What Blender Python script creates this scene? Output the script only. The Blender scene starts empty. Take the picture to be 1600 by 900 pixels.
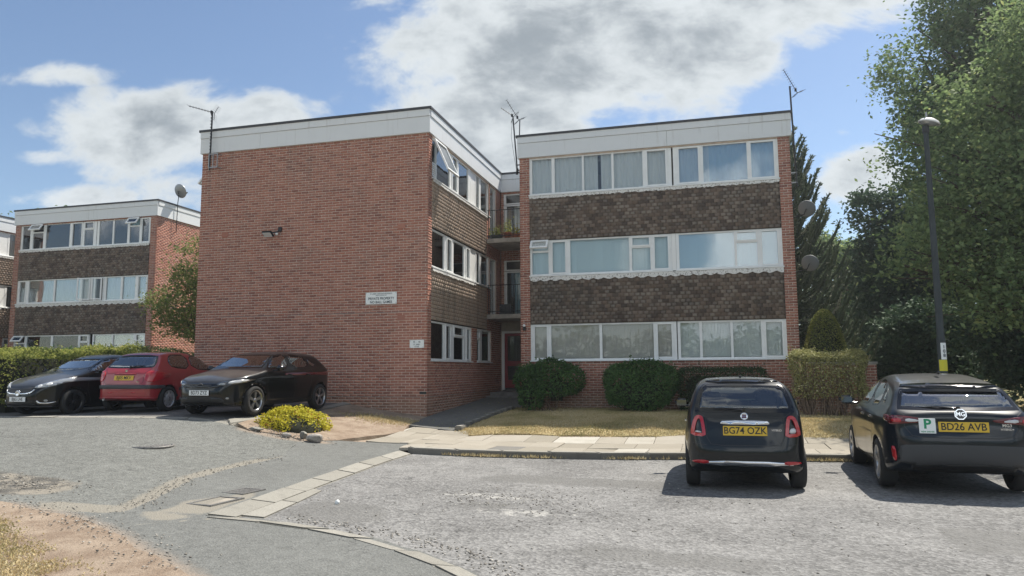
import bpy, bmesh, math, random
import numpy as np
from mathutils import Vector, Matrix
random.seed(7)
RNG = np.random.default_rng(11)
S = bpy.context.scene
COL = S.collection

# ------------------------------------------------------------------ camera, sun, sky, exposure
F_PX, PITCH, ROLL, YAW = 1134.66, math.radians(6.506), math.radians(-0.34), math.radians(15.096)
cam_d = bpy.data.cameras.new('camera')
cam_d.sensor_width = 36.0
cam_d.lens = 36.0 * F_PX / 1600.0
cam_d.clip_start, cam_d.clip_end = 0.05, 2000
cam = bpy.data.objects.new('camera', cam_d)
COL.objects.link(cam)
_f = Vector((-math.sin(YAW) * math.cos(PITCH), math.cos(YAW) * math.cos(PITCH), math.sin(PITCH)))
_r = Vector((math.cos(YAW), math.sin(YAW), 0))
_u = _r.cross(_f)
_r2 = _r * math.cos(ROLL) + _u * math.sin(ROLL)
_u2 = -_r * math.sin(ROLL) + _u * math.cos(ROLL)
cam.matrix_world = Matrix((( _r2.x, _u2.x, -_f.x, 0), (_r2.y, _u2.y, -_f.y, 0), (_r2.z, _u2.z, -_f.z, 1.6), (0, 0, 0, 1)))
S.camera = cam

SUN = Vector((0.337, 0.547, 1.0)).normalized()
sun_d = bpy.data.lights.new('sun', 'SUN')
sun_d.energy, sun_d.angle, sun_d.color = 3.9, math.radians(0.5), (1.0, 0.94, 0.84)
sun = bpy.data.objects.new('sun', sun_d)
COL.objects.link(sun)
sun.rotation_euler = SUN.to_track_quat('Z', 'Y').to_euler()
S.view_settings.view_transform, S.view_settings.look = 'Standard', 'None'
S.view_settings.gamma, S.view_settings.exposure = 1.0, 0.92
S.view_settings.use_curve_mapping = False
S.render.engine = 'CYCLES'
S.cycles.use_denoising = True
S.cycles.max_bounces, S.cycles.transparent_max_bounces = 6, 12
S.cycles.sample_clamp_indirect = 6.0

class NT:
    "tiny helper for wiring nodes"
    def __init__(s, tree): s.t = tree; s.n = tree.nodes; s.l = tree.links
    def new(s, typ, **kw):
        n = s.n.new(typ)
        for k, v in kw.items(): setattr(n, k, v)
        return n
    def put(s, sock, v):
        if hasattr(v, 'is_output') or isinstance(v, bpy.types.NodeSocket): s.l.new(v, sock)
        elif v is not None:
            if isinstance(v, (tuple, list)) and len(v) == 3 and sock.type == 'RGBA': v = (*v, 1)
            sock.default_value = v
    def m(s, op, a, b=None, c=None, clamp=False):
        n = s.new('ShaderNodeMath', operation=op, use_clamp=clamp)
        for i, v in enumerate((a, b, c)):
            if v is not None: s.put(n.inputs[i], v)
        return n.outputs[0]
    def mix(s, f, a, b, mode='MIX'):
        n = s.new('ShaderNodeMix', data_type='RGBA', blend_type=mode)
        s.put(n.inputs[0], f); s.put(n.inputs[6], a); s.put(n.inputs[7], b)
        return n.outputs[2]
    def noise(s, vec, scale, detail=3, rough=0.55, dist=0.0):
        n = s.new('ShaderNodeTexNoise')
        if vec is not None: s.put(n.inputs['Vector'], vec)
        n.inputs['Scale'].default_value = scale; n.inputs['Detail'].default_value = detail
        n.inputs['Roughness'].default_value = rough; n.inputs['Distortion'].default_value = dist
        return n.outputs['Fac']
    def ramp(s, f, stops):
        n = s.new('ShaderNodeValToRGB'); s.put(n.inputs[0], f); r = n.color_ramp
        while len(r.elements) < len(stops): r.elements.new(0.5)
        for e, (p, c) in zip(r.elements, stops): e.position = p; e.color = (*c, 1) if len(c) == 3 else c
        return n.outputs[0]
    def step(s, v, a, b):
        n = s.new('ShaderNodeMapRange', interpolation_type='SMOOTHSTEP'); s.put(n.inputs[0], v)
        n.inputs[1].default_value = a; n.inputs[2].default_value = b
        return n.outputs[0]

W_ = bpy.data.worlds.new('World'); S.world = W_; W_.use_nodes = True
def build_world():
    t = NT(W_.node_tree); t.n.clear()
    sky = t.new('ShaderNodeTexSky', sky_type='NISHITA', sun_disc=False)
    sky.sun_elevation = math.asin(SUN.z); sky.sun_rotation = math.atan2(SUN.x, SUN.y)
    sky.altitude, sky.air_density, sky.dust_density, sky.ozone_density = 100, 1.0, 0.35, 1.6
    co = t.new('ShaderNodeTexCoord').outputs['Generated']
    rot = t.new('ShaderNodeVectorRotate', rotation_type='Z_AXIS'); t.put(rot.inputs['Vector'], co)
    rot.inputs['Angle'].default_value = -YAW
    sp = t.new('ShaderNodeSeparateXYZ'); t.put(sp.inputs[0], rot.outputs[0])
    x, y, z = sp.outputs
    yy = t.m('MAXIMUM', y, 0.08)
    u, v = t.m('DIVIDE', x, yy), t.m('DIVIDE', z, yy)
    # cloud layer: noise on a plane overhead, so clouds flatten towards the horizon
    zz = t.m('ADD', t.m('MAXIMUM', z, 0.0), 0.22)
    pl = t.new('ShaderNodeCombineXYZ'); t.put(pl.inputs[0], t.m('DIVIDE', x, zz)); t.put(pl.inputs[1], t.m('DIVIDE', y, zz))
    uvv = t.new('ShaderNodeCombineXYZ'); t.put(uvv.inputs[0], u); t.put(uvv.inputs[1], t.m('MULTIPLY', v, 1.5))
    n1 = t.noise(uvv.outputs[0], 4.6, 8, 0.60, 0.35)
    n2 = t.noise(uvv.outputs[0], 11.0, 6, 0.60, 0.2)
    nb = t.noise(co, 2.2, 4, 0.5, 0.2)
    # (centre u, v, half sizes, strength) of the cloud banks that stand over the flats
    banks = [(0.09, 0.47, 0.27, 0.125, 1.0), (-0.02, 0.35, 0.15, 0.10, 0.95), (0.02, 0.25, 0.2, 0.05, 0.8), (0.25, 0.415, 0.14, 0.05, 0.7),
             (0.44, 0.53, 0.24, 0.065, 0.9), (-0.50, 0.345, 0.17, 0.07, 0.92), (-0.36, 0.345, 0.085, 0.055, 0.85), (-0.66, 0.425, 0.16, 0.025, 0.62),
             (-0.66, 0.305, 0.09, 0.02, 0.6), (-0.62, 0.245, 0.12, 0.025, 0.6), (-0.42, 0.27, 0.14, 0.05, 0.6), (0.50, 0.27, 0.09, 0.045, 0.75), (0.47, 0.335, 0.03, 0.012, 0.5)]
    tot = None
    for cu, cv, a, b, s in banks:
        du = t.m('DIVIDE', t.m('SUBTRACT', u, cu), a); dv = t.m('DIVIDE', t.m('SUBTRACT', v, cv), b)
        r2 = t.m('ADD', t.m('MULTIPLY', du, du), t.m('MULTIPLY', dv, dv))
        k = t.m('MULTIPLY', t.m('POWER', 2.718, t.m('MULTIPLY', r2, -0.62)), s)
        tot = k if tot is None else t.m('MAXIMUM', tot, k)
    front = t.step(y, 0.10, 0.30)
    # elsewhere in the sky the same broken cumulus, from noise alone
    rest = t.m('MULTIPLY', t.step(nb, 0.36, 0.66), 0.95)
    base = t.m('ADD', t.m('MULTIPLY', tot, front), t.m('MULTIPLY', rest, t.m('SUBTRACT', 1.0, front)))
    nz = t.m('ADD', t.m('MULTIPLY', t.m('SUBTRACT', n1, 0.5), 1.15), t.m('MULTIPLY', t.m('SUBTRACT', n2, 0.5), 0.5))
    nr = t.m('MULTIPLY', t.m('SUBTRACT', t.noise(co, 7.0, 5, 0.55), 0.5), 0.7)
    dens = t.m('ADD', base, t.m('ADD', t.m('MULTIPLY', nz, front), t.m('MULTIPLY', nr, t.m('SUBTRACT', 1.0, front))))
    mask = t.step(dens, 0.41, 0.66)
    thick = t.step(t.m('ADD', dens, t.m('MULTIPLY', t.m('MULTIPLY', t.m('SUBTRACT', n2, 0.5), 0.55), front)), 0.55, 1.15)
    ccol = t.mix(thick, (0.80, 0.85, 0.88), (0.36, 0.41, 0.455))
    b1 = t.new('ShaderNodeBackground'); t.put(b1.inputs[0], sky.outputs[0]); b1.inputs[1].default_value = 0.072
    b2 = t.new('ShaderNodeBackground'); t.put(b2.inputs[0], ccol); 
    # front-lit clouds opposite the sun, their brightness raised as fill for shaded walls
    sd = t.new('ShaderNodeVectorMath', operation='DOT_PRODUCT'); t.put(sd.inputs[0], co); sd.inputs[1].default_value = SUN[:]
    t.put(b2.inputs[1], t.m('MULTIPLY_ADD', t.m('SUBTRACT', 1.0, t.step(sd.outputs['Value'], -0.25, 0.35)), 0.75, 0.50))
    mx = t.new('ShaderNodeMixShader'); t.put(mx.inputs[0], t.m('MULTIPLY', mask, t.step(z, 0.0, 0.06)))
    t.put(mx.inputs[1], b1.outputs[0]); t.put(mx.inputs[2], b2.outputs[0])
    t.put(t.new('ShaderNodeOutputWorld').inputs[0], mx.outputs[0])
build_world()

# ------------------------------------------------------------------ mesh and object helpers
ORI = {}
def place(name, o, parent, loc=None, rotz=0):
    COL.objects.link(o)
    if parent is not None: o.parent = parent
    if loc is not None: o.location = loc
    if rotz: o.rotation_euler.z = rotz
    return o
def empty(name, loc=(0, 0, 0), rotz=0, parent=None):
    o = bpy.data.objects.new(name, None); o.empty_display_size = 0.2
    ORI[o.name] = Vector(loc)
    return place(name, o, parent, loc, rotz)
def tag(o, label=None, cat=None, group=None, kind=None):
    if label: o['label'] = label
    if cat: o['category'] = cat
    if group: o['group'] = group
    if kind: o['kind'] = kind
    return o
def thing(name, label, cat, loc=(0, 0, 0), rotz=0, group=None):
    return tag(empty(name, loc, rotz), label, cat, group)
def np_mesh(name, V, Fc, mats, mi=None, smooth=False, uv=None):
    "V (n,3); Fc (m,k) or list of faces"
    me = bpy.data.meshes.new(name)
    V = np.asarray(V, np.float32)
    if isinstance(Fc, np.ndarray):
        m, k = Fc.shape
        me.vertices.add(len(V)); me.vertices.foreach_set('co', V.ravel())
        me.loops.add(m * k); me.loops.foreach_set('vertex_index', Fc.astype(np.int32).ravel())
        me.polygons.add(m); me.polygons.foreach_set('loop_start', np.arange(0, m * k, k, dtype=np.int32))
        me.polygons.foreach_set('loop_total', np.full(m, k, np.int32))
    else:
        me.from_pydata([tuple(map(float, v)) for v in V], [], Fc)
    for mt in (mats if isinstance(mats, (list, tuple)) else [mats]): me.materials.append(mt)
    if mi is not None: me.polygons.foreach_set('material_index', np.asarray(mi, np.int32))
    if smooth: me.polygons.foreach_set('use_smooth', np.ones(len(me.polygons), bool))
    if uv is not None:
        l = me.uv_layers.new(name='UVMap'); l.data.foreach_set('uv', np.asarray(uv, np.float32).ravel())
    me.update(calc_edges=True); me.validate(clean_customdata=False)
    return me
def obj(name, me, parent=None, loc=None, rotz=0):
    o = bpy.data.objects.new(name, me)
    return place(name, o, parent, loc, rotz)
def dup(o, parent=None, loc=None, rotz=None):
    c = o.copy(); COL.objects.link(c); c.parent = parent
    if loc is not None: c.location = loc
    if rotz is not None: c.rotation_euler.z = rotz
    for k in list(o.children): dup(k, c)
    return c

class MB:
    "collects polygons, becomes one mesh object"
    def __init__(s): s.v = []; s.f = []; s.mi = []; s.sm = []; s.uv = []
    def add(s, vs, fs, mi=0, sm=False, uv=None):
        b = len(s.v); s.v.extend([tuple(v) for v in vs])
        for i, f in enumerate(fs):
            s.f.append(tuple(b + k for k in f)); s.mi.append(mi); s.sm.append(sm)
            s.uv.extend(uv[i] if uv is not None else [(0, 0)] * len(f))
        return s
    def box(s, x0, x1, y0, y1, z0, z1, mi=0):
        vs = [(x, y, z) for z in (z0, z1) for y in (y0, y1) for x in (x0, x1)]
        return s.add(vs, [(0, 2, 3, 1), (4, 5, 7, 6), (0, 1, 5, 4), (2, 6, 7, 3), (0, 4, 6, 2), (1, 3, 7, 5)], mi)
    def bbox(s, c, half, M=None, bev=0.0, mi=0):
        "box with chamfered edges, oriented by M"
        c = Vector(c); h = Vector(half); b = min(bev, min(h) * 0.9)
        bm = bmesh.new(); bmesh.ops.create_cube(bm, size=2)
        for v in bm.verts: v.co = Vector((v.co.x * h.x, v.co.y * h.y, v.co.z * h.z))
        if b > 0: bmesh.ops.bevel(bm, geom=bm.edges[:], offset=b, segments=1 if b < 0.02 else 2, affect='EDGES')
        vs = [(M @ v.co if M else v.co) + c for v in bm.verts]; bm.verts.index_update()
        fs = [[v.index for v in f.verts] for f in bm.faces]; bm.free()
        return s.add(vs, fs, mi)
    def tube(s, pts, rad, n=8, mi=0, cap=True, sm=True):
        pts = [Vector(p) for p in pts]; vs = []; fs = []
        if not isinstance(rad, (list, tuple)): rad = [rad] * len(pts)
        ref = None
        for i, p in enumerate(pts):
            d = (pts[min(i + 1, len(pts) - 1)] - pts[max(i - 1, 0)]).normalized()
            if ref is None: ref = d.orthogonal().normalized()
            ref = (ref - d * ref.dot(d)); ref = ref.normalized() if ref.length > 1e-6 else d.orthogonal().normalized()
            b = d.cross(ref)
            for k in range(n):
                a = 2 * math.pi * k / n; vs.append(p + (ref * math.cos(a) + b * math.sin(a)) * rad[i])
        for i in range(len(pts) - 1):
            for k in range(n):
                k2 = (k + 1) % n; fs.append((i * n + k, i * n + k2, (i + 1) * n + k2, (i + 1) * n + k))
        s.add(vs, fs, mi, sm)
        if cap:
            s.add([vs[k] for k in range(n)], [tuple(range(n - 1, -1, -1))], mi)
            s.add([vs[-n + k] for k in range(n)], [tuple(range(n))], mi)
        return s
    def lathe(s, prof, c=(0, 0, 0), axis='Z', n=24, mi=0, sm=True, a0=0, a1=2 * math.pi):
        vs = []; fs = []; c = Vector(c); full = abs(a1 - a0 - 2 * math.pi) < 1e-6
        m = n if full else n + 1
        for r, h in prof:
            for k in range(m):
                a = a0 + (a1 - a0) * k / n; x, y = r * math.cos(a), r * math.sin(a)
                vs.append(c + (Vector((x, y, h)) if axis == 'Z' else Vector((h, x, y)) if axis == 'X' else Vector((y, h, x))))
        for i in range(len(prof) - 1):
            for k in range(n):
                k2 = (k + 1) % m; fs.append((i * m + k, i * m + k2, (i + 1) * m + k2, (i + 1) * m + k))
        return s.add(vs, fs, mi, sm)
    def prism(s, poly, ax, d0, d1, mi=0):
        "poly in the two other axes, extruded along axis ax (0,1,2)"
        n = len(poly)
        def p3(a, b, d): return (d, a, b) if ax == 0 else (a, d, b) if ax == 1 else (a, b, d)
        vs = [p3(a, b, d0) for a, b in poly] + [p3(a, b, d1) for a, b in poly]
        fs = [tuple(range(n)), tuple(range(2 * n - 1, n - 1, -1))] + [(i, (i + 1) % n, n + (i + 1) % n, n + i) for i in range(n)]
        return s.add(vs, fs, mi)
    def build(s, name, mats, parent=None, loc=None, rotz=0, org=None, fix=False):
        if org is None and parent is not None and loc is None and parent.name in ORI and parent.rotation_euler.z == 0: org = ORI[parent.name]
        V = np.array(s.v, np.float32).reshape(-1, 3)
        if org is not None: V = V - np.array(org, np.float32)
        me = np_mesh(name, V, s.f, mats, s.mi, uv=s.uv)
        me.polygons.foreach_set('use_smooth', np.array(s.sm, bool))
        if fix:
            bm = bmesh.new(); bm.from_mesh(me); bmesh.ops.recalc_face_normals(bm, faces=bm.faces[:]); bm.to_mesh(me); bm.free()
        o = obj(name, me, parent, loc, rotz)
        if org is not None: ORI[o.name] = Vector(org)
        return o

# ------------------------------------------------------------------ materials
MATS = {}
def mat(name, col=(0.5, 0.5, 0.5), rough=0.6, var=0.0, vscale=8.0, bump=0.0, bscale=60.0, metal=0.0, spec=0.5, coat=0.0, fn=None, island=0.0, objrand=0.0, trans=0.0):
    m = bpy.data.materials.new(name); m.use_nodes = True
    t = NT(m.node_tree); b = t.n['Principled BSDF']
    b.inputs['Roughness'].default_value = rough; b.inputs['Metallic'].default_value = metal
    b.inputs['Specular IOR Level'].default_value = spec; b.inputs['Coat Weight'].default_value = coat
    b.inputs['Coat Roughness'].default_value = 0.04
    geo = t.new('ShaderNodeNewGeometry'); pos = geo.outputs['Position']
    c = col
    if fn is not None: c = fn(t, b, geo, pos)
    if var > 0 and c is not None:
        n = t.noise(pos, vscale, 4, 0.6)
        c = t.mix(t.step(n, 0.3, 0.7), c if isinstance(c, bpy.types.NodeSocket) else (*[k * (1 - var) for k in c],), tuple(min(1, k * (1 + var)) for k in col))
    if island > 0:
        r = geo.outputs['Random Per Island']; hsv = t.new('ShaderNodeHueSaturation'); t.put(hsv.inputs['Color'], c)
        t.put(hsv.inputs['Value'], t.m('MULTIPLY_ADD', r, 2 * island, 1 - island)); c = hsv.outputs[0]
    if c is not None: t.put(b.inputs['Base Color'], c)
    if bump > 0:
        bn = t.new('ShaderNodeBump'); bn.inputs['Strength'].default_value = bump; bn.inputs['Distance'].default_value = 0.02
        t.put(bn.inputs['Height'], t.noise(pos, bscale, 4, 0.6)); t.put(b.inputs['Normal'], bn.outputs[0])
    if trans > 0:
        tr = t.new('ShaderNodeBsdfTranslucent'); t.put(tr.inputs[0], c)
        ms = t.new('ShaderNodeMixShader'); ms.inputs[0].default_value = trans
        t.put(ms.inputs[1], b.outputs[0]); t.put(ms.inputs[2], tr.outputs[0]); t.put(t.n['Material Output'].inputs[0], ms.outputs[0])
    MATS[name] = m
    return m

BRICK_STOPS = [(0.0, (0.225, 0.084, 0.060)), (0.22, (0.325, 0.126, 0.086)), (0.55, (0.395, 0.162, 0.108)), (0.82, (0.43, 0.195, 0.135)), (1.0, (0.33, 0.150, 0.112))]
def brick_fn(single):
    def fn(t, b, geo, pos):
        r = t.new('ShaderNodeObjectInfo').outputs['Random'] if single else geo.outputs['Random Per Island']
        c = t.ramp(r, BRICK_STOPS)
        n = t.noise(pos, 90, 4, 0.6); c = t.mix(t.m('MULTIPLY', n, 0.35), c, (0.42, 0.22, 0.165))
        w = t.step(t.noise(pos, 0.9, 5, 0.65), 0.46, 0.74)          # weathered, greyer areas
        c = t.mix(t.m('MULTIPLY', w, 0.42), c, (0.24, 0.15, 0.12))
        sp = t.new('ShaderNodeSeparateXYZ'); t.put(sp.inputs[0], pos)
        # rain streaks below the fascia and a broad darker tide of dirt
        mp = t.new('ShaderNodeMapping'); t.put(mp.inputs[0], pos); mp.inputs['Scale'].default_value = (3.2, 3.2, 0.16)
        stx = t.m('MULTIPLY', t.step(t.noise(mp.outputs[0], 1.0, 5, 0.7), 0.50, 0.72), t.step(t.m('ADD', sp.outputs[2], t.m('MULTIPLY', t.noise(pos, 0.7, 3), 2.5)), 5.8, 9.4))
        c = t.mix(t.m('MULTIPLY', stx, 0.5), c, (0.17, 0.125, 0.105))
        # damp grime on the plinth courses under the damp-proof course
        low = t.m('SUBTRACT', 1.0, t.step(t.m('ADD', sp.outputs[2], t.m('MULTIPLY', t.noise(pos, 2.2, 3), 0.5)), 0.85, 1.35))
        return t.mix(t.m('MULTIPLY', low, 0.5), c, (0.27, 0.195, 0.13))
    return fn
mat('brick', rough=0.85, spec=0.25, fn=brick_fn(False), bump=0.25, bscale=120)
mat('brick_single', rough=0.85, spec=0.25, fn=brick_fn(True), bump=0.25, bscale=120)
mat('mortar', (0.58, 0.47, 0.40), 0.95, var=0.15, vscale=6, spec=0.2)
def tile_fn(single, pale=False):
    def fn(t, b, geo, pos):
        r = t.new('ShaderNodeObjectInfo').outputs['Random'] if single else geo.outputs['Random Per Island']
        c = t.ramp(r, [(0, (0.095, 0.074, 0.064)), (0.4, (0.138, 0.106, 0.088)), (0.75, (0.185, 0.138, 0.11)), (1, (0.23, 0.182, 0.15))])
        if pale: c = t.mix(0.8, c, (0.58, 0.44, 0.34))  # sunlight on the side wall is painted into the tile colour
        uv = t.new('ShaderNodeUVMap').outputs[0]; sp = t.new('ShaderNodeSeparateXYZ'); t.put(sp.inputs[0], uv)
        dx = t.m('ABSOLUTE', t.m('MULTIPLY', t.m('SUBTRACT', sp.outputs[0], 0.5), 1.9)); dy = t.m('ABSOLUTE', t.m('MULTIPLY', t.m('SUBTRACT', sp.outputs[1], 0.45), 1.9))
        d = t.m('SMOOTH_MAX', dx, dy, 0.3)
        patch = t.m('SUBTRACT', 1.0, t.step(t.m('ADD', d, t.m('MULTIPLY', t.m('SUBTRACT', t.noise(pos, 30, 3), 0.5), 0.8)), 0.45, 0.95))
        r2 = t.m('FRACT', t.m('MULTIPLY', r, 37.7))
        k = t.m('MULTIPLY', patch, t.step(t.m('ADD', t.m('MULTIPLY', r2, 0.75), t.m('MULTIPLY', t.noise(pos, 1.1, 4), 0.8)), 0.62, 1.15))
        c = t.mix(t.m('MULTIPLY', k, 0.62), c, (0.33, 0.30, 0.265))   # pale patch on the face of some tiles
        mp = t.new('ShaderNodeMapping'); t.put(mp.inputs[0], pos); mp.inputs['Scale'].default_value = (4, 4, 0.35)
        c = t.mix(t.m('MULTIPLY', t.step(t.noise(mp.outputs[0], 1.0, 4, 0.65), 0.5, 0.7), 0.35), c, (0.075, 0.068, 0.058))   # runs of dirt
        return t.mix(t.m('MULTIPLY', t.step(t.noise(pos, 0.8, 4), 0.5, 0.75), 0.4), c, (0.10, 0.10, 0.09))
    return fn
mat('tile', rough=0.8, spec=0.3, fn=tile_fn(False), bump=0.2, bscale=90)
mat('tile_single', rough=0.8, spec=0.3, fn=tile_fn(True), bump=0.2, bscale=90)
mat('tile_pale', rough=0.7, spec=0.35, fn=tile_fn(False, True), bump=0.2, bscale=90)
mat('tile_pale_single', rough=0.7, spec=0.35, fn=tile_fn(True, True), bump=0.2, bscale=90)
mat('batten', (0.03, 0.025, 0.02), 0.9)
def fascia_fn(t, b, geo, pos):
    n = t.step(t.noise(pos, 1.6, 6, 0.7), 0.5, 0.75); n2 = t.step(t.noise(pos, 14, 4, 0.7), 0.62, 0.8)
    c = t.mix(t.m('MULTIPLY', n, 0.25), (0.68, 0.70, 0.71), (0.55, 0.56, 0.555))
    mp = t.new('ShaderNodeMapping'); t.put(mp.inputs[0], pos); mp.inputs['Scale'].default_value = (7, 7, 0.5)
    c = t.mix(t.m('MULTIPLY', t.step(t.noise(mp.outputs[0], 1.0, 5, 0.7), 0.56, 0.74), 0.38), c, (0.42, 0.41, 0.38))   # drip marks
    return t.mix(t.m('MULTIPLY', n2, 0.35), c, (0.40, 0.40, 0.37))
mat('fascia', rough=0.55, fn=fascia_fn)
mat('roof_edge', (0.035, 0.035, 0.04), 0.6)
mat('upvc', (0.80, 0.81, 0.80), 0.35, var=0.04, vscale=5)
mat('upvc_bright', (0.82, 0.82, 0.80), 0.4)
def lead_fn(t, b, geo, pos):
    n = t.step(t.noise(pos, 20, 5, 0.7), 0.52, 0.62)
    return t.mix(n, (0.72, 0.71, 0.68), (0.28, 0.26, 0.24))
mat('flashing', rough=0.7, fn=lead_fn)
mat('concrete', (0.36, 0.33, 0.29), 0.9, var=0.22, vscale=5, bump=0.3, bscale=60)
mat('concrete_dark', (0.20, 0.19, 0.18), 0.9, var=0.25, vscale=4, bump=0.2)
mat('interior', (0.20, 0.19, 0.18), 0.9)
mat('curtain_grey', (0.74, 0.75, 0.74), 0.9, trans=0.12)
mat('curtain_blue', (0.52, 0.66, 0.76), 0.9, trans=0.12)
mat('curtain_teal', (0.26, 0.38, 0.42), 0.9, trans=0.1)
mat('blind_white', (0.72, 0.75, 0.74), 0.8, trans=0.1)
mat('blind_pale_blue', (0.66, 0.78, 0.80), 0.8, trans=0.1)
mat('blind_beige', (0.64, 0.59, 0.55), 0.8, trans=0.1)
mat('net', (0.72, 0.73, 0.71), 0.9, trans=0.2)
mat('beige_panel', (0.40, 0.36, 0.30), 0.7, var=0.08)
mat('red_paint', (0.23, 0.018, 0.024), 0.35, var=0.1)
mat('white_panel', (0.72, 0.72, 0.70), 0.5)
mat('black_metal', (0.02, 0.02, 0.022), 0.45, metal=0.3)
mat('grey_metal', (0.32, 0.33, 0.34), 0.45, metal=0.6)
mat('white_sign', (0.80, 0.82, 0.80), 0.45)
mat('sign_print', (0.03, 0.05, 0.06), 0.6)
mat('terracotta', (0.36, 0.12, 0.06), 0.8, var=0.1)
mat('dark_pot', (0.03, 0.04, 0.035), 0.6)
def glass_mat(name, tint=(0.93, 0.97, 0.96), refl=1.0, base=0.05):
    m = bpy.data.materials.new(name); m.use_nodes = True; t = NT(m.node_tree); t.n.clear()
    fr = t.new('ShaderNodeFresnel'); fr.inputs[0].default_value = 1.5
    wob = t.new('ShaderNodeBump'); wob.inputs['Strength'].default_value = 0.035; wob.inputs['Distance'].default_value = 0.05
    t.put(wob.inputs['Height'], t.noise(t.new('ShaderNodeNewGeometry').outputs['Position'], 1.3, 2))
    gl = t.new('ShaderNodeBsdfGlossy'); gl.inputs['Roughness'].default_value = 0.0; gl.inputs[0].default_value = (1, 1, 1, 1); t.put(gl.inputs['Normal'], wob.outputs[0])
    tr = t.new('ShaderNodeBsdfTransparent'); tr.inputs[0].default_value = (*tint, 1)
    mx = t.new('ShaderNodeMixShader'); t.put(mx.inputs[0], t.m('MULTIPLY_ADD', fr.outputs[0], refl, base, clamp=True))
    t.put(mx.inputs[1], tr.outputs[0]); t.put(mx.inputs[2], gl.outputs[0]); t.put(t.new('ShaderNodeOutputMaterial').inputs[0], mx.outputs[0])
    MATS[name] = m; return m
glass_mat('glass', (0.965, 0.985, 0.985), 0.8, 0.015)
glass_mat('glass_blue', (0.90, 0.95, 0.97), 1.2, 0.08)
glass_mat('car_glass', (0.34, 0.38, 0.38), 1.5, 0.18)
glass_mat('car_glass_clear', (0.80, 0.85, 0.83), 1.4, 0.10)
M = MATS
# ------------------------------------------------------------------ ground heights
CP = np.array([(-5,6,0),(-5,10,0),(-5.2,13,0),(0,6,0),(0,10,0),(0,14,0),(4,6,0),(4,14,0),(8,8,0),(9,14,0),(0,0,0),(-4,2,0),(5,0,0),(-5.5,3,.02),
(-5,15,.04),(0,16,.08),(4,16,.08),(9,16.5,.08),(-5.4,16.3,.10),(-1,16.5,.10),(3,16.4,.10),
(-5.5,21.8,.46),(0,21.8,.42),(2.5,21.8,.42),(8,22,.4),(-5.2,17.0,.27),(-4,17.0,.30),(-2.7,17.0,.30),(-1.3,17.0,.30),(0,17.0,.30),(1.5,17,.29),(3,17.0,.28),(-3.5,16.45,.11),(-2.2,16.55,.11),(1,16.53,.11),
(-6.6,18.5,.28),(-6.6,22,.5),(-6.6,26,.8),
(-7.5,18.7,.36),(-8.8,18.7,.52),(-8.4,16.6,.42),(-7.2,15.5,.15),
(-10,18.5,.72),(-10,14,.63),(-13,13.6,.62),(-13,18,.68),(-16,13.6,.58),(-16,18,.62),(-22,14,.55),(-22,20,.6),(-19,17,.6),
(-8,11,.13),(-7,9.5,.07),(-9,9,.22),(-11,9,.33),(-15,9,.4),(-10,12,.45),(-8.6,13.5,.27),
(-6.5,6,.06),(-8,5,.15),(-7,3,.1),(-10,6,.25),(-15,3,.3),
(-14,30,.85),(-25,32,.9),(-35,15,.6),(-40,60,1.2),(10,35,.4),(20,20,.2),(25,60,.6),(0,60,.8),(20,0,0),(-10,-15,.1),(15,-15,0),(60,30,.3),(-60,-10,.3),(90,90,.5),(-90,90,1),(90,-60,0),(-90,-60,.2)], float)
def _rbf():
    D = np.linalg.norm(CP[:, None, :2] - CP[None, :, :2], axis=2); n = len(CP)
    A = np.zeros((n + 1, n + 1)); A[:n, :n] = D; A[n, :n] = 1; A[:n, n] = 1
    return np.linalg.solve(A, np.append(CP[:, 2], 0))
_W = _rbf()
def H(x, y):
    return float(np.hypot(CP[:, 0] - x, CP[:, 1] - y) @ _W[:-1] + _W[-1])
def HV(xy):
    xy = np.asarray(xy, float)
    out = np.zeros(len(xy))
    for i in range(0, len(xy), 20000):
        q = xy[i:i + 20000]; out[i:i + 20000] = np.hypot(q[:, None, 0] - CP[None, :, 0], q[:, None, 1] - CP[None, :, 1]) @ _W[:-1] + _W[-1]
    return out

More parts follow.
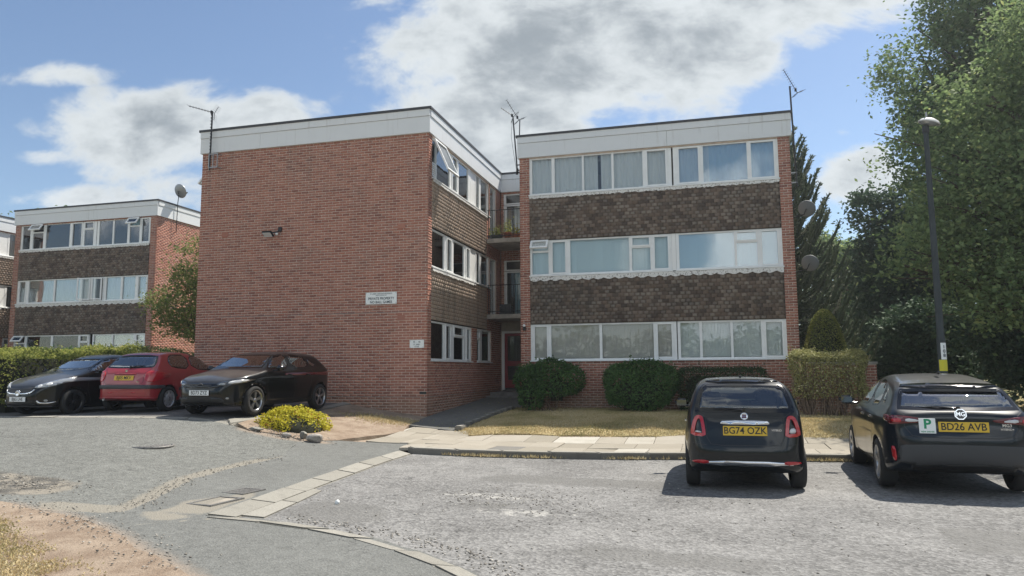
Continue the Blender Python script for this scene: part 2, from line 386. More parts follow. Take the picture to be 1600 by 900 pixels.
def asphalt(name, lo, hi, tint=(1, 1, 1), wear=0.5, speck=0.5, worn_at=None, bump=0.55, attrs=False, grain=1.0):
    def fn(t, b, geo, pos):
        v = t.new('ShaderNodeTexVoronoi'); t.put(v.inputs['Vector'], pos); v.inputs['Scale'].default_value = 42 * grain
        vb = t.new('ShaderNodeSeparateXYZ'); t.put(vb.inputs[0], v.outputs['Color'])
        fine = t.noise(pos, 70 * grain, 4, 0.75); mid = t.noise(pos, 7, 5, 0.65); big = t.noise(pos, 0.55, 6, 0.62, 0.3)
        f = t.m('ADD', t.m('MULTIPLY', vb.outputs[0], speck * 0.55), t.m('MULTIPLY', fine, speck * 0.55))
        f = t.m('ADD', f, t.m('MULTIPLY', t.m('SUBTRACT', mid, 0.5), 0.95))
        f = t.m('ADD', f, t.m('MULTIPLY', t.m('SUBTRACT', t.noise(pos, 21, 4, 0.7), 0.5), 0.75))
        f = t.m('ADD', f, t.m('MULTIPLY', t.m('SUBTRACT', big, 0.5), wear * 2.2), clamp=True)
        c = t.mix(f, tuple(lo * k for k in tint), tuple(hi * k for k in tint))
        # hairline cracks
        w = t.new('ShaderNodeTexVoronoi', feature='DISTANCE_TO_EDGE'); w.inputs['Scale'].default_value = 0.8
        nz = t.new('ShaderNodeTexNoise'); nz.inputs['Scale'].default_value = 2.2; nz.inputs['Detail'].default_value = 5; t.put(nz.inputs['Vector'], pos)
        vm = t.new('ShaderNodeVectorMath', operation='MULTIPLY_ADD'); t.put(vm.inputs[0], nz.outputs['Color']); vm.inputs[1].default_value = (0.8, 0.8, 0.8); t.put(vm.inputs[2], pos)
        t.put(w.inputs['Vector'], vm.outputs[0])
        cr = t.m('MULTIPLY', t.m('SUBTRACT', 1.0, t.step(w.outputs['Distance'], 0.003, 0.012)), t.step(t.noise(pos, 0.35, 2), 0.52, 0.6))
        c = t.mix(t.m('MULTIPLY', cr, 0.6), c, tuple(lo * 0.45 for _ in range(3)))
        # darker and paler stains
        st = t.step(t.noise(pos, 1.3, 4, 0.6), 0.63, 0.72); c = t.mix(t.m('MULTIPLY', st, 0.35), c, tuple(lo * 0.8 * k for k in tint))
        oil = t.step(t.noise(pos, 3.1, 2, 0.5, 0.6), 0.735, 0.765); c = t.mix(t.m('MULTIPLY', oil, 0.55), c, tuple(lo * 0.55 for _ in range(3)))
        if worn_at:
            for (wx, wy, ra, rb) in worn_at:
                sp = t.new('ShaderNodeSeparateXYZ'); t.put(sp.inputs[0], pos)
                dx = t.m('DIVIDE', t.m('SUBTRACT', sp.outputs[0], wx), ra); dy = t.m('DIVIDE', t.m('SUBTRACT', sp.outputs[1], wy), rb)
                d = t.m('ADD', t.m('MULTIPLY', dx, dx), t.m('MULTIPLY', dy, dy))
                k = t.step(t.m('SUBTRACT', t.noise(pos, 5.5, 6, 0.7), t.m('MULTIPLY', d, 0.16)), 0.44, 0.56)
                c = t.mix(t.m('MULTIPLY', k, 0.8), c, (0.40, 0.39, 0.365))
        if attrs:
            at = lambda n: t.new('ShaderNodeAttribute', attribute_name=n).outputs['Fac']
            e = t.m('ADD', t.m('MULTIPLY', t.m('SUBTRACT', t.noise(pos, 3.2, 6, 0.7), 0.5), 1.1), t.m('MULTIPLY', t.m('SUBTRACT', t.noise(pos, 45, 3, 0.7), 0.5), 0.9))
            h = t.step(t.m('ADD', at('hole'), t.m('MULTIPLY', e, 0.6)), 0.40, 0.60)
            if attrs == 'road':
                c = t.mix(t.m('MULTIPLY', h, 0.6), c, t.mix(fine, (0.10, 0.098, 0.093), (0.185, 0.182, 0.172))); h = t.m('MULTIPLY', h, 0.0)
            c = t.mix(t.m('MULTIPLY', h, 0.75), c, t.mix(t.step(t.noise(pos, 2.6, 5, 0.7), 0.44, 0.58), (0.085, 0.078, 0.068), (0.27, 0.24, 0.195)))
            w_ = t.step(t.m('ADD', at('wear'), t.m('MULTIPLY', e, 0.5)), 0.42, 0.66); c = t.mix(t.m('MULTIPLY', w_, 0.8), c, t.mix(t.noise(pos, 60, 3, 0.7), (0.19, 0.172, 0.14), (0.33, 0.305, 0.255)))
            d_ = t.step(t.m('ADD', at('dirt'), t.m('MULTIPLY', e, 0.45)), 0.25, 0.85); c = t.mix(t.m('MULTIPLY', d_, 0.85), c, t.mix(t.noise(pos, 30, 4, 0.7), (0.24, 0.185, 0.14), (0.35, 0.285, 0.225)))
        bn = t.new('ShaderNodeBump'); bn.inputs['Strength'].default_value = bump; bn.inputs['Distance'].default_value = 0.012
        t.put(bn.inputs['Height'], t.m('ADD', v.outputs['Distance'], t.m('MULTIPLY', fine, 0.5))); t.put(b.inputs['Normal'], bn.outputs[0])
        return c
    return mat(name, rough=0.9, spec=0.25, fn=fn)
asphalt('road_asphalt', 0.088, 0.285, (1, 0.985, 0.955), 0.62, 1.0, [(-2.85, 9.3, 0.8, 0.3), (-2.2, 8.3, 0.8, 0.25)], 0.9, 'road', 0.8)
asphalt('drive_asphalt', 0.09, 0.245, (0.98, 1.0, 0.93), 0.22, 0.85, None, 0.8, True, 1.0)
asphalt('footway_asphalt', 0.115, 0.225, (0.98, 1.0, 0.945), 0.3, 0.7, None, 0.6, True, 1.3)
asphalt('carpark_asphalt', 0.10, 0.19, (1, 0.98, 0.95), 0.4, 0.5)
asphalt('path_asphalt', 0.13, 0.24, (1, 0.99, 0.92), 0.4, 0.4)
def slab_fn(single=True):
    def fn(t, b, geo, pos):
        r = t.new('ShaderNodeObjectInfo').outputs['Random']
        c = t.ramp(r, [(0, (0.27, 0.245, 0.20)), (0.45, (0.325, 0.295, 0.245)), (0.9, (0.36, 0.33, 0.28)), (0.97, (0.45, 0.43, 0.38)), (1, (0.17, 0.165, 0.155))])
        n = t.noise(pos, 1.8, 6, 0.65); c = t.mix(t.m('MULTIPLY', t.step(n, 0.42, 0.7), 0.4), c, (0.24, 0.215, 0.175))
        s = t.noise(pos, 160, 2, 0.6); return t.mix(t.m('MULTIPLY', t.step(s, 0.5, 0.75), 0.25), c, (0.44, 0.42, 0.37))
    return fn
mat('slab', rough=0.9, spec=0.2, fn=slab_fn(), bump=0.25, bscale=90)
def kerb_fn(t, b, geo, pos):
    r = t.new('ShaderNodeObjectInfo').outputs['Random']
    c = t.mix(r, (0.27, 0.258, 0.225), (0.36, 0.345, 0.305)); s = t.noise(pos, 42, 4, 0.75)
    c = t.mix(t.m('MULTIPLY', t.step(s, 0.38, 0.7), 0.55), c, (0.20, 0.19, 0.165)); c = t.mix(t.m('MULTIPLY', t.step(t.noise(pos, 3, 5, 0.7), 0.5, 0.7), 0.4), c, (0.17, 0.16, 0.14))
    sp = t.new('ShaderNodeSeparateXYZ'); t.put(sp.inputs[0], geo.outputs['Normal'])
    side = t.m('SUBTRACT', 1.0, t.step(sp.outputs[2], 0.2, 0.7))   # side faces darker than the tops
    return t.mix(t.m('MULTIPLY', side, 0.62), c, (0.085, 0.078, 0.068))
mat('kerbstone', rough=0.9, spec=0.2, fn=kerb_fn, bump=0.4, bscale=70)
def earth_fn(t, b, geo, pos):
    n = t.noise(pos, 2.4, 6, 0.7); f = t.noise(pos, 40, 5, 0.7)
    c = t.mix(t.step(n, 0.35, 0.65), (0.26, 0.195, 0.145), (0.38, 0.305, 0.235))
    c = t.mix(t.m('MULTIPLY', t.step(f, 0.5, 0.72), 0.6), c, (0.16, 0.115, 0.08))
    bn = t.new('ShaderNodeBump'); bn.inputs['Strength'].default_value = 0.9; bn.inputs['Distance'].default_value = 0.03
    t.put(bn.inputs['Height'], t.m('ADD', n, f)); t.put(b.inputs['Normal'], bn.outputs[0]); return c
mat('earth', rough=0.95, spec=0.15, fn=earth_fn)
def lawn_fn(t, b, geo, pos):
    n = t.noise(pos, 1.1, 6, 0.7); f = t.noise(pos, 26, 5, 0.75)
    c = t.mix(t.step(n, 0.35, 0.65), (0.46, 0.37, 0.205), (0.37, 0.315, 0.165))
    c = t.mix(t.m('MULTIPLY', t.step(t.noise(pos, 0.45, 4, 0.6), 0.52, 0.7), 0.55), c, (0.155, 0.165, 0.065))
    c = t.mix(t.m('MULTIPLY', t.step(f, 0.45, 0.7), 0.5), c, (0.155, 0.115, 0.062))
    bn = t.new('ShaderNodeBump'); bn.inputs['Strength'].default_value = 0.8; bn.inputs['Distance'].default_value = 0.03
    t.put(bn.inputs['Height'], f); t.put(b.inputs['Normal'], bn.outputs[0]); return c
mat('lawn', rough=0.95, spec=0.1, fn=lawn_fn)
def blade_fn(t, b, geo, pos):
    r = geo.outputs['Random Per Island']
    g = t.step(t.m('ADD', t.noise(pos, 0.6, 4, 0.6), t.m('MULTIPLY', t.m('SUBTRACT', r, 0.5), 0.22)), 0.50, 0.66)
    return t.mix(g, t.ramp(r, [(0, (0.44, 0.34, 0.17)), (0.5, (0.57, 0.465, 0.265)), (1, (0.64, 0.56, 0.37))]), t.ramp(r, [(0, (0.20, 0.195, 0.08)), (1, (0.36, 0.32, 0.15))]))
mat('grass_blade', rough=0.8, spec=0.2, fn=blade_fn, trans=0.25)
def ground_fn(t, b, geo, pos):
    n = t.noise(pos, 0.25, 5, 0.65)
    return t.mix(t.step(n, 0.4, 0.62), (0.26, 0.215, 0.105), (0.10, 0.115, 0.05))
mat('ground', rough=0.95, spec=0.1, fn=ground_fn, bump=0.5, bscale=12)
mat('stone', (0.34, 0.31, 0.275), 0.85, var=0.3, vscale=14, bump=0.6, bscale=40)
mat('gravel', (0.27, 0.25, 0.225), 0.9, fn=lambda t, b, g, p: t.ramp(g.outputs['Random Per Island'], [(0, (0.10, 0.09, 0.08)), (0.5, (0.24, 0.22, 0.19)), (1, (0.46, 0.43, 0.38))]))
mat('cast_iron', (0.20, 0.195, 0.185), 0.6, metal=0.5, var=0.25, vscale=30)
mat('broken_surface', rough=0.95, fn=lambda t, b, g, p: t.mix(t.step(t.noise(p, 4, 6, 0.75), 0.45, 0.6), t.mix(t.noise(p, 90, 3), (0.11, 0.10, 0.09), (0.20, 0.185, 0.165)), t.mix(t.noise(p, 120, 3), (0.30, 0.27, 0.225), (0.42, 0.395, 0.345))), bump=0.8, bscale=45)
mat('stained_concrete', (0.30, 0.27, 0.225), 0.9, var=0.15, vscale=3, bump=0.35, bscale=80)

def chaikin(P, n=2, closed=True):
    P = [tuple(p) for p in P]
    for _ in range(n):
        Q = []
        k = len(P)
        for i in range(k if closed else k - 1):
            a, b = P[i], P[(i + 1) % k]
            Q.append(tuple(0.75 * a[j] + 0.25 * b[j] for j in range(len(a)))); Q.append(tuple(0.25 * a[j] + 0.75 * b[j] for j in range(len(a))))
        if not closed: Q = [P[0]] + Q + [P[-1]]
        P = Q
    return P
def seg_d(x, y, P):
    "distance from a point to a polyline"
    d = 1e9
    for (ax, ay), (bx, by) in zip(P[:-1], P[1:]):
        ex, ey = bx - ax, by - ay; t = max(0.0, min(1.0, ((x - ax) * ex + (y - ay) * ey) / (ex * ex + ey * ey))); d = min(d, math.hypot(x - ax - t * ex, y - ay - t * ey))
    return d
def pin(x, y, P):
    c = False
    for (ax, ay), (bx, by) in zip(P, P[1:] + P[:1]):
        if (ay > y) != (by > y) and x < (bx - ax) * (y - ay) / (by - ay) + ax: c = not c
    return c
def inside_soft(x, y, P, w):
    d = seg_d(x, y, P + P[:1]); return max(0.0, min(1.0, 0.5 + (d if pin(x, y, P) else -d) / w))
def surf(name, poly, off, m, step=0.4, skirt=0.25, kind='structure', jit=0.0, parent=None, wear=None, dig=0.0):
    "a sheet over the polygon that follows the ground, with a turned-down edge"
    bm = bmesh.new()
    pts = []
    for i, a in enumerate(poly):
        b = poly[(i + 1) % len(poly)]; L = math.hypot(b[0] - a[0], b[1] - a[1]); n = max(1, min(60, int(L / max(step, 0.08)))) if jit else 1
        for k in range(n):
            f = k / n; q = [a[0] + (b[0] - a[0]) * f, a[1] + (b[1] - a[1]) * f]
            if jit: q[0] += random.uniform(-jit, jit); q[1] += random.uniform(-jit, jit)
            pts.append(q)
    f = bm.faces.new([bm.verts.new((x, y, 0)) for x, y in pts]); bm.normal_update()
    if f.normal.z < 0: f.normal_flip()
    bmesh.ops.triangulate(bm, faces=bm.faces[:])
    xs = [p[0] for p in pts]; ys = [p[1] for p in pts]
    lo = (max(min(xs), -30), max(min(ys), -3)); hi = (min(max(xs), 30), min(max(ys), 34))
    for ax in (0, 1):
        c = lo[ax] + step
        while c < hi[ax]:
            no = (1, 0, 0) if ax == 0 else (0, 1, 0)
            bmesh.ops.bisect_plane(bm, geom=bm.verts[:] + bm.edges[:] + bm.faces[:], dist=1e-5, plane_co=(c, c, 0), plane_no=no)
            c += step
    bed = [e for e in bm.edges if e.is_boundary]
    zs = HV([(v.co.x, v.co.y) for v in bm.verts])
    for v, z in zip(bm.verts, zs): v.co.z = z + off
    if wear:
        lw = bm.verts.layers.float.new('wear'); ld = bm.verts.layers.float.new('dirt'); lh = bm.verts.layers.float.new('hole')
        for v in bm.verts:
            a, b, c = wear(v.co.x, v.co.y); v[lw] = a; v[ld] = b; v[lh] = c; v.co.z -= dig * c
    if skirt:
        r = bmesh.ops.extrude_edge_only(bm, edges=bed)
        for v in r['geom']:
            if isinstance(v, bmesh.types.BMVert): v.co.z -= skirt
        bmesh.ops.recalc_face_normals(bm, faces=bm.faces[:])
        if sum(f.normal.z * f.calc_area() for f in bm.faces) < 0: bmesh.ops.reverse_faces(bm, faces=bm.faces[:])
    me = bpy.data.meshes.new(name); bm.to_mesh(me); bm.free(); me.materials.append(m)
    o = obj(name, me, parent)
    if parent is None: o['kind'] = kind
    return o

# the wide ground under everything
def build_ground():
    g = np.unique(np.concatenate([np.linspace(-220, -40, 10), np.linspace(-40, 40, 81), np.linspace(40, 220, 10)]))
    X, Y = np.meshgrid(g, g, indexing='ij'); xy = np.stack([X.ravel(), Y.ravel()], 1)
    Z = HV(xy) - 0.09; far = np.hypot(xy[:, 0], xy[:, 1] - 10); Z = np.where(far > 90, np.minimum(Z, 1.0), Z)
    n = len(g); i = np.arange(n * n).reshape(n, n)
    Fc = np.stack([i[:-1, :-1].ravel(), i[1:, :-1].ravel(), i[1:, 1:].ravel(), i[:-1, 1:].ravel()], 1)
    o = obj('ground', np_mesh('ground', np.column_stack([xy, Z]), Fc, M['ground'], smooth=True)); o['kind'] = 'structure'
build_ground()

KIN = [(-5.93, 13.42), (-5.89, 11.62), (-5.71, 9.67), (-5.50, 7.99), (-5.42, 7.07)]           # crossing side of the dropped kerb
KOUT = [(-5.58, 13.2), (-5.56, 12.04), (-5.33, 9.66), (-5.14, 8.06), (-5.06, 7.11)]            # road side of it
CURVE = [(-4.84, 7.15), (-3.95, 6.96), (-3.23, 6.68), (-2.52, 6.24), (-1.87, 5.72), (-1.25, 5.05), (-0.75, 4.2), (-0.4, 3.0), (-0.25, 1.5), (-0.2, -10)]
KX = lambda x: 13.30 + 0.081 * (x + 5.57)                                                     # kerb face along the bays
DRV = [(-8.04, 13.32), (-7.38, 11.57), (-7.41, 10.55), (-7.23, 9.09), (-6.9, 8.26), (-6.55, 7.47), (-6.41, 6.92), (-6.62, 6.72), (-7.25, 6.52)]
VERGE = [(-7.75, 6.62), (-7.15, 6.53), (-6.58, 6.41), (-5.91, 6.15), (-5.08, 5.67), (-4.31, 5.24), (-3.6, 4.7), (-2.7, 3.7), (-2.0, 2.4), (-1.7, 0.5), (-1.6, -10)]
HOLE = chaikin([(-9.9, 8.2), (-9.2, 8.15), (-8.3, 8.1), (-7.85, 7.75), (-7.85, 7.2), (-8.6, 6.95), (-9.6, 7.1), (-10.5, 7.5)], 1)
APRON = [(-7.6, 6.95), (-6.75, 7.12), (-6.4, 6.95), (-6.55, 6.72), (-7.15, 6.55)]; SURR = [(-6.02, 7.05), (-5.45, 7.06), (-5.56, 8.1), (-5.74, 8.66), (-6.18, 7.7)]; PATCH = [(-6.2, 7.05), (-5.45, 7.05), (-5.5, 6.78), (-5.75, 6.62), (-6.1, 6.78)]
SEAM = [(-6.6, 5.95), (-5.9, 6.3), (-5.53, 6.7), (-5.2, 7.0)]
def wear_fn(x, y):
    w = d = h = 0.0
    if x > -13 and y < 13.8:
        h = inside_soft(x, y, HOLE, 0.6)
        dd = seg_d(x, y, DRV[1:7]); left = x < np.interp(y, [6.9, 7.5, 8.3, 9.1, 10.5, 11.6], [-6.41, -6.55, -6.9, -7.23, -7.41, -7.38])
        w = max(w, 1 - dd / (0.42 if left else 0.10) if y < 11.2 else 0.75 - dd / 0.14)
        w = max(w, inside_soft(x, y, APRON, 0.2), 0.85 * inside_soft(x, y, SURR, 0.15), 0.8 * inside_soft(x, y, PATCH, 0.2), 0.8 - seg_d(x, y, SEAM) / 0.06)
        dv = seg_d(x, y, VERGE[:9]); d = max(0.0, 0.8 - dv / 0.42)
        d = max(d, 0.8 - seg_d(x, y, [(-7.6, 13.5), (-8.2, 13.35), (-9.3, 13.25)]) / 0.5)
    return (max(0.0, w), d, h)
REPAIRS = [[(-4.8, 7.4), (-3.9, 7.2), (-3.4, 7.55), (-3.9, 8.35), (-4.8, 8.4)], [(-3.1, 8.45), (-2.55, 8.35), (-2.3, 8.7), (-2.9, 8.95)], [(-1.4, 6.5), (0.4, 6.2), (0.5, 6.6), (-1.2, 7.0)], [(-3.5, 10.6), (-0.6, 10.3), (-0.5, 11.0), (-3.3, 11.4)], [(2.0, 7.4), (4.6, 7.2), (4.8, 8.2), (2.2, 8.5)]]
def road_wear(x, y):
    if x > 8 or y < 4: return (0, 0, 0)
    h = max(inside_soft(x, y, P, 0.5) for P in REPAIRS)
    return (0.55 - seg_d(x, y, [(-5.3, 13.1), (0, 13.55), (6, 14.05)]) / 0.35 if y > 12 else 0.0, max(0, 0.35 - seg_d(x, y, [(-4.6, 7.3), (-3.2, 6.9), (-2.2, 6.4), (-1.4, 5.5)]) / 0.6), h)
surf('road', [(-5.58, 13.35)] + KOUT[1:] + CURVE + [(40, -10), (40, KX(40)), (9, KX(9))], 0.0, M['road_asphalt'], 0.3, wear=road_wear)
surf('driveway', DRV[:-1] + [(-7.25, 6.52), (-7.75, 6.62), (-9.2, 7.0), (-12, 8.0), (-30, 11), (-30, 13.38), (-16.3, 13.42), (-9.6, 13.32), (-9.2, 13.25), (-8.5, 13.62)], 0.012, M['drive_asphalt'], 0.16, jit=0.02, wear=wear_fn, dig=0.03)
surf('footway', [(-7.50, 13.90), (-6.18, 14.50), (-5.93, 13.42)] + KIN[1:] + [(-5.06, 7.11)] + CURVE + VERGE[::-1][0:1] + VERGE[::-1][1:] + [(-7.25, 6.47)] + DRV[:-1][::-1][0:], 0.018, M['footway_asphalt'], 0.16, skirt=0.2, jit=0.012, wear=wear_fn, dig=0.0)
surf('car_park', [(-30, 13.62), (-16.3, 13.64), (-9.95, 13.54), (-9.95, 18.68), (-15.4, 18.68), (-15.4, 26), (-30, 26)], 0.016, M['carpark_asphalt'], 0.7)
surf('path', [(-7.46, 18.7), (-7.20, 16.9), (-5.85, 16.62), (-5.86, 18.8), (-5.72, 21.85), (-5.63, 21.9), (-5.63, 24.6), (-7.46, 24.6)], 0.02, M['path_asphalt'], 0.5)
surf('lawn', [(-5.85, 16.62), (-5.43, 16.33), (-0.65, 16.62), (2.64, 16.48), (9, 16.95), (16, 17.5), (30, 19), (30, 30), (3.2, 30), (2.5, 21.86), (-5.62, 21.86), (-5.84, 18.8)], 0.01, M['lawn'], 0.5, jit=0.03)
surf('mound', [(-7.55, 13.86), (-8.0, 13.36), (-8.5, 13.64), (-9.2, 13.28), (-9.68, 13.50), (-9.68, 18.68), (-7.46, 18.7), (-7.2, 16.9), (-7.0, 16.1), (-7.25, 15.2)], 0.024, M['earth'], 0.3, jit=0.03)
surf('verge', VERGE + [(-40, -10), (-40, 10.5), (-12, 7.95), (-9.2, 6.95)], 0.026, M['earth'], 0.35, skirt=0.1, jit=0.06)
# kerbs: separate stones
def stone_run(name, inner, outer, top, drop, L, parent, lab=None, gap=0.008):
    "kerb stones between two polylines (same count of points)"
    def walk(P):
        P = [Vector((a, b, 0)) for a, b in P]; d = [0]
        for i in range(1, len(P)): d.append(d[-1] + (P[i] - P[i - 1]).length)
        return P, d
    PI, di = walk(inner); PO, do = walk(outer)
    def at(P, d, f):
        s = f * d[-1]
        for i in range(1, len(P)):
            if s <= d[i] + 1e-9: k = (s - d[i - 1]) / max(1e-9, d[i] - d[i - 1]); return P[i - 1].lerp(P[i], k)
        return P[-1]
    n = max(1, round(max(di[-1], do[-1]) / L)); g = gap / max(di[-1], 0.1)
    for i in range(n):
        f0, f1 = i / n + g / 2, (i + 1) / n - g / 2; dz = random.uniform(-0.006, 0.006)
        q = [at(PI, di, f0), at(PI, di, f1), at(PO, do, f1), at(PO, do, f0)]
        bm = bmesh.new(); tops = [bm.verts.new((p.x, p.y, H(p.x, p.y) + (top[0] if k < 2 else top[1]) + dz)) for k, p in enumerate(q)]
        bots = [bm.verts.new((p.x, p.y, H(p.x, p.y) - drop)) for p in q]
        bm.faces.new(tops); bm.faces.new(bots[::-1])
        for k in range(4): bm.faces.new((tops[k], bots[k], bots[(k + 1) % 4], tops[(k + 1) % 4]))
        bmesh.ops.recalc_face_normals(bm, faces=bm.faces[:])
        te = [e for e in bm.edges if e.verts[0] in tops and e.verts[1] in tops]
        bmesh.ops.bevel(bm, geom=te, offset=0.014, segments=2, affect='EDGES')
        me = bpy.data.meshes.new('kerb_stone'); bm.to_mesh(me); bm.free(); me.materials.append(M['kerbstone']); obj('kerb_stone', me, parent)
kerb = tag(empty('kerb'), kind='structure')
stone_run('kerb', [(x, KX(x) + 0.15) for x in (-5.75, 0, 6, 12, 24)], [(x, KX(x)) for x in (-5.58, 0, 6, 12, 24)], (0.125, 0.118), 0.12, 0.915, kerb)
stone_run('kerb', KIN, KOUT, (0.036, 0.018), 0.1, 0.915, kerb)
off = []
for i, (x, y) in enumerate(CURVE[:8]):
    a = CURVE[max(i - 1, 0)]; b = CURVE[min(i + 1, 8)]; d = Vector((b[0] - a[0], b[1] - a[1])).normalized(); off.append((x + d.y * 0.17, y - d.x * 0.17))
stone_run('kerb', [(-5.4, 6.97)] + off, [(-5.05, 7.12)] + CURVE[:8], (0.030, 0.020), 0.1, 0.7, kerb)
# pale channel stones along the dropped kerb, half buried
stone_run('kerb', [(-5.10, 7.22), (-5.16, 8.06), (-5.28, 9.1)], [(-4.78, 7.22), (-4.9, 8.02), (-5.08, 9.0)], (0.014, 0.010), 0.05, 0.8, kerb)
# concrete edging of the car park, flush in front and a low wall at the side
edging = tag(empty('car_park_edging'), kind='structure')
stone_run('e', [(-30, 13.62), (-16.3, 13.64), (-9.7, 13.56)], [(-30, 13.36), (-16.3, 13.40), (-9.62, 13.30)], (0.03, 0.022), 0.35, 1.2, edging)
stone_run('e', [(-9.95, 13.57), (-9.95, 18.66)], [(-9.70, 13.30), (-9.70, 18.66)], (0.05, 0.045), 0.45, 1.7, edging)
# paving slabs between the kerb and the lawn
paving = tag(empty('pavement'), kind='structure')
surf('paving_bed', [(-7.45, 13.95), (-6.2, 14.52), (-5.9, KX(-5.9) + 0.16), (24, KX(24) + 0.16), (24, 18.6), (9, 17.0), (2.64, 16.5), (-0.65, 16.64), (-5.43, 16.36), (-5.85, 16.66), (-7.1, 16.9), (-7.1, 15.2)], -0.02, M['earth'], 0.7, skirt=0.1, parent=paving)
LE = lambda x: np.interp(x, [-7.2, -5.9, -5.43, -0.65, 2.64, 9, 24], [16.85, 16.62, 16.34, 16.62, 16.48, 16.95, 18.6])
def slabs():
    A = 0.081; row_d = 0.915; x_len = 0.61
    for r in range(4):
        x = -7.9 + (0.3 if r % 2 else 0.0); k = 0
        while x < 15:
            xl = x_len * (1.0 if random.random() < 0.8 else 1.5); x0, x1 = x + 0.005, x + xl - 0.005; x += xl
            y0 = lambda xx: KX(xx) + 0.16 + r * row_d
            d = row_d - 0.01
            xm = (x0 + x1) / 2
            lim = LE(xm) + 0.04
            if y0(xm) + 0.25 > lim: continue
            if y0(xm) + d > lim: d = lim - y0(xm)
            if xm < -7.9: continue
            q0 = [(x0, y0(x0)), (x1, y0(x1)), (x1, y0(x1) + d), (x0, y0(x0) + d)]
            for reg in ([(-7.5, 13.92), (-6.2, 14.52), (-6.2, 20), (-7.06, 20), (-7.06, 16.4)], [(-6.2, 14.52), (-5.93, 13.40), (40, 10), (40, 40), (-6.2, 40)]):
                q = q0
                for k in range(len(reg)):     # clip to the convex piece of footway
                    (ax, ay), (bx, by) = reg[k], reg[(k + 1) % len(reg)]; sd = lambda p: (bx - ax) * (p[1] - ay) - (by - ay) * (p[0] - ax); n_ = []
                    for i, c0 in enumerate(q):
                        c1 = q[(i + 1) % len(q)]; s0, s1 = sd(c0), sd(c1)
                        if s0 >= 0: n_.append(c0)
                        if (s0 >= 0) != (s1 >= 0): f_ = s0 / (s0 - s1); n_.append((c0[0] + (c1[0] - c0[0]) * f_, c0[1] + (c1[1] - c0[1]) * f_))
                    q = n_
                    if len(q) < 3: break
                if len(q) < 3: continue
                A_ = 0.5 * abs(sum(q[i][0] * q[(i + 1) % len(q)][1] - q[(i + 1) % len(q)][0] * q[i][1] for i in range(len(q))))
                if A_ < 0.02: continue
                lay(q)
def lay(q):
            n = len(q); xm = sum(p[0] for p in q) / n; ym = sum(p[1] for p in q) / n
            tx, ty, dz = random.gauss(0, 0.003), random.gauss(0, 0.003), random.gauss(0.0, 0.003)
            mb = MB(); tops = [(a, b, H(a, b) + float(np.interp(b - KX(a), [0.15, 2.9], [0.108, 0.004])) * float(np.interp(a, [-6.4, -5.6], [0.25, 1.0])) + 0.012 * float(np.interp(a, [-6.4, -5.6], [1, 0])) + dz + tx * (1 if a > xm else -1) + ty * (1 if b > ym else -1)) for j, (a, b) in enumerate(q)]
            ins = [(a + (0.006 if a < xm else -0.006), b + (0.006 if b < ym else -0.006), c) for j, (a, b, c) in enumerate(tops)]
            lowr = [(a, b, c - 0.006) for a, b, c in tops]; bot = [(a, b, c - 0.06) for a, b, c in tops]
            vs = ins + lowr + bot; fs = [tuple(range(n))]
            for j in range(n): fs += [(j, n + j, n + (j + 1) % n, (j + 1) % n), (n + j, 2 * n + j, 2 * n + (j + 1) % n, n + (j + 1) % n)]
            mb.add(vs, fs).build('paving_slab', M['slab'], paving)
slabs()
# stones that edge the path to the entrance
pe = tag(empty('path_edging'), kind='structure')
for i in range(9):
    y = 16.9 + i * 0.55; x = -5.84 + 0.02 * math.sin(i) ; mb = MB()
    mb.bbox((x, y, H(x, y) + 0.03), (0.09, 0.24, 0.06), Matrix.Rotation(random.uniform(-0.12, 0.12), 3, 'Z'), 0.025); mb.build('edging_stone', M['kerbstone'], pe)

# loose stuff
def rocks_mesh(n, pos_fn, size, name, m, flat=0.6):
    ico = bmesh.new(); bmesh.ops.create_icosphere(ico, subdivisions=1, radius=1); ico.verts.index_update()
    bv = np.array([v.co[:] for v in ico.verts]); bf = np.array([[v.index for v in f.verts] for f in ico.faces]); ico.free()
    P = np.array([pos_fn() for _ in range(n)]); sc = RNG.uniform(size[0], size[1], (n, 1, 1)) * RNG.uniform(0.6, 1.3, (n, 1, 3)) * np.array([1, 1, flat])
    jit = RNG.uniform(0.75, 1.2, (n, len(bv), 1)); V = bv[None] * jit * sc
    z = HV(P[:, :2]); C = np.column_stack([P[:, 0], P[:, 1], z + P[:, 2]])
    V = (V + C[:, None, :]).reshape(-1, 3); Fc = (bf[None] + (np.arange(n) * len(bv))[:, None, None]).reshape(-1, 3)
    return np_mesh(name, V, Fc, m)
def pick(*boxes):
    def f():
        x0, x1, y0, y1, o = random.choice(boxes); return (random.gauss((x0 + x1) / 2, (x1 - x0) / 3.2), random.gauss((y0 + y1) / 2, (y1 - y0) / 3.2), o)
    return f
def along(P, w, o):
    def f():
        i = random.randrange(len(P) - 1); k = random.random(); a, b = P[i], P[i + 1]
        return (a[0] + (b[0] - a[0]) * k + random.gauss(0, w), a[1] + (b[1] - a[1]) * k + random.gauss(0, w), o)
    return f
sc = [along([(-4.6, 7.35), (-3.2, 6.95), (-2.2, 6.4), (-1.4, 5.6)], 0.09, 0.004), pick((-10, -7.9, 7.2, 8, 0.012)), along(VERGE[:6], 0.16, 0.04), along(DRV[1:7], 0.12, 0.03), pick((-5, 3, 6, 11, 0.003)), pick((-9.4, -7.6, 13.2, 13.9, 0.03)), along([(-3.2, 8.9), (-2.5, 9.5), (-1.6, 8.4)], 0.35, 0.003)]
g = obj('gravel', rocks_mesh(2600, lambda: random.choice(sc)(), (0.004, 0.016), 'gravel', M['gravel'])); tag(g, 'loose grit and small stones scattered on the tarmac', kind='stuff')
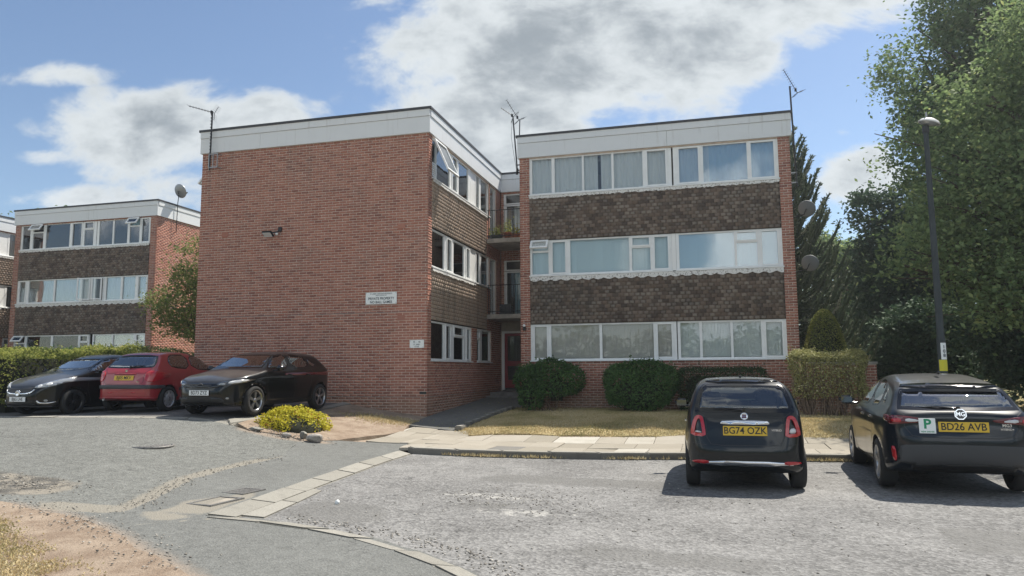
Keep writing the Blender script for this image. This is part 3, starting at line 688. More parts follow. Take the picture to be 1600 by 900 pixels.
def one_rock(name, label, x, y, s, off, grp, m='stone', seed=0):
    bm = bmesh.new(); bmesh.ops.create_icosphere(bm, subdivisions=3, radius=1); rr = random.Random(seed)
    dirs = [Vector((rr.gauss(0, 1), rr.gauss(0, 1), rr.gauss(0, 1))).normalized() for _ in range(11)]; cut = [rr.uniform(0.6, 0.92) for _ in dirs]
    for v in bm.verts:
        for d, c in zip(dirs, cut):
            e = v.co.dot(d) - c
            if e > 0: v.co -= d * e
        v.co += v.co.normalized() * rr.uniform(-0.02, 0.02); v.co = Vector((v.co.x * s[0], v.co.y * s[1], v.co.z * s[2]))
    me = bpy.data.meshes.new(name); bm.to_mesh(me); bm.free(); me.materials.append(M[m])
    return tag(obj(name, me, None, (x, y, H(x, y) + off + s[2] * 0.6)), label, 'rock', grp)
one_rock('rock', 'large grey rock with a pitted face at the tarmac edge', -7.76, 13.38, (0.19, 0.13, 0.105), 0.03, 'rocks by the yellow shrub', seed=3)
one_rock('rock', 'pale angular stone between yellow shrub and large grey rock', -8.10, 13.52, (0.085, 0.07, 0.115), 0.03, 'rocks by the yellow shrub', 'kerbstone', 5)
one_rock('rock', 'long flat whitish stone lying left of the yellow shrub', -9.13, 13.36, (0.21, 0.07, 0.05), 0.02, 'rocks by the yellow shrub', 'kerbstone', 8)
one_rock('rock', 'low flat stone in front of the yellow shrub', -8.45, 13.45, (0.14, 0.08, 0.06), 0.02, 'rocks by the yellow shrub', 'stone', 12)
one_rock('pebble', 'small white round stone on the road near the kerb', -4.46, 8.25, (0.036, 0.033, 0.033), 0.0, None, 'white_sign', 9)
# manhole and drains
def cover(name, label, cat, x, y, rz, w, d, off, roundc=False, slots=0):
    t = thing(name, label, cat, (x, y, H(x, y) + off), rz)
    a = MB()
    if roundc:
        a.lathe([(0.36, -0.02), (0.36, 0.003), (0.315, 0.003), (0.315, -0.004)], n=36); a.build('frame', M['cast_iron'], t, (0, 0, 0))
        b = MB(); b.lathe([(0, -0.002), (0.30, -0.002), (0.305, -0.01)], n=36)
        for i in range(-5, 6):
            for j in range(-5, 6):
                if math.hypot(i, j) * 0.052 < 0.27: b.bbox((i * 0.052, j * 0.052, 0.0), (0.018, 0.018, 0.005), None, 0.003)
        b.build('lid', M['cast_iron'], t, (0, 0, 0))
    else:
        for sx in (-1, 1): a.box(sx * w - 0.02, sx * w + 0.02, -d - 0.02, d + 0.02, -0.03, 0.008)
        for sy in (-1, 1): a.box(-w + 0.0205, w - 0.0205, sy * d - 0.02, sy * d + 0.02, -0.03, 0.0075)
        a.build('frame', M['cast_iron'], t, (0, 0, 0)); b = MB()
        if slots:
            b.box(-w + 0.021, w - 0.021, -d + 0.021, d - 0.021, -0.03, -0.02)
            for i in range(slots): xx = -w + (i + 0.5) * 2 * w / slots; b.box(xx - w / slots * 0.55, xx + w / slots * 0.55, -d + 0.022, d - 0.022, -0.02, 0.004)
            b.build('grate', M['cast_iron'], t, (0, 0, 0))
        else:
            b.box(-w + 0.022, w - 0.022, -d + 0.022, d - 0.022, -0.03, -0.004); b.build('lid', M['stained_concrete'], t, (0, 0, 0))
    return t
cover('manhole_cover', 'round cast iron manhole cover set in the driveway tarmac', 'manhole cover', -9.55, 10.95, 0.2, 0, 0, 0.010, True)
cover('inspection_cover', 'rectangular recessed inspection cover by the dropped kerb', 'drain cover', -5.83, 7.78, -0.1, 0.17, 0.26, 0.022)
cover('drain_grate', 'small iron drain grate in the crossing tarmac', 'drain', -5.95, 8.50, -0.12, 0.16, 0.19, 0.022, False, 6)

# dry grass
def grass(name, n, inside, hgt, label, off):
    P = []
    while len(P) < n:
        q = inside()
        if q is not None: P.append(q)
    P = np.array(P); z = HV(P) + off; a = RNG.uniform(0, 2 * np.pi, n); h = RNG.uniform(hgt[0], hgt[1], n); w = RNG.uniform(0.006, 0.014, n)
    le = RNG.normal(0, 0.5, (n, 2)) * h[:, None]
    B = np.column_stack([P, z]); d = np.column_stack([np.cos(a) * w, np.sin(a) * w, np.zeros(n)])
    V = np.stack([B - d, B + d, B + np.column_stack([le, h])], 1).reshape(-1, 3)
    o = obj(name, np_mesh(name, V, np.arange(n * 3).reshape(n, 3), M['grass_blade'])); tag(o, label, kind='stuff')
def in_lawn():
    x = random.uniform(-5.9, 9); y = random.uniform(16.25, 21.8)
    if y < LE(x) - 0.05 + random.gauss(0, 0.06) or (x < -5.75 and y > 17): return None
    if random.random() < (y - 16) / 9: return None
    return (x, y)
grass('lawn_grass', 110000, in_lawn, (0.015, 0.045), 'short straw coloured grass on the front lawn', 0.008)
def in_verge():
    x = random.uniform(-9, -3.2); y = random.uniform(3.2, 6.3)
    e = np.interp(x, [-9, -6.85, -6.22, -5.65, -4.94, -3.2], [6.2, 5.84, 5.44, 5.2, 4.84, 3.6])
    d = e - y + random.gauss(0, 0.13)
    if d < 0 or math.sin(x * 5.1 + 1) * math.sin(y * 6.3) + math.sin(x * 13) * 0.4 < -0.55 + random.gauss(0, 0.2): return None
    return (x, y)
grass('verge_grass', 42000, in_verge, (0.008, 0.026), 'dry bleached grass on the near verge', 0.036)
def in_gutter():
    if random.random() < 0.25:
        x = random.choice([-4.4, -3.2, -1.4, 1.6, -0.2, 2.0, -4.1]) + random.gauss(0, 0.25); return (x, KX(x) - abs(random.gauss(0, 0.05)) - 0.01)
    x = random.gauss(-7.9, 0.45); y = random.gauss(17.1, 0.3)
    return (x, y) if -9.5 < x < -7.2 else None
grass('gutter_weeds', 3600, in_gutter, (0.02, 0.07), 'withered weeds along the gutter and mound', 0.02)
# ------------------------------------------------------------------ the flats
class Pl:
    "a vertical facade plane: u along it, d outwards, z up"
    def __init__(s, kind, c): s.k = kind; s.c = c
    def P(s, u, d, z):
        return (u, s.c - d, z) if s.k == 'F' else (s.c + d, u, z) if s.k == 'R' else (s.c - d, u, z) if s.k == 'L' else (u, s.c + d, z)
    def box(s, mb, u0, u1, d0, d1, z0, z1, mi=0):
        a, b = s.P(u0, d0, z0), s.P(u1, d1, z1)
        return mb.box(min(a[0], b[0]), max(a[0], b[0]), min(a[1], b[1]), max(a[1], b[1]), z0, z1, mi)
BW, BH, BL = 0.225, 0.075, 0.0145
def in_hole(u, z, holes): return any(h[0] - 1e-4 <= u <= h[1] + 1e-4 and h[2] - 1e-4 <= z <= h[3] + 1e-4 for h in holes)
def cells(u0, u1, z0, z1, holes):
    us = sorted({u0, u1} | {min(max(x, u0), u1) for h in holes for x in h[:2]}); zs = sorted({z0, z1} | {min(max(x, z0), z1) for h in holes for x in h[2:]})
    for j in range(len(zs) - 1):
        run = None
        for i in range(len(us) - 1):
            solid = us[i + 1] - us[i] > 1e-6 and not in_hole((us[i] + us[i + 1]) / 2, (zs[j] + zs[j + 1]) / 2, holes)
            if solid: run = [run[0], us[i + 1]] if run else [us[i], us[i + 1]]
            if run and (not solid or i == len(us) - 2): yield run[0], run[1], zs[j], zs[j + 1]; run = None
def brick_boxes(pl, u0, u1, z0, z1, holes, zref):
    "list of (ua, ub, za, zb) for every brick of the panel"
    out = []; k = math.floor((z0 - zref) / BH + 1e-6)
    while zref + k * BH < z1 - 0.02:
        za, zb = max(zref + k * BH + BL / 2, z0), min(zref + (k + 1) * BH - BL / 2, z1)
        if zb - za > 0.02:
            segs = [(u0, u1)]
            for h in holes:
                if h[2] < (za + zb) / 2 < h[3]:
                    ns = []
                    for a, b in segs:
                        if h[1] <= a or h[0] >= b: ns.append((a, b)); continue
                        if h[0] > a: ns.append((a, h[0]))
                        if h[1] < b: ns.append((h[1], b))
                    segs = ns
            for a, b in segs:
                i = math.floor((a - u0) / BW) - 1; o = u0 + (BW / 2 if k % 2 else 0)
                while o + i * BW < b:
                    ua, ub = max(o + i * BW, a), min(o + (i + 1) * BW, b)
                    ua, ub = (ua + BL / 2 if ua > a else ua), (ub - BL / 2 if ub < b else ub)
                    if ub - ua > 0.025: out.append((ua, ub, za, zb))
                    i += 1
        k += 1
    return out
def brick_stuff(pl, L, name, parent, wall):
    "many bricks as one mesh: front face and four sides, slightly uneven"
    n = len(L); A = np.array(L); d = RNG.uniform(0.0025, 0.0055, n); tl = RNG.normal(0, 0.0007, (n, 4))
    V = np.zeros((n, 8, 3)); org = np.array(ORI[parent.name])
    for q, (iu, iz) in enumerate(((0, 2), (1, 2), (1, 3), (0, 3))):
        for half in (0, 1):
            u, z = A[:, iu], A[:, iz]; dd = d + tl[:, q] if half else np.full(n, -0.004)
            if pl.k == 'F': V[:, q + 4 * half] = np.column_stack([u, pl.c - dd, z])
            elif pl.k == 'R': V[:, q + 4 * half] = np.column_stack([pl.c + dd, u, z])
            elif pl.k == 'L': V[:, q + 4 * half] = np.column_stack([pl.c - dd, u, z])
    fs = np.array([(4, 5, 6, 7), (0, 1, 5, 4), (1, 2, 6, 5), (2, 3, 7, 6), (3, 0, 4, 7)])
    if pl.k == 'L': fs = fs[:, ::-1]
    Fc = (fs[None] + (np.arange(n) * 8)[:, None, None]).reshape(-1, 4)
    o = obj(name, np_mesh(name, V.reshape(-1, 3) - org, Fc, M['brick']), wall); o['kind'] = 'stuff'; return o
def wall(parent, pl, u0, u1, z0, z1, holes=(), thick=0.25, bricks=True, single=0, near=None, name='wall', zref=0.904, din=0.0):
    mb = MB()
    for a, b, c, d in cells(u0 + din, u1, z0, z1, holes): pl.box(mb, a, b, -thick, 0, c, d)
    w = mb.build(name, M['mortar'], parent)
    if not bricks: return w
    L = brick_boxes(pl, u0, u1, z0, z1, holes, zref)
    if single:
        full = [b for b in L if b[1] - b[0] > BW - BL - 0.02 and b[3] - b[2] > BH - BL - 0.01]
        full.sort(key=lambda b: math.dist(pl.P((b[0] + b[1]) / 2, 0, (b[2] + b[3]) / 2), near)); pick_ = set(full[:single])
        L2 = [b for b in L if b not in pick_]; m8 = MB(); hw, hh = (BW - BL) / 2, (BH - BL) / 2
        pz = Pl(pl.k, 0); pz.box(m8, -hw, hw, -0.004, 0.004, -hh, hh); me = None
        for b in full[:single]:
            if me is None:
                o = m8.build('brick', M['brick_single'], w, org=(0, 0, 0)); me = o.data
            else: o = obj('brick', me, w)
            p = Vector(pl.P((b[0] + b[1]) / 2, random.uniform(-0.002, 0.002), (b[2] + b[3]) / 2)); o.location = p - ORI[parent.name]
        L = L2
    if L: brick_stuff(pl, L, 'brickwork', parent, w)
    return w
TW, TG = 0.165, 0.108
def tiles(parent, pl, u0, u1, z0, z1, single=0, near=None, m='tile'):
    "hung plain tiles, each tilted out at its lower edge"
    mb = MB(); pl.box(mb, u0, u1, -0.1, 0.0, z0, z1); back = mb.build('tile_hanging', M['batten'], parent)
    L = []; n = max(1, round((z1 - z0) / TG)); g = (z1 - z0) / n
    for k in range(n):
        i = 0; o = u0 - (TW / 2 if k % 2 else 0)
        while o + i * TW < u1 - 0.02:
            a, b = max(o + i * TW, u0) + 0.002, min(o + (i + 1) * TW, u1) - 0.002
            if b - a > 0.03: L.append((a, b, z0 + k * g + (0.013 if pl.k == 'R' else 0.003), z0 + (k + 1) * g))  # wider gap on the side wall stands for shade under the tile lips
            i += 1
    def mk(A, org, dd=None):
        n = len(A); d1 = RNG.uniform(0.0125, 0.0155, n) + (0.0 if pl.k == 'R' else 0.004) if dd is None else np.full(n, 0.0145 if pl.k == 'R' else 0.018); d0 = np.full(n, 0.0075); V = np.zeros((n, 8, 3)); w = RNG.normal(0, 0.0025, (n, 2)) if dd is None else np.zeros((n, 2))
        corners = [(A[:, 0], d1 + w[:, 0], A[:, 2]), (A[:, 1], d1 + w[:, 1], A[:, 2] + w[:, 1]), (A[:, 1], d0, A[:, 3]), (A[:, 0], d0, A[:, 3]),
                   (A[:, 0], d1 - 0.020, A[:, 2]), (A[:, 1], d1 - 0.020, A[:, 2]), (A[:, 1], d0 - 0.012, A[:, 3]), (A[:, 0], d0 - 0.012, A[:, 3])]
        for q, (u, d, z) in enumerate(corners): V[:, q] = np.column_stack([u, pl.c - d, z]) if pl.k == 'F' else np.column_stack([pl.c + d, u, z])
        fs = np.array([(0, 1, 2, 3), (4, 5, 1, 0), (5, 6, 2, 1), (7, 4, 0, 3)]); Fc = (fs[None] + (np.arange(n) * 8)[:, None, None]).reshape(-1, 4)
        uv1 = np.array([(0, 0), (1, 0), (1, 1), (0, 1)] + [(9, 9)] * 12, float); uv = np.tile(uv1, (n, 1))
        return V.reshape(-1, 3) - np.array(org), Fc, uv
    S_ = []
    if single:
        full = [b for b in L if b[1] - b[0] > TW - 0.01]; full.sort(key=lambda b: math.dist(pl.P((b[0] + b[1]) / 2, 0, (b[2] + b[3]) / 2), near)); S_ = full[:single]; s2 = set(S_); L = [b for b in L if b not in s2]
        c = ((S_[0][0] + S_[0][1]) / 2, (S_[0][2] + S_[0][3]) / 2); V, Fc, uv = mk(np.array([S_[0]]), pl.P(c[0], 0, c[1]), 1); me = np_mesh('tile', V, Fc, M[m + '_single'], uv=uv)
        for b in S_:
            o = obj('tile', me, back, Vector(pl.P((b[0] + b[1]) / 2, random.uniform(-0.003, 0.004), (b[2] + b[3]) / 2)) - ORI[parent.name]); o.rotation_euler.x = random.gauss(0, 0.012)
    if L:
        V, Fc, uv = mk(np.array(L), ORI[parent.name]); o = obj('tiling', np_mesh('tiling', V, Fc, M[m], uv=uv), back); o['kind'] = 'stuff'
    return back
def drape(pl, u0, u1, z0, z1, d, m, parent, kind='curtain', amp=0.035, per=0.16, slat=0.089, full=1.0, ph=0.0):
    "a folded curtain, or vertical blind slats, hanging behind the panes"
    org = np.array(ORI[parent.name])
    if kind == 'blind':
        mb = MB(); u = u0
        while u < u1 - 0.01:
            w = min(slat, u1 - u); a = random.uniform(0.2, 0.55); p = [pl.P(u, d - a * 0.03, z0), pl.P(u + w * 0.98, d + a * 0.03, z0), pl.P(u + w * 0.98, d + a * 0.03, z1), pl.P(u, d - a * 0.03, z1)]
            mb.add(p, [(0, 1, 2, 3)]); u += slat * 0.93
        return mb.build('blind', m, parent)
    n = max(8, int((u1 - u0) / 0.022)); us = np.linspace(u0, u1, n); ph = random.uniform(0, 9); k = 2 * np.pi / per
    off = amp * (0.6 * np.sin(k * us + ph + 0.9 * np.sin(us * 3.1 + ph)) + 0.4 * np.sin(k * 0.53 * us + ph * 2)); rows = []
    for j, z in enumerate((z0, (z0 + z1) / 2, z1)):
        f = (1.0, 0.9, 0.7)[j]; rows.append(np.array([pl.P(u, d + o * f, z) for u, o in zip(us, off)]))
    V = np.concatenate(rows) - org; i = np.arange(n - 1); Fc = np.concatenate([np.stack([r * n + i, r * n + i + 1, (r + 1) * n + i + 1, (r + 1) * n + i], 1) for r in (0, 1)])
    o = obj('curtain', np_mesh('curtain', V, Fc, m, smooth=True), parent); return o
FW = 0.048
def sash(mb, pl, u0, u1, z0, z1, d0, d1, w=0.055, mi=0):
    pl.box(mb, u0, u0 + w, d0, d1, z0, z1, mi); pl.box(mb, u1 - w, u1, d0, d1, z0, z1, mi)
    pl.box(mb, u0 + w, u1 - w, d0, d1, z0, z0 + w, mi); pl.box(mb, u0 + w, u1 - w, d0, d1, z1 - w, z1, mi)
def open_sash(parent, pl, u0, u1, z0, z1, ang, hinge, glass):
    "a casement swung open: top hung, or hung at one side"
    mb = MB(); lp = Pl('F', 0.0); W, Hh = u1 - u0, z1 - z0
    sash(mb, lp, 0, W, -Hh, 0, 0.0, 0.05, 0.06); g = MB(); lp.box(g, 0.06, W - 0.06, 0.02, 0.026, -Hh + 0.06, -0.06)
    if hinge == 'T': R = Matrix.Rotation(-ang, 4, 'X')
    elif hinge == 'R': R = Matrix.Translation((W, 0, 0)) @ Matrix.Rotation(ang, 4, 'Z') @ Matrix.Translation((-W, 0, 0))
    else: R = Matrix.Rotation(-ang, 4, 'Z')
    base = {'F': Matrix.Identity(4), 'R': Matrix.Rotation(math.pi / 2, 4, 'Z'), 'L': Matrix.Rotation(-math.pi / 2, 4, 'Z')}[pl.k]
    ustart = u1 if pl.k == 'L' else u0
    T = Matrix.Translation(Vector(pl.P(ustart, 0.015, z1)) - ORI[parent.name]) @ base @ R
    a = mb.build('casement', M['upvc'], parent, org=(0, 0, 0)); a.data.transform(T); ORI[a.name] = ORI[parent.name]
    b = g.build('pane', M[glass], parent, org=(0, 0, 0)); b.data.transform(T)
def window(parent, pl, u0, u1, z0, z1, panes, cover=None, glass='glass', setb=0.05, sill=True, name='window', post=False, frame='upvc'):
    """one window unit. panes: (a, b, kind) with kind f fixed, s sash, t transom light over a pane, to the same with its top light open,
    so/sl sash open (hinged right / left), p solid panel"""
    mb = MB(); d0, d1 = -setb - 0.06, -setb + 0.012
    pl.box(mb, u0, u1, d0, d1, z1 - FW, z1); pl.box(mb, u0, u1, d0, d1, z0, z0 + FW)
    edges = [(u0, panes[0][0])] + [(panes[i][1], panes[i + 1][0]) for i in range(len(panes) - 1)] + [(panes[-1][1], u1)]
    for a, b in edges:
        if b - a > 0.004: pl.box(mb, a, b, d0, d1 - 0.001, z0 + FW, z1 - FW)
    w = None; glz = []
    zt = z0 + FW + (z1 - z0 - 2 * FW) * 0.70
    for a, b, k in panes:
        lo, hi = z0 + FW, z1 - FW
        if k == 'f': glz.append((a, b, lo, hi))
        elif k == 's': sash(mb, pl, a - 0.025, b + 0.025, lo - 0.02, hi + 0.02, d1 - 0.02, d1 + 0.022, 0.05); glz.append((a + 0.025, b - 0.025, lo + 0.03, hi - 0.03))
        elif k == 't':
            pl.box(mb, a, b, d0, d1 - 0.002, zt - 0.03, zt + 0.03); sash(mb, pl, a - 0.02, b + 0.02, zt + 0.012, hi + 0.018, d1 - 0.02, d1 + 0.02, 0.045); glz += [(a, b, lo, zt - 0.03), (a + 0.025, b - 0.025, zt + 0.057, hi - 0.027)]
        elif k == 'to': pl.box(mb, a, b, d0, d1 - 0.002, zt - 0.03, zt + 0.03); glz.append((a, b, lo, zt - 0.03))
        elif k == 'p': pl.box(mb, a, b, d0, d1 - 0.012, lo, hi)
    w = mb.build(name, M[frame], parent)
    for a, b, c, d in glz:
        g = MB(); pl.box(g, a, b, d0 + 0.035, d0 + 0.041, c, d); g.build('pane', M[glass], w)
    for a, b, k in panes:
        if k == 'to': open_sash(w, pl, a - 0.02, b + 0.02, zt + 0.0, z1 - FW + 0.02, 0.62, 'T', glass)
        if k == 'so': open_sash(w, pl, a - 0.02, b + 0.02, z0 + FW, z1 - FW, 0.55, 'R', glass)
        if k == 'sl': open_sash(w, pl, a - 0.02, b + 0.02, z0 + FW, z1 - FW, 0.5, 'L', glass)
        if k == 'toph': open_sash(w, pl, a - 0.02, b + 0.02, z0 + 0.35, z1 - FW, 0.45, 'T', glass)
    if sill:
        s = MB(); pl.box(s, u0 - 0.02, u1 + 0.02, d0, 0.055, z0 - 0.035, z0 - 0.001); s.build('sill', M[frame], w)
    for c in (cover or []):
        kind, m, a, b = c[:4]; drape(pl, a, b, z0 + 0.06 if len(c) < 5 else z0 + c[4], z1 - 0.03, d0 - 0.055, M[m], w, kind, *(c[5:] if len(c) > 5 else ()))
    return w
def flashing(parent, pl, u0, u1, zt, dep, wavy, seed=0):
    "strip under a window row whose lower edge is dressed over the tiles"
    rr = random.Random(seed); n = int((u1 - u0) / 0.05); mb = MB(); pts = []
    for i in range(n + 1):
        u = u0 + (u1 - u0) * i / n; s = abs(math.sin((u - u0) * math.pi / 0.33)) if wavy else rr.random()
        pts.append((u, zt - dep * (0.62 + 0.38 * s) + rr.uniform(-0.008, 0.008)))
    for i in range(n):
        (a, za), (b, zb) = pts[i], pts[i + 1]
        v = [pl.P(a, 0.042, zt), pl.P(b, 0.042, zt), pl.P(b, 0.046, zb), pl.P(a, 0.046, za), pl.P(a, 0.02, zt), pl.P(b, 0.02, zt), pl.P(b, 0.028, zb), pl.P(a, 0.028, za)]
        mb.add(v, [(0, 3, 2, 1), (3, 7, 6, 2), (0, 1, 5, 4)])
    mb.build('flashing', M['flashing'], parent)
def fascia(parent, pl, u0, u1, zb, zt, joints=(), up_j=()):
    zs = zb + 0.47 * (zt - zb) / 0.745
    b = MB(); js = [u0] + sorted(joints) + [u1]
    for i in range(len(js) - 1): pl.box(b, js[i] + (0.004 if i else 0), js[i + 1] - (0.004 if i < len(js) - 2 else 0), 0, 0.055, zb, zs)
    b.build('fascia_board', M['fascia'], parent)
    b = MB(); js = [u0] + sorted(up_j) + [u1]
    for i in range(len(js) - 1): pl.box(b, js[i] + (0.004 if i else 0), js[i + 1] - (0.004 if i < len(js) - 2 else 0), 0, 0.078, zs + 0.006, zt - 0.07)
    b.build('fascia_board', M['fascia'], parent)

def block(dx, dy, dz, label, main):
    X0, Y0, X1, Y1, W1 = -7.46 + dx, 18.68 + dy, -5.63 + dx, 21.88 + dy, 8.10
    XL, YB, YL = -14.95 + dx, 32.0 + dy, 26.0 + dy
    z = lambda v: v + dz
    ZT, ZF, ZR = z(9.08), z(8.335), z(0.904)
    t = thing('block_of_flats', label, 'flats', (X0 + 3, Y1, z(0.3)))
    G, R, F, B = Pl('F', Y0), Pl('R', X0), Pl('F', Y1), Pl('F', YL)
    cam0 = (0, 0, 1.6)
    # --- left wing
    gab = wall(t, G, XL, X0 - 0.003, z(-0.2), ZF, thick=0.2, single=230 if main else 0, near=cam0, bricks=main)
    if main:
        for (u, zz) in ((-14.04, 5.75), (-8.26, 5.69), (-8.24, 3.08), (-14.01, 3.08)):
            mb = MB(); G.box(mb, u - 0.11, u + 0.11, 0.0, 0.012, zz - 0.07, zz + 0.08); mb.build('air_brick', M['brick_single'], t)
        mb = MB(); G.box(mb, -7.67, -7.44 - 0.03, 0.0, 0.013, 0.985, 1.045)
        for k in range(6): G.box(mb, -7.655 + k * 0.03, -7.64 + k * 0.03, 0.012, 0.016, 0.99, 1.04)
        mb.build('air_brick', M['dark_pot'], t)
        # settlement crack along a bed joint
        mb = MB(); u = -14.9
        while u < -7.5:
            l = random.uniform(0.2, 0.5); zz = 3.254 + random.choice((0, 0, 0, 0.003)); 
            if random.random() < 0.75: G.box(mb, u, min(u + l, -7.5), 0.0, 0.0095, zz - 0.007, zz + 0.006)
            u += l
        mb.build('joint', M['interior'], t)
    # damp-proof course, a pale line
    mb = MB(); G.box(mb, XL, X0, 0.0, 0.010, ZR - 0.008, ZR + 0.008); R.box(mb, Y0 - 0.01, YL, 0.0, 0.010, ZR - 0.0075, ZR + 0.0075); mb.build('damp_proof_course', M['concrete'], t)
    Yt = lambda v: v + dy
    S0, S1, S2 = z(1.91), z(4.54), z(7.11)
    rows_r = [(Yt(18.95), Yt(24.55), S2, z(8.30)), (Yt(18.97), Yt(24.6), S1, z(5.64)), (Yt(18.95), Yt(22.56), S0, z(3.01)), (Yt(23.12), Yt(24.76), S0, z(3.01)),
              (Yt(24.62), Yt(25.42), z(6.3), z(8.30)), (Yt(24.66), Yt(25.42), z(3.6), z(5.64)),
              (Yt(18.95), Yt(24.25), z(5.64), S2), (Yt(18.95), Yt(24.25), z(3.01), S1)]
    wall(t, R, Y0 + 0.0, YL, z(-0.2), ZF, rows_r, thick=0.2, single=70 if main else 0, near=cam0, din=0.2005)
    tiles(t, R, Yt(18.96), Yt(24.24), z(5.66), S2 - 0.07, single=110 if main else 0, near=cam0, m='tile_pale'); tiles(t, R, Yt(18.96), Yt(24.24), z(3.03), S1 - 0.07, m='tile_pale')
    flashing(t, R, Yt(18.96), Yt(24.24), S2 - 0.04, 0.09, False, 1); flashing(t, R, Yt(18.96), Yt(22.9), S1 - 0.04, 0.10, False, 2)
    Y = Yt
    window(t, R, Y(18.95), Y(22.52), S2, z(8.30), [(Y(19.0), Y(19.36), 'f'), (Y(19.42), Y(20.54), 'f'), (Y(20.74), Y(21.2), 's'), (Y(21.36), Y(22.32), 'f')], [('curtain', 'curtain_teal', Y(19.3), Y(22.4))], 'glass_blue')
    if main:
        ow = MB(); w_ = tag(empty('window', (X0, Y(18.95), S2), 0, t)); w_.location = Vector((X0, Y(18.95), S2)) - ORI[t.name]; ORI[w_.name] = Vector((X0, Y(18.95), S2))
        open_sash(w_, R, Y(19.02), Y(19.95), S2 + 0.12, z(8.26), 0.42, 'T', 'glass_blue')
        lv = MB()
        for k in range(7): R.box(lv, Y(19.02), Y(19.34), -0.05, -0.034, S2 + 0.08 + k * 0.06, S2 + 0.12 + k * 0.06)
        lv.build('louvre', M['upvc'], w_)
    window(t, R, Y(22.53), Y(24.56), S2, z(8.30), [(Y(22.6), Y(23.08), 'p'), (Y(23.17), Y(23.5), 'f'), (Y(23.68), Y(24.46), 'f')], [('curtain', 'curtain_grey', Y(23.1), Y(23.7))], 'glass')
    window(t, R, Y(18.97), Y(22.52), S1, z(5.64), [(Y(19.02), Y(20.09), 'f'), (Y(20.27), Y(20.7), 's'), (Y(20.9), Y(21.92), 'f'), (Y(22.08), Y(22.44), 's')], [('curtain', 'net', Y(19.0), Y(19.35)), ('curtain', 'net', Y(19.65), Y(20.1)), ('curtain', 'curtain_teal', Y(20.2), Y(22.45))], 'glass_blue')
    window(t, R, Y(22.53), Y(24.6), S1, z(5.64), [(Y(22.6), Y(23.1), 'p'), (Y(23.2), Y(23.54), 'f'), (Y(23.72), Y(24.5), 'f')], [('curtain', 'curtain_teal', Y(23.15), Y(24.55))], 'glass_blue')
    window(t, R, Y(18.95), Y(22.56), S0, z(3.01), [(Y(18.99), Y(20.08), 'f'), (Y(20.22), Y(20.68), 's'), (Y(20.95), Y(21.88), 't'), (Y(22.12), Y(22.5), 's')], [('curtain', 'curtain_grey', Y(19.0), Y(19.75)), ('curtain', 'curtain_teal', Y(20.2), Y(22.5))], 'glass_blue')
    window(t, R, Y(23.12), Y(24.76), S0, z(3.01), [(Y(23.2), Y(23.52), 't'), (Y(23.8), Y(24.68), 'f')], [('curtain', 'curtain_teal', Y(23.2), Y(24.7))], 'glass_blue')
    for zz in (z(6.3), z(3.62)):
        window(t, R, Y(24.62) if zz > z(5) else Y(24.66), Y(25.42), zz, z(8.30) if zz > z(5) else z(5.64), [(Y(24.76), Y(25.32), 'f')], None, 'glass', sill=False, name='balcony_door')
    # --- the recess between the wings: entrance, balconies
    BX0, BX1 = X0 + 0.02, X1 + 0.4
    wall(t, B, BX0, BX1, z(0.3), ZF, [(BX0 + 0.02, BX1, z(0.3), z(3.06)), (BX0 + 0.12, BX1, z(3.6), z(5.72)), (BX0 + 0.12, BX1, z(6.3), z(8.26))], thick=0.15)
    mb = MB(); B.box(mb, BX0 + 0.02, BX1, -0.03, 0.02, z(3.06), z(3.40), 0)
    for k in range(22): B.box(mb, BX0 + 0.06 + k * 0.1, BX0 + 0.11 + k * 0.1, 0.02, 0.03, z(3.08), z(3.38), 0)
    mb.build('ribbed_panel', M['beige_panel'], t)
    d = MB(); DZ = z(0.98)
    for a, b in ((BX0 + 0.13, BX0 + 0.24), (BX0 + 1.02, BX0 + 1.12), (BX0 + 1.22, BX0 + 1.32), (BX0 + 2.0, BX0 + 2.1)): B.box(d, a, b, -0.06, -0.015, DZ, z(2.98))
    for a, b in ((BX0 + 0.24, BX0 + 1.02), (BX0 + 1.32, BX0 + 2.0)):
        B.box(d, a, b, -0.06, -0.015, DZ, DZ + 0.28); B.box(d, a, b, -0.06, -0.015, DZ + 0.80, DZ + 0.98); B.box(d, a, b, -0.06, -0.015, z(2.88), z(2.98))
    dr = d.build('entrance_door', M['red_paint'], t)
    for a, b in ((BX0 + 0.24, BX0 + 1.02), (BX0 + 1.32, BX0 + 2.0)):
        for c, e in ((DZ + 0.28, DZ + 0.80), (DZ + 0.98, z(2.88))):
            g = MB(); B.box(g, a, b, -0.045, -0.038, c, e); g.build('pane', M['glass'], dr)
    mb = MB(); mb.tube([B.P(BX0 + 0.98, 0.03, DZ + 0.85), B.P(BX0 + 0.98, 0.03, DZ + 1.15)], 0.015); mb.build('handle', M['grey_metal'], dr)
    mb = MB(); B.box(mb, BX0 + 0.03, BX0 + 0.125, -0.08, 0.015, z(0.9), z(3.06)); B.box(mb, BX0 + 0.126, BX1, -0.08, 0.014, z(2.985), z(3.058)); mb.build('door_frame', M['upvc_bright'], t)
    mb = MB(); mb.box(X0 + 0.003, X1, Y(24.62), YL - 0.003, z(0.2), z(0.86)); mb.box(X0 + 0.002, X1, Y(24.1), Y(24.618), z(0.2), z(0.74)); mb.build('step', M['concrete_dark'], t)
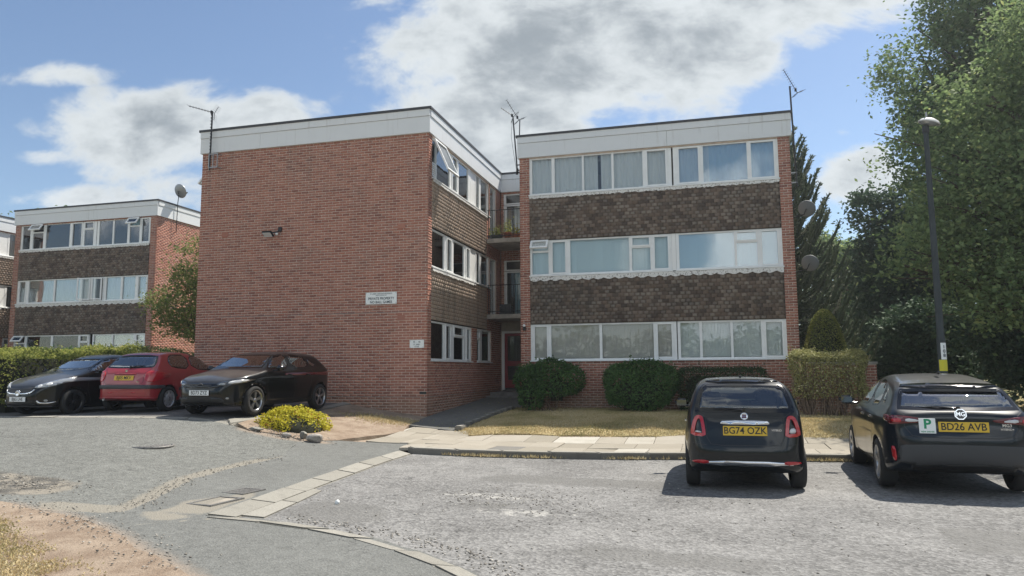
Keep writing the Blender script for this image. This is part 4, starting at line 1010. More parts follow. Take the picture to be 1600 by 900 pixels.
    for zt_, top in ((z(3.56), 0), (z(6.24), 1)):
        mb = MB(); mb.box(X0 + 0.005, X1 + 0.3, Y(24.22), YL - 0.002, zt_ - 0.15, zt_); sl = mb.build('balcony_slab', M['concrete'], t)
        rl = MB(); yy = Y(24.28)
        for k in range(13): xx = X0 + 0.06 + k * 0.15; rl.tube([(xx, yy, zt_), (xx, yy, zt_ + 1.03)], 0.008 if k % 6 else 0.014, 6)
        for hh in (0.10, 1.03): rl.tube([(X0 + 0.02, yy, zt_ + hh), (X1 + 0.02, yy, zt_ + hh)], 0.014, 6)
        rl.build('railing', M['black_metal'], t)
        zl, zh = (z(6.3), z(8.26)) if top else (z(3.6), z(5.72)); zm = zh - 0.42
        window(t, B, BX0 + 0.12, BX1, zm + 0.02, zh, [(BX0 + 0.2, BX1 - 0.1, 'f')], None, 'glass', sill=False)
        window(t, B, BX0 + 0.12, BX1, zl, zm, [(BX0 + 0.22, BX1 - 0.1, 'f')], [('curtain', 'net' if top else 'curtain_teal', BX0 + 0.5, BX1)], 'glass', sill=False, name='balcony_door')
    mb = MB(); mb.box(BX0 - 0.5, BX1 + 1.6, YL + 1.9, YL + 2.0, z(0.3), ZF); mb.box(BX0 - 0.5, BX1 + 1.6, YL + 0.16, YL + 1.899, z(0.8), z(0.96)); mb.box(BX0 - 0.5, BX1 + 1.6, YL + 0.161, YL + 1.898, z(3.1), z(3.4)); mb.box(BX1 + 1.5, BX1 + 1.6, YL + 0.162, YL + 1.897, z(0.961), ZF - 0.01); mb.build('lobby', M['interior'], t)
    # --- right wing
    P0, P1 = X1 + 0.315, X1 + W1 - 0.325
    rows = [(P0, P1, S0 - 0.035, z(3.01)), (P0, P1, S1, z(5.64)), (P0, P1, S2, z(8.30)), (P0, P1, z(3.01), S1), (P0, P1, z(5.64), S2)]
    wall(t, F, X1, X1 + W1 - 0.003, z(-0.1), ZF, rows, thick=0.2)
    tiles(t, F, P0 + 0.005, P1 - 0.005, z(3.03), S1 - 0.07, single=190 if main else 0, near=cam0); tiles(t, F, P0 + 0.005, P1 - 0.005, z(5.66), S2 - 0.07)
    flashing(t, F, P0, P1, S1 - 0.04, 0.15, True, 3); flashing(t, F, P0, P1, S2 - 0.04, 0.10, False, 4)
    x = lambda v: v + dx
    if main:
        window(t, F, P0, -0.90, S2, z(8.31), [(-5.23, -4.6, 'f'), (-4.5, -3.63, 'f'), (-3.57, -2.71, 'f'), (-2.64, -1.76, 'f'), (-1.64, -1.05, 's')], [('curtain', 'curtain_grey', P0 + 0.03, -3.15), ('curtain', 'curtain_grey', -3.05, -0.95)], 'glass')
        window(t, F, -0.85, P1, S2, z(8.31), [(-0.70, -0.09, 's'), (0.03, 1.28, 'f'), (1.37, 2.05, 's')], [('curtain', 'curtain_grey', -0.82, 0.2), ('curtain', 'curtain_blue', 0.2, 2.12)], 'glass_blue')
        window(t, F, P0, -0.97, S1, z(5.65), [(-5.25, -4.73, 'to'), (-4.62, -4.17, 's'), (-4.04, -2.23, 'f'), (-2.15, -1.6, 't'), (-1.49, -1.05, 's')], [('blind', 'blind_pale_blue', P0 + 0.04, -1.0)], 'glass')
        mb = MB(); F.box(mb, -0.965, -0.845, -0.1, -0.03, S1, z(5.65)); mb.build('window_post', M['upvc_bright'], t)
        window(t, F, -0.84, P1, S1, z(5.65), [(-0.75, 0.82, 'f'), (0.89, 1.46, 't'), (1.57, 2.04, 's')], [('blind', 'blind_pale_blue', -0.8, 2.12)], 'glass_blue')
        window(t, F, P0, -0.90, S0, z(3.02), [(-5.21, -4.78, 's'), (-4.67, -3.18, 'f'), (-3.10, -1.57, 'f'), (-1.47, -1.02, 's')], [('blind', 'blind_beige', P0 + 0.05, -0.95)], 'glass')
        window(t, F, -0.87, P1, S0, z(3.02), [(-0.79, -0.25, 'f'), (-0.17, 0.62, 'f'), (0.69, 1.46, 'f'), (1.57, 2.05, 's')], [('blind', 'blind_white', -0.83, 2.12)], 'glass')
    else:
        fr = lambda a, a0, a1: P0 + (a - a0) / (a1 - a0) * (P1 - P0)
        def U(zz0, zz1, a0, a1, units):
            for ua, ub, ps, cv, gl in units: window(t, F, fr(ua, a0, a1), fr(ub, a0, a1), zz0, zz1, [(fr(a, a0, a1), fr(b, a0, a1), k) for a, b, k in ps], [(k, m, fr(a, a0, a1), fr(b, a0, a1)) for k, m, a, b in cv], gl)
        U(S2, z(8.31), 138, 822, [(138, 543, [(146, 188, 'f'), (203, 260, 'to'), (274, 402, 'f'), (416, 468, 's'), (480, 528, 't')], [('curtain', 'curtain_blue', 290, 410), ('curtain', 'curtain_grey', 410, 530)], 'glass_blue'), (547, 822, [(558, 627, 'f'), (634, 703, 'f'), (714, 764, 'to'), (775, 815, 's')], [('curtain', 'curtain_teal', 550, 820)], 'glass_blue')])
        U(S1, z(5.65), 118, 808, [(118, 525, [(128, 164, 's'), (180, 316, 'f'), (324, 455, 'f'), (468, 515, 'so')], [('curtain', 'net', 120, 520)], 'glass'), (528, 808, [(538, 575, 'so'), (594, 668, 'f'), (678, 742, 'f'), (756, 800, 's')], [('curtain', 'curtain_grey', 590, 805)], 'glass')])
        U(S0, z(3.02), 93, 797, [(93, 505, [(100, 152, 'to'), (164, 298, 'f'), (309, 446, 'f'), (456, 498, 't')], [('curtain', 'curtain_blue', 160, 440)], 'glass_blue'), (522, 797, [(530, 622, 'f'), (630, 736, 'f'), (748, 792, 't')], [('curtain', 'blind_beige', 526, 740)], 'glass')])
    # side and back walls, roof, floors, inner partitions that close the rooms
    RS = Pl('R', X1 + W1)
    wall(t, RS, Y1 + 0.0, YB, z(-0.1), ZF, thick=0.25, bricks=not main, din=0.2005)
    LS = Pl('L', X1); wall(t, LS, Y1 + 0.201, YL, z(-0.1), ZF, thick=0.2, bricks=False)
    LL = Pl('L', XL); wall(t, LL, Y0 + 0.201, YB, z(-0.1), ZF, thick=0.25, bricks=False)
    mb = MB()
    mb.box(X1 + 0.21, X1 + W1 - 0.26, Y1 + 1.9, Y1 + 2.0, z(0), ZF - 0.05); mb.box(X0 - 2.1, X0 - 2.0, Y0 + 0.25, YL, z(0), ZF - 0.05)
    for zz in (z(1.2), z(3.5), z(6.1), ZF - 0.1): mb.box(X1 + 0.211, X1 + W1 - 0.261, Y1 + 0.26, Y1 + 1.899, zz - 0.12, zz); mb.box(X0 - 1.999, X0 - 0.25, Y0 + 0.26, YL, zz - 0.121, zz - 0.001)
    mb.box(x(-0.93), x(-0.87), Y1 + 0.25, Y1 + 1.898, z(0.9), ZF - 0.06); mb.box(X0 - 1.998, X0 - 0.251, Y(22.48), Y(22.6), z(0.9), ZF - 0.06)
    mb.build('partition', M['interior'], t)
    mb = MB(); mb.box(XL + 0.01, X0 - 0.01, YB - 0.2, YB, z(-0.1), ZF); mb.box(X1 + 0.01, X1 + W1 - 0.26, YB - 0.2, YB, z(-0.1), ZF); mb.build('rear_wall', M['mortar'], t)
    mb = MB()
    mb.box(XL - 0.10, X0 + 0.10, Y0 - 0.10, YB, ZT - 0.07, ZT); mb.box(X0 + 0.101, X1 - 0.101, YL - 0.10, YB, ZT - 0.071, ZT - 0.001); mb.box(X1 - 0.10, X1 + W1 + 0.10, Y1 - 0.10, YB - 0.001, ZT - 0.0705, ZT - 0.0005)
    mb.build('roof', M['roof_edge'], t)
    mb = MB(); mb.box(XL, X0, Y0, YB - 0.01, ZF, ZT - 0.071); mb.box(X0 + 0.001, X1 - 0.001, YL, YB - 0.012, ZF, ZT - 0.0715); mb.box(X1, X1 + W1, Y1, YB - 0.013, ZF, ZT - 0.0712); mb.build('roof_deck', M['interior'], t)
    fascia(t, G, XL - 0.055, X0 + 0.055, ZF, ZT, (XL + 2.05,), (XL + 4.9,))
    fascia(t, R, Y0 - 0.0, YL - 0.056, ZF + 0.001, ZT, (Y(22.35),), (Y(22.35),))
    fascia(t, B, X0 + 0.056, X1 - 0.056, ZF + 0.002, ZT)
    fascia(t, F, X1 - 0.055, X1 + W1 + 0.055, ZF, ZT, (X1 + 4.62,) if main else (X1 + 4.6,))
    fascia(t, RS, Y1 + 0.0, YB - 0.02, ZF + 0.001, ZT); fascia(t, LS, Y1 + 0.001, YL - 0.08, ZF + 0.0015, ZT); fascia(t, LL, Y0 + 0.001, YB - 0.03, ZF + 0.0015, ZT)
    if main:   # the casement on the far side that stands open beyond the gable's edge
        w_ = empty('window', (XL, Y(19.5), z(7.4)), 0, t); w_.location = Vector((XL, Y(19.5), z(7.4))) - ORI[t.name]; ORI[w_.name] = Vector((XL, Y(19.5), z(7.4)))
        open_sash(w_, LL, Y(19.3), Y(20.4), z(7.35), z(8.25), 0.75, 'T', 'glass')
    return t
flats = block(0, 0, 0, 'near brick block of flats with blank gable, tile hanging and recessed red entrance door', True)
block(-26.37, 5.12, 0.35, 'farther brick block of flats behind the hedge on the left', False)
# ------------------------------------------------------------------ trees, hedges, shrubs
def leaf_mat(name, lo, hi, tip=None, trans=0.32, var=0.9):
    def fn(t, b, geo, pos):
        r = geo.outputs['Random Per Island']
        n = t.noise(pos, var, 3, 0.6)
        f = t.m('ADD', t.m('MULTIPLY', r, 0.65), t.m('MULTIPLY', t.m('SUBTRACT', n, 0.32), 0.95), clamp=True)
        c = t.mix(f, lo, hi)
        return t.mix(t.step(r, 0.93, 0.97), c, tip) if tip else c
    return mat(name, rough=0.65, spec=0.16, fn=fn, trans=trans)
leaf_mat('leaf_light', (0.07, 0.13, 0.055), (0.30, 0.38, 0.16), (0.36, 0.40, 0.16), 0.5, 0.5)
leaf_mat('leaf_mid', (0.06, 0.115, 0.05), (0.22, 0.30, 0.125), (0.26, 0.30, 0.12), 0.45, 0.5)
leaf_mat('leaf_dark', (0.04, 0.078, 0.05), (0.115, 0.175, 0.095), None, 0.2, 0.7)
leaf_mat('leaf_bush', (0.035, 0.085, 0.028), (0.11, 0.20, 0.055), None, 0.3, 2.5)
leaf_mat('leaf_bush_dark', (0.022, 0.048, 0.02), (0.055, 0.10, 0.036), None, 0.2, 2.5)
leaf_mat('leaf_hedge', (0.09, 0.14, 0.03), (0.42, 0.42, 0.11), (0.55, 0.50, 0.2), 0.5, 1.2)
leaf_mat('leaf_brown', (0.16, 0.165, 0.06), (0.42, 0.41, 0.17), (0.62, 0.56, 0.36), 0.3, 1.5)
leaf_mat('leaf_yellow', (0.34, 0.33, 0.03), (0.72, 0.64, 0.07), (0.42, 0.20, 0.05), 0.35, 3)
leaf_mat('leaf_rowan', (0.08, 0.12, 0.035), (0.27, 0.30, 0.10), (0.42, 0.27, 0.13), 0.45, 0.8)
leaf_mat('needle', (0.055, 0.085, 0.05), (0.17, 0.205, 0.13), (0.42, 0.42, 0.32), 0.25, 1.0)
mat('bark', (0.085, 0.065, 0.05), 0.95, var=0.35, vscale=9, bump=0.8, bscale=25)
mat('twig', (0.16, 0.11, 0.075), 0.9, var=0.3, vscale=20)
mat('hedge_core', (0.018, 0.020, 0.010), 1.0)  # near-black solid added inside shrubs to block the view through

def leaves_np(P, size, up=0.3, aspect=0.55, droop=0.0, N=None):
    "two-triangle leaves (bent diamonds) at points P"
    n = len(P); L = RNG.uniform(size[0], size[1], n)[:, None]
    a = RNG.normal(0, 1, (n, 3)); a[:, 2] = a[:, 2] * 0.6 - droop; a /= np.linalg.norm(a, axis=1)[:, None]
    nn = RNG.normal(0, 1, (n, 3)) + np.array([0, 0, up]) * 2
    if N is not None: nn = nn * 0.7 + N * 1.3
    s = np.cross(nn, a); s /= np.linalg.norm(s, axis=1)[:, None] + 1e-9; up_ = np.cross(a, s)
    V = np.stack([P - a * L * 0.5, P + s * L * aspect * 0.5 + up_ * L * 0.06, P + a * L * 0.5, P - s * L * aspect * 0.5 + up_ * L * 0.06], 1).reshape(-1, 3)
    return V, np.arange(n * 4).reshape(n, 4)
def leaf_obj(name, P, size, m, parent, **k):
    V, Fc = leaves_np(np.asarray(P), size, **k)
    if parent is not None and parent.name in ORI: V = V - np.array(ORI[parent.name])
    return obj(name, np_mesh(name, V, Fc, M[m]), parent)
def in_lobes(lobes, n, shell=0.55, clump=0.35, per=22, seed=0, gap=0.0):
    "points in leafy clumps spread through ellipsoid lobes, denser towards their skin"
    g = np.random.default_rng(seed); out = []
    vol = np.array([l[1][0] * l[1][1] * l[1][2] for l in lobes]) ** 0.75; vol /= vol.sum()
    for (c, r), f in zip(lobes, vol):
        k = max(3, int(n * f / per)); d = g.normal(0, 1, (k, 3)); d /= np.linalg.norm(d, axis=1)[:, None]
        rad = np.where(g.random(k) < shell, g.uniform(0.82, 1.06, k), g.uniform(0.25, 1.0, k) ** 0.6)
        C = np.array(c) + d * np.array(r) * rad[:, None]
        cs = clump * g.uniform(0.5, 1.5, k); q = g.normal(0, 1, (k, per, 3)) * cs[:, None, None] * np.array([0.62, 0.62, 0.36]); q[:, :, 2] -= (q[:, :, 0] ** 2 + q[:, :, 1] ** 2) * 0.35
        out.append((C[:, None] + q).reshape(-1, 3))
    return np.concatenate(out)
def limbs(mb, base, lobes, trunk_h, r0, seed):
    rr = random.Random(seed); base = Vector(base); top = base + Vector((rr.uniform(-.3, .3), rr.uniform(-.3, .3), trunk_h))
    mid = base.lerp(top, 0.5) + Vector((rr.uniform(-.12, .12), rr.uniform(-.12, .12), 0))
    mb.tube([base, base + Vector((0, 0, 0.25)), mid, top], [r0 * 1.35, r0, r0 * 0.8, r0 * 0.6], 10)
    for c, r in lobes:
        c = Vector(c); st = base.lerp(top, rr.uniform(0.5, 0.98)); m = st.lerp(c, 0.5) + Vector((0, 0, -0.08 * (c - st).length))
        mb.tube([st, m, c], [r0 * 0.42, r0 * 0.26, r0 * 0.08], 7)
        for _ in range(5):
            e = c + Vector((rr.gauss(0, 1) * r[0], rr.gauss(0, 1) * r[1], rr.gauss(0, 1) * r[2])) * 0.55
            s2 = st.lerp(c, rr.uniform(0.4, 0.95)); mb.tube([s2, s2.lerp(e, 0.5) + Vector((0, 0, 0.1)), e], [r0 * 0.14, r0 * 0.09, r0 * 0.03], 5)
def tree(label, base, lobes, n, leaf, size, m, trunk_h, r0, seed, name='tree', group=None, clump=0.4, per=22, shell=0.6, cat='tree'):
    t = thing(name, label, cat, base, 0, group)
    mb = MB(); limbs(mb, base, lobes, trunk_h, r0, seed); mb.build('trunk', M['bark'], t)
    P = in_lobes(lobes, n, shell, clump, per, seed); P = P[P[:, 2] > base[2] + 0.25]
    leaf_obj('crown', P, size, leaf, t, up=0.35, droop=0.25); return t
GB = 'trees beyond the lawn on the right'
def rl(c, R, n, seed, rmin=0.25, rmax=0.45, zs=0.8):
    "lobes strewn over a big ellipsoid, so the outline is uneven"
    g = random.Random(seed); L = []
    for i in range(n):
        d = Vector((g.gauss(0, 1), g.gauss(0, 1), g.gauss(0, 1))).normalized(); k = g.uniform(0.45, 0.85); q = g.uniform(rmin, rmax)
        L.append(((c[0] + d.x * R[0] * k, c[1] + d.y * R[1] * k, c[2] + d.z * R[2] * k), (R[0] * q, R[1] * q, min(R[0], R[2]) * q * zs)))
    return L
tree('large light green broadleaf tree towering over the street lamp', (10.6, 20.6, 0.2), rl((10.2, 20.4, 7.2), (4.7, 3.6, 5.0), 34, 3) + [((7.1, 18.9, 3.6), (1.5, 1.2, .8)), ((8.9, 18.2, 3.1), (1.7, 1.1, .7)), ((6.6, 19.6, 5.2), (1.0, 1.0, .8)), ((6.9, 19.6, 8.2), (1.2, 1.0, 1.0)), ((6.6, 19.8, 6.6), (1.0, 1.0, .8)), ((7.9, 19.2, 5.0), (1.5, 1.2, 1.0)), ((8.4, 19.2, 9.0), (1.6, 1.2, 1.2)), ((9.8, 18.6, 7.0), (2, 1.2, 1.4)), ((5.3, 19.4, 4.6), (1.0, .9, .55)), ((6.2, 19.0, 4.2), (1.1, .9, .6)), ((5.6, 19.6, 5.7), (.7, .8, .5)), ((6.4, 19.3, 2.9), (.9, .8, .5)), ((4.7, 19.5, 4.1), (.55, .6, .3))], 150000, 'leaf_light', (0.08, 0.17), None, 5.0, 0.34, 3, clump=0.46, per=26, shell=0.72)
tree('tallest dark green tree rising out of the top right corner', (10.0, 26.5, 0.3), rl((10.7, 26.0, 11.6), (4.1, 3.2, 5.8), 30, 5) + [((7.9, 25.5, 9.4), (1.3, 1.2, 1.1)), ((8.3, 25.5, 11.6), (1.3, 1.2, 1.3)), ((8.6, 25.4, 14), (1.3, 1.2, 1.4)), ((8.2, 25.4, 7.6), (1.6, 1.2, 1.4)), ((7.0, 25.6, 10.0), (.7, .7, .6))], 110000, 'leaf_mid', (0.10, 0.2), None, 8, 0.4, 5, clump=0.5, per=26, shell=0.72)
tree('dark evergreen tree filling the gap behind the brown hedge', (8.0, 33, 0.4), rl((8.1, 32.6, 5.0), (2.7, 2.3, 4.3), 26, 8) + [((6.6, 32, 8.2), (0.9, 0.9, 0.8)), ((6.4, 31.6, 3), (1.0, 1, 1.6)), ((6.3, 31.6, 1.6), (0.9, 1, 1.2)), ((7.5, 31.8, 6.6), (1.4, 1.1, 1.2)), ((7, 31.6, 5), (1.2, 1.1, 1.2)), ((8, 31.2, 3), (1.6, 1.1, 1.6))], 60000, 'leaf_dark', (0.12, 0.24), None, 6, 0.3, 8, clump=0.42, per=26, shell=0.72)
tree('pale sunlit tree glimpsed between monkey puzzle and dark evergreen', (6.9, 42, 0.5), rl((6.8, 42, 6.2), (2.2, 2.0, 4.0), 16, 13), 22000, 'leaf_light', (0.14, 0.26), None, 5, 0.25, 13, clump=0.5)
tree('low dark shrubby tree spreading under the tallest tree', (11.2, 24.6, 0.3), rl((11.6, 24.4, 2.4), (5.0, 1.8, 2.5), 26, 21), 60000, 'leaf_dark', (0.10, 0.2), None, 1.8, 0.16, 21, per=26, shell=0.72)
tree('dark understorey tree behind the street lamp column', (7.3, 28.2, 0.35), rl((7.4, 28.0, 2.6), (2.2, 1.5, 2.5), 16, 23), 32000, 'leaf_dark', (0.10, 0.2), None, 1.8, 0.14, 23, per=26, shell=0.72)
tree('broad background tree beyond the low shrubby tree', (17, 31, 0.3), rl((17, 31, 6.5), (5.5, 3.5, 6.0), 24, 29), 40000, 'leaf_mid', (0.16, 0.3), None, 5, 0.35, 29)
tree('small airy garden tree with yellowing leaves beside the blank gable', (-18.0, 23.0, 0.75), [((-18.9, 22.8, 4.2), (1.1, 1.0, .75)), ((-17.9, 22.8, 5.6), (1.1, 1.0, 1.1)), ((-18.2, 22.7, 3.5), (1.2, .9, .6)), ((-19.9, 22.8, 4.3), (.55, .6, .45)), ((-17.3, 22.9, 4.6), (1.2, 1, 1.2)), ((-18.6, 22.6, 5.1), (.6, .6, .5)), ((-17.6, 22.6, 2.9), (.8, .7, .4)), ((-19.2, 22.7, 3.4), (.8, .7, .4))], 15000, 'leaf_rowan', (0.06, 0.14), None, 3.2, 0.09, 31, clump=0.3, per=14)
tree('distant green tree showing above the farther block roof', (-57, 50, 1), rl((-57, 50, 13.2), (5.4, 3.5, 3.6), 15, 37), 18000, 'leaf_mid', (0.24, 0.46), None, 9, 0.4, 37, clump=0.7)
def wood(name, label, pts, hts, n, seed, leaf='leaf_dark', size=(0.35, 0.7)):
    "a far wood that reads as one mass: leaf clumps over an uneven bank"
    g = np.random.default_rng(seed); P = np.array(pts, float); seg = np.linalg.norm(np.diff(P, axis=0), axis=1); cum = np.concatenate([[0], np.cumsum(seg)]); s = g.random(n) * cum[-1]; i = np.clip(np.searchsorted(cum, s) - 1, 0, len(seg) - 1); f = (s - cum[i]) / seg[i]; B = P[i] + (P[i + 1] - P[i]) * f[:, None]
    top = hts[0] + (hts[1] - hts[0]) * (0.5 + 0.3 * np.sin(s * 0.5 + seed) + 0.2 * np.sin(s * 1.37)); z = top * g.random(n) ** 0.75; off = g.normal(0, 1.6, (n, 2)) * (1 - 0.4 * z / hts[1])[:, None]
    Q = np.column_stack([B + off, z + 0.3]); o = leaf_obj(name, Q, size, leaf, None, up=0.3); return tag(o, label, kind='stuff')
wood('woodland', 'far dark woodland closing the view beyond the lawn', [(4, 52), (20, 50), (45, 46), (70, 20)], (6, 9), 26000, 3)
wood('woodland', 'belt of trees across the road behind the viewer', [(-70, -40), (-25, -58), (15, -60), (60, -40), (80, 0)], (4, 8), 30000, 5, 'leaf_mid', (0.5, 1.0))

def monkey_puzzle():
    bx, by, bz = 2.1, 26.6, 0.4
    t = thing('monkey_puzzle_tree', 'monkey puzzle tree with spiky upcurved arms behind the right wing', 'tree', (bx, by, bz))
    mb = MB(); mb.tube([(bx, by, bz), (bx + .05, by, 5), (bx, by, 9.0)], [0.3, 0.22, 0.07], 10); mb.build('trunk', M['bark'], t)
    rr = random.Random(4); arms = MB(); LP = []; LD = []
    for i in range(540):
        f = (i / 539) ** 0.92; h = 0.9 + 7.6 * f
        L = (4.0 - 2.65 * f) * rr.uniform(0.80, 1.10)
        a = i * 2.39996 + rr.uniform(-.25, .25); d = Vector((math.cos(a), math.sin(a), 0)); rise = -0.50 + 0.95 * f; pts = []; lat = Vector((-d.y, d.x, 0)) * rr.uniform(-0.3, 0.3)
        for k in range(9):
            s = k / 8; z = h + L * (rise * s + 0.50 * s ** 2.8 - 0.16 * math.sin(s * math.pi) * (1 - f)); wob = Vector((rr.gauss(0, .025), rr.gauss(0, .025), rr.gauss(0, .025)))
            pts.append(Vector((bx, by, z)) + d * (L * (s - 0.12 * s ** 3)) + lat * s * s + wob)
        arms.tube(pts, [0.025] + [0.042] * 6 + [0.05, 0.025], 5)
        for k in range(2, 9):
            for _ in range(24 if k > 3 else 8):
                s = rr.random(); p = pts[k - 1].lerp(pts[k], s); ax = (pts[k] - pts[k - 1]).normalized(); r = Vector((rr.gauss(0, 1), rr.gauss(0, 1), rr.gauss(0, 1))); r = (r - ax * r.dot(ax)).normalized()
                LP.append(p + r * 0.035); LD.append((r * 0.85 + ax * 0.8).normalized())
    arms.build('branch', M['needle'], t)['kind'] = 'stuff'
    P = np.array([p[:] for p in LP]); D = np.array([d[:] for d in LD]); n = len(P); L = RNG.uniform(0.07, 0.12, n)[:, None]
    s = np.cross(D, RNG.normal(0, 1, (n, 3))); s /= np.linalg.norm(s, axis=1)[:, None]
    V = np.stack([P - s * 0.026, P + s * 0.026, P + D * L], 1).reshape(-1, 3) - np.array([bx, by, bz])
    obj('crown', np_mesh('crown', V, np.arange(n * 3).reshape(n, 3), M['needle']), t)
monkey_puzzle()

def on_box(n, x0, x1, y0, y1, z0, z1, rnd=0.25, seed=0, bottom=True, lump=0.06):
    "points near the skin of a rounded box, with outward normals"
    g = np.random.default_rng(seed); c = np.array([(x0 + x1) / 2, (y0 + y1) / 2, (z0 + z1) / 2]); h = np.array([x1 - x0, y1 - y0, z1 - z0]) / 2
    A = np.array([h[1] * h[2], h[0] * h[2], h[0] * h[1]]); A = A / A.sum(); ax = g.choice(3, n, p=A); sg = np.where(g.random(n) < 0.5, -1, 1); sg = np.where(ax == 2, 1, sg)
    U = g.uniform(-1, 1, (n, 3)); U[np.arange(n), ax] = sg; Q = U * h
    core = np.clip(Q, -(h - rnd), h - rnd); d = Q - core; ln = np.linalg.norm(d, axis=1)[:, None]; N = d / (ln + 1e-9); Q = core + N * np.minimum(ln, rnd)
    P = c + Q; w = lump * (np.sin(P[:, 0] * 4.1 + seed) * np.sin(P[:, 2] * 5.3 + 1) + np.sin(P[:, 1] * 3.7 + P[:, 2] * 2.9)); P = P + N * (w + g.normal(0, 0.035, n) - 0.02)[:, None]
    return P, N
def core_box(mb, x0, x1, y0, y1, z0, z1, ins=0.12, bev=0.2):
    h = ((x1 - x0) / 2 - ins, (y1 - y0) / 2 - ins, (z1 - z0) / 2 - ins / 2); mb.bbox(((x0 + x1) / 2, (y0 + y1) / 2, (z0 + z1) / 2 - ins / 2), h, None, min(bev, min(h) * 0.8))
def shrub(name, label, cat, boxes, n, leaf, size, group=None, rnd=0.3, seed=1, stems=None, lump=0.06, core=True):
    b = boxes[0]; t = thing(name, label, cat, ((b[0] + b[1]) / 2, (b[2] + b[3]) / 2, b[4]), 0, group)
    if core:
        mb = MB()
        for q in boxes: core_box(mb, *q, 0.2, rnd)
        mb.build('dark_core', M['hedge_core'], t)  # solid dark core added behind the leaves, no modelled twigs
    tot = sum((q[1] - q[0]) * (q[5] - q[4]) for q in boxes); Ps, Ns = [], []
    for i, q in enumerate(boxes):
        P, N = on_box(int(n * (q[1] - q[0]) * (q[5] - q[4]) / tot), *q, rnd, seed + i, lump=lump); Ps.append(P); Ns.append(N)
    P, N = np.concatenate(Ps), np.concatenate(Ns); gs = np.random.default_rng(seed + 50); k = gs.choice(len(P), len(P) // 260, replace=False); sp_ = []
    for i in k:
        L = gs.uniform(0.06, 0.22); d = N[i] * 0.5 + np.array([gs.normal(0, .3), gs.normal(0, .3), 0.9]); m_ = int(6 + L * 40); s_ = gs.random(m_)[:, None]; sp_.append(P[i] + d * L * s_ + gs.normal(0, 0.015, (m_, 3)))
    sp_ = np.concatenate(sp_); P = np.concatenate([P, sp_]); N = np.concatenate([N, np.tile([0, 0, 0.3], (len(sp_), 1))])
    leaf_obj('foliage', P, size, leaf, t, N=N, up=0.2)
    if stems: stems(t)
    return t
HG = 'clipped hedges behind the parked cars'
def st_h(boxes, k):
    def f(t):
        mb = MB(); rr = random.Random(9)
        for q in boxes:
            for _ in range(k):
                x, y = rr.uniform(q[0] + .1, q[1] - .1), rr.uniform(q[2] + .02, q[2] + 0.35); a = Vector((x, y, H(x, y))); e = a + Vector((rr.gauss(0, .22), rr.gauss(0, .06), (q[5] - q[4]) * rr.uniform(.6, .97)))
                mb.tube([a, a.lerp(e, .5) + Vector((rr.gauss(0, .05), 0, 0)), e], [0.018, 0.012, 0.005], 5)
        mb.build('stems', M['twig'], t)
    return f
h1 = [(-22, -17.0, 14.3, 19.4, 0.6, 2.2), (-19.6, -17.0, 17.6, 19.6, 0.6, 2.32)]
shrub('hedge', 'tall sunlit yellow green hedge at the left edge beside the oldest black car', 'hedge', h1, 36000, 'leaf_hedge', (0.04, 0.09), HG, 0.4, 3, lump=0.09)
h2 = [(-17.3, -15.15, 19.7, 20.6, 0.65, 2.25), (-15.2, -14.98, 18.9, 20.5, 0.65, 2.2)]
shrub('hedge', 'low green hedge between the gable and the farther block', 'hedge', h2[:1] + [(-24, -17.2, 20.3, 21.2, 0.65, 2.4)], 16000, 'leaf_bush', (0.04, 0.08), HG, 0.3, 7)
BG_ = 'shrubs under the right wing windows'
shrub('bush', 'leafy green bush beside the entrance path, darker on its left half', 'bush', [(-5.0, -3.68, 20.45, 21.6, 0.72, 1.76), (-5.55, -4.7, 20.5, 21.4, 0.45, 1.68)], 11000, 'leaf_bush', (0.045, 0.10), BG_, 0.42, 11, stems=st_h([(-5.2, -4.2, 20.7, 21.4, .45, 1.3)], 16), lump=0.11)
shrub('bush', 'big rounded dark green bush in the middle of the front wall', 'bush', [(-2.95, -0.92, 20.4, 21.7, 0.42, 1.74)], 14000, 'leaf_bush', (0.045, 0.09), BG_, 0.55, 12, lump=0.09)
shrub('bush', 'low flat topped dark hedge behind the small car', 'bush', [(-0.86, 1.5, 21.0, 21.72, 0.42, 1.62)], 11000, 'leaf_bush_dark', (0.03, 0.06), BG_, 0.2, 13, lump=0.03)
shrub('hedge', 'square dying hedge with brown twiggy foliage between the two dark cars', 'hedge', [(2.1, 3.88, 20.15, 21.1, 0.85, 2.0)], 12000, 'leaf_brown', (0.035, 0.075), None, 0.2, 14, stems=st_h([(2.1, 3.85, 20.2, 21.0, 0.4, 2.0)], 70), lump=0.06, core=False)
def topiary():
    t = thing('topiary', 'clipped bullet shaped evergreen rising behind the brown hedge', 'shrub', (3.2, 22.3, 0.4)); g = np.random.default_rng(5)
    prof = lambda s: 0.66 * (1 - s ** 2.4) ** 0.55 * (0.88 + 0.12 * min(1, s * 4))
    mb = MB(); mb.lathe([(max(0.0, prof(s) - 0.06), 0.4 + 2.9 * s - 0.03) for s in np.linspace(0, 1, 12)], (3.2, 22.3, 0), n=18); mb.build('dark_core', M['hedge_core'], t)
    n = 20000; s = g.random(n) ** 0.85; a = g.uniform(0, 2 * np.pi, n); r = np.array([prof(k) for k in s]) + g.normal(0, 0.018, n)
    P = np.column_stack([3.2 + r * np.cos(a), 22.3 + r * np.sin(a), 0.4 + 2.9 * s]); N = np.column_stack([np.cos(a), np.sin(a), 0.4 + s * 0.8]); leaf_obj('foliage', P, (0.03, 0.055), 'leaf_hedge', t, N=N)
topiary()
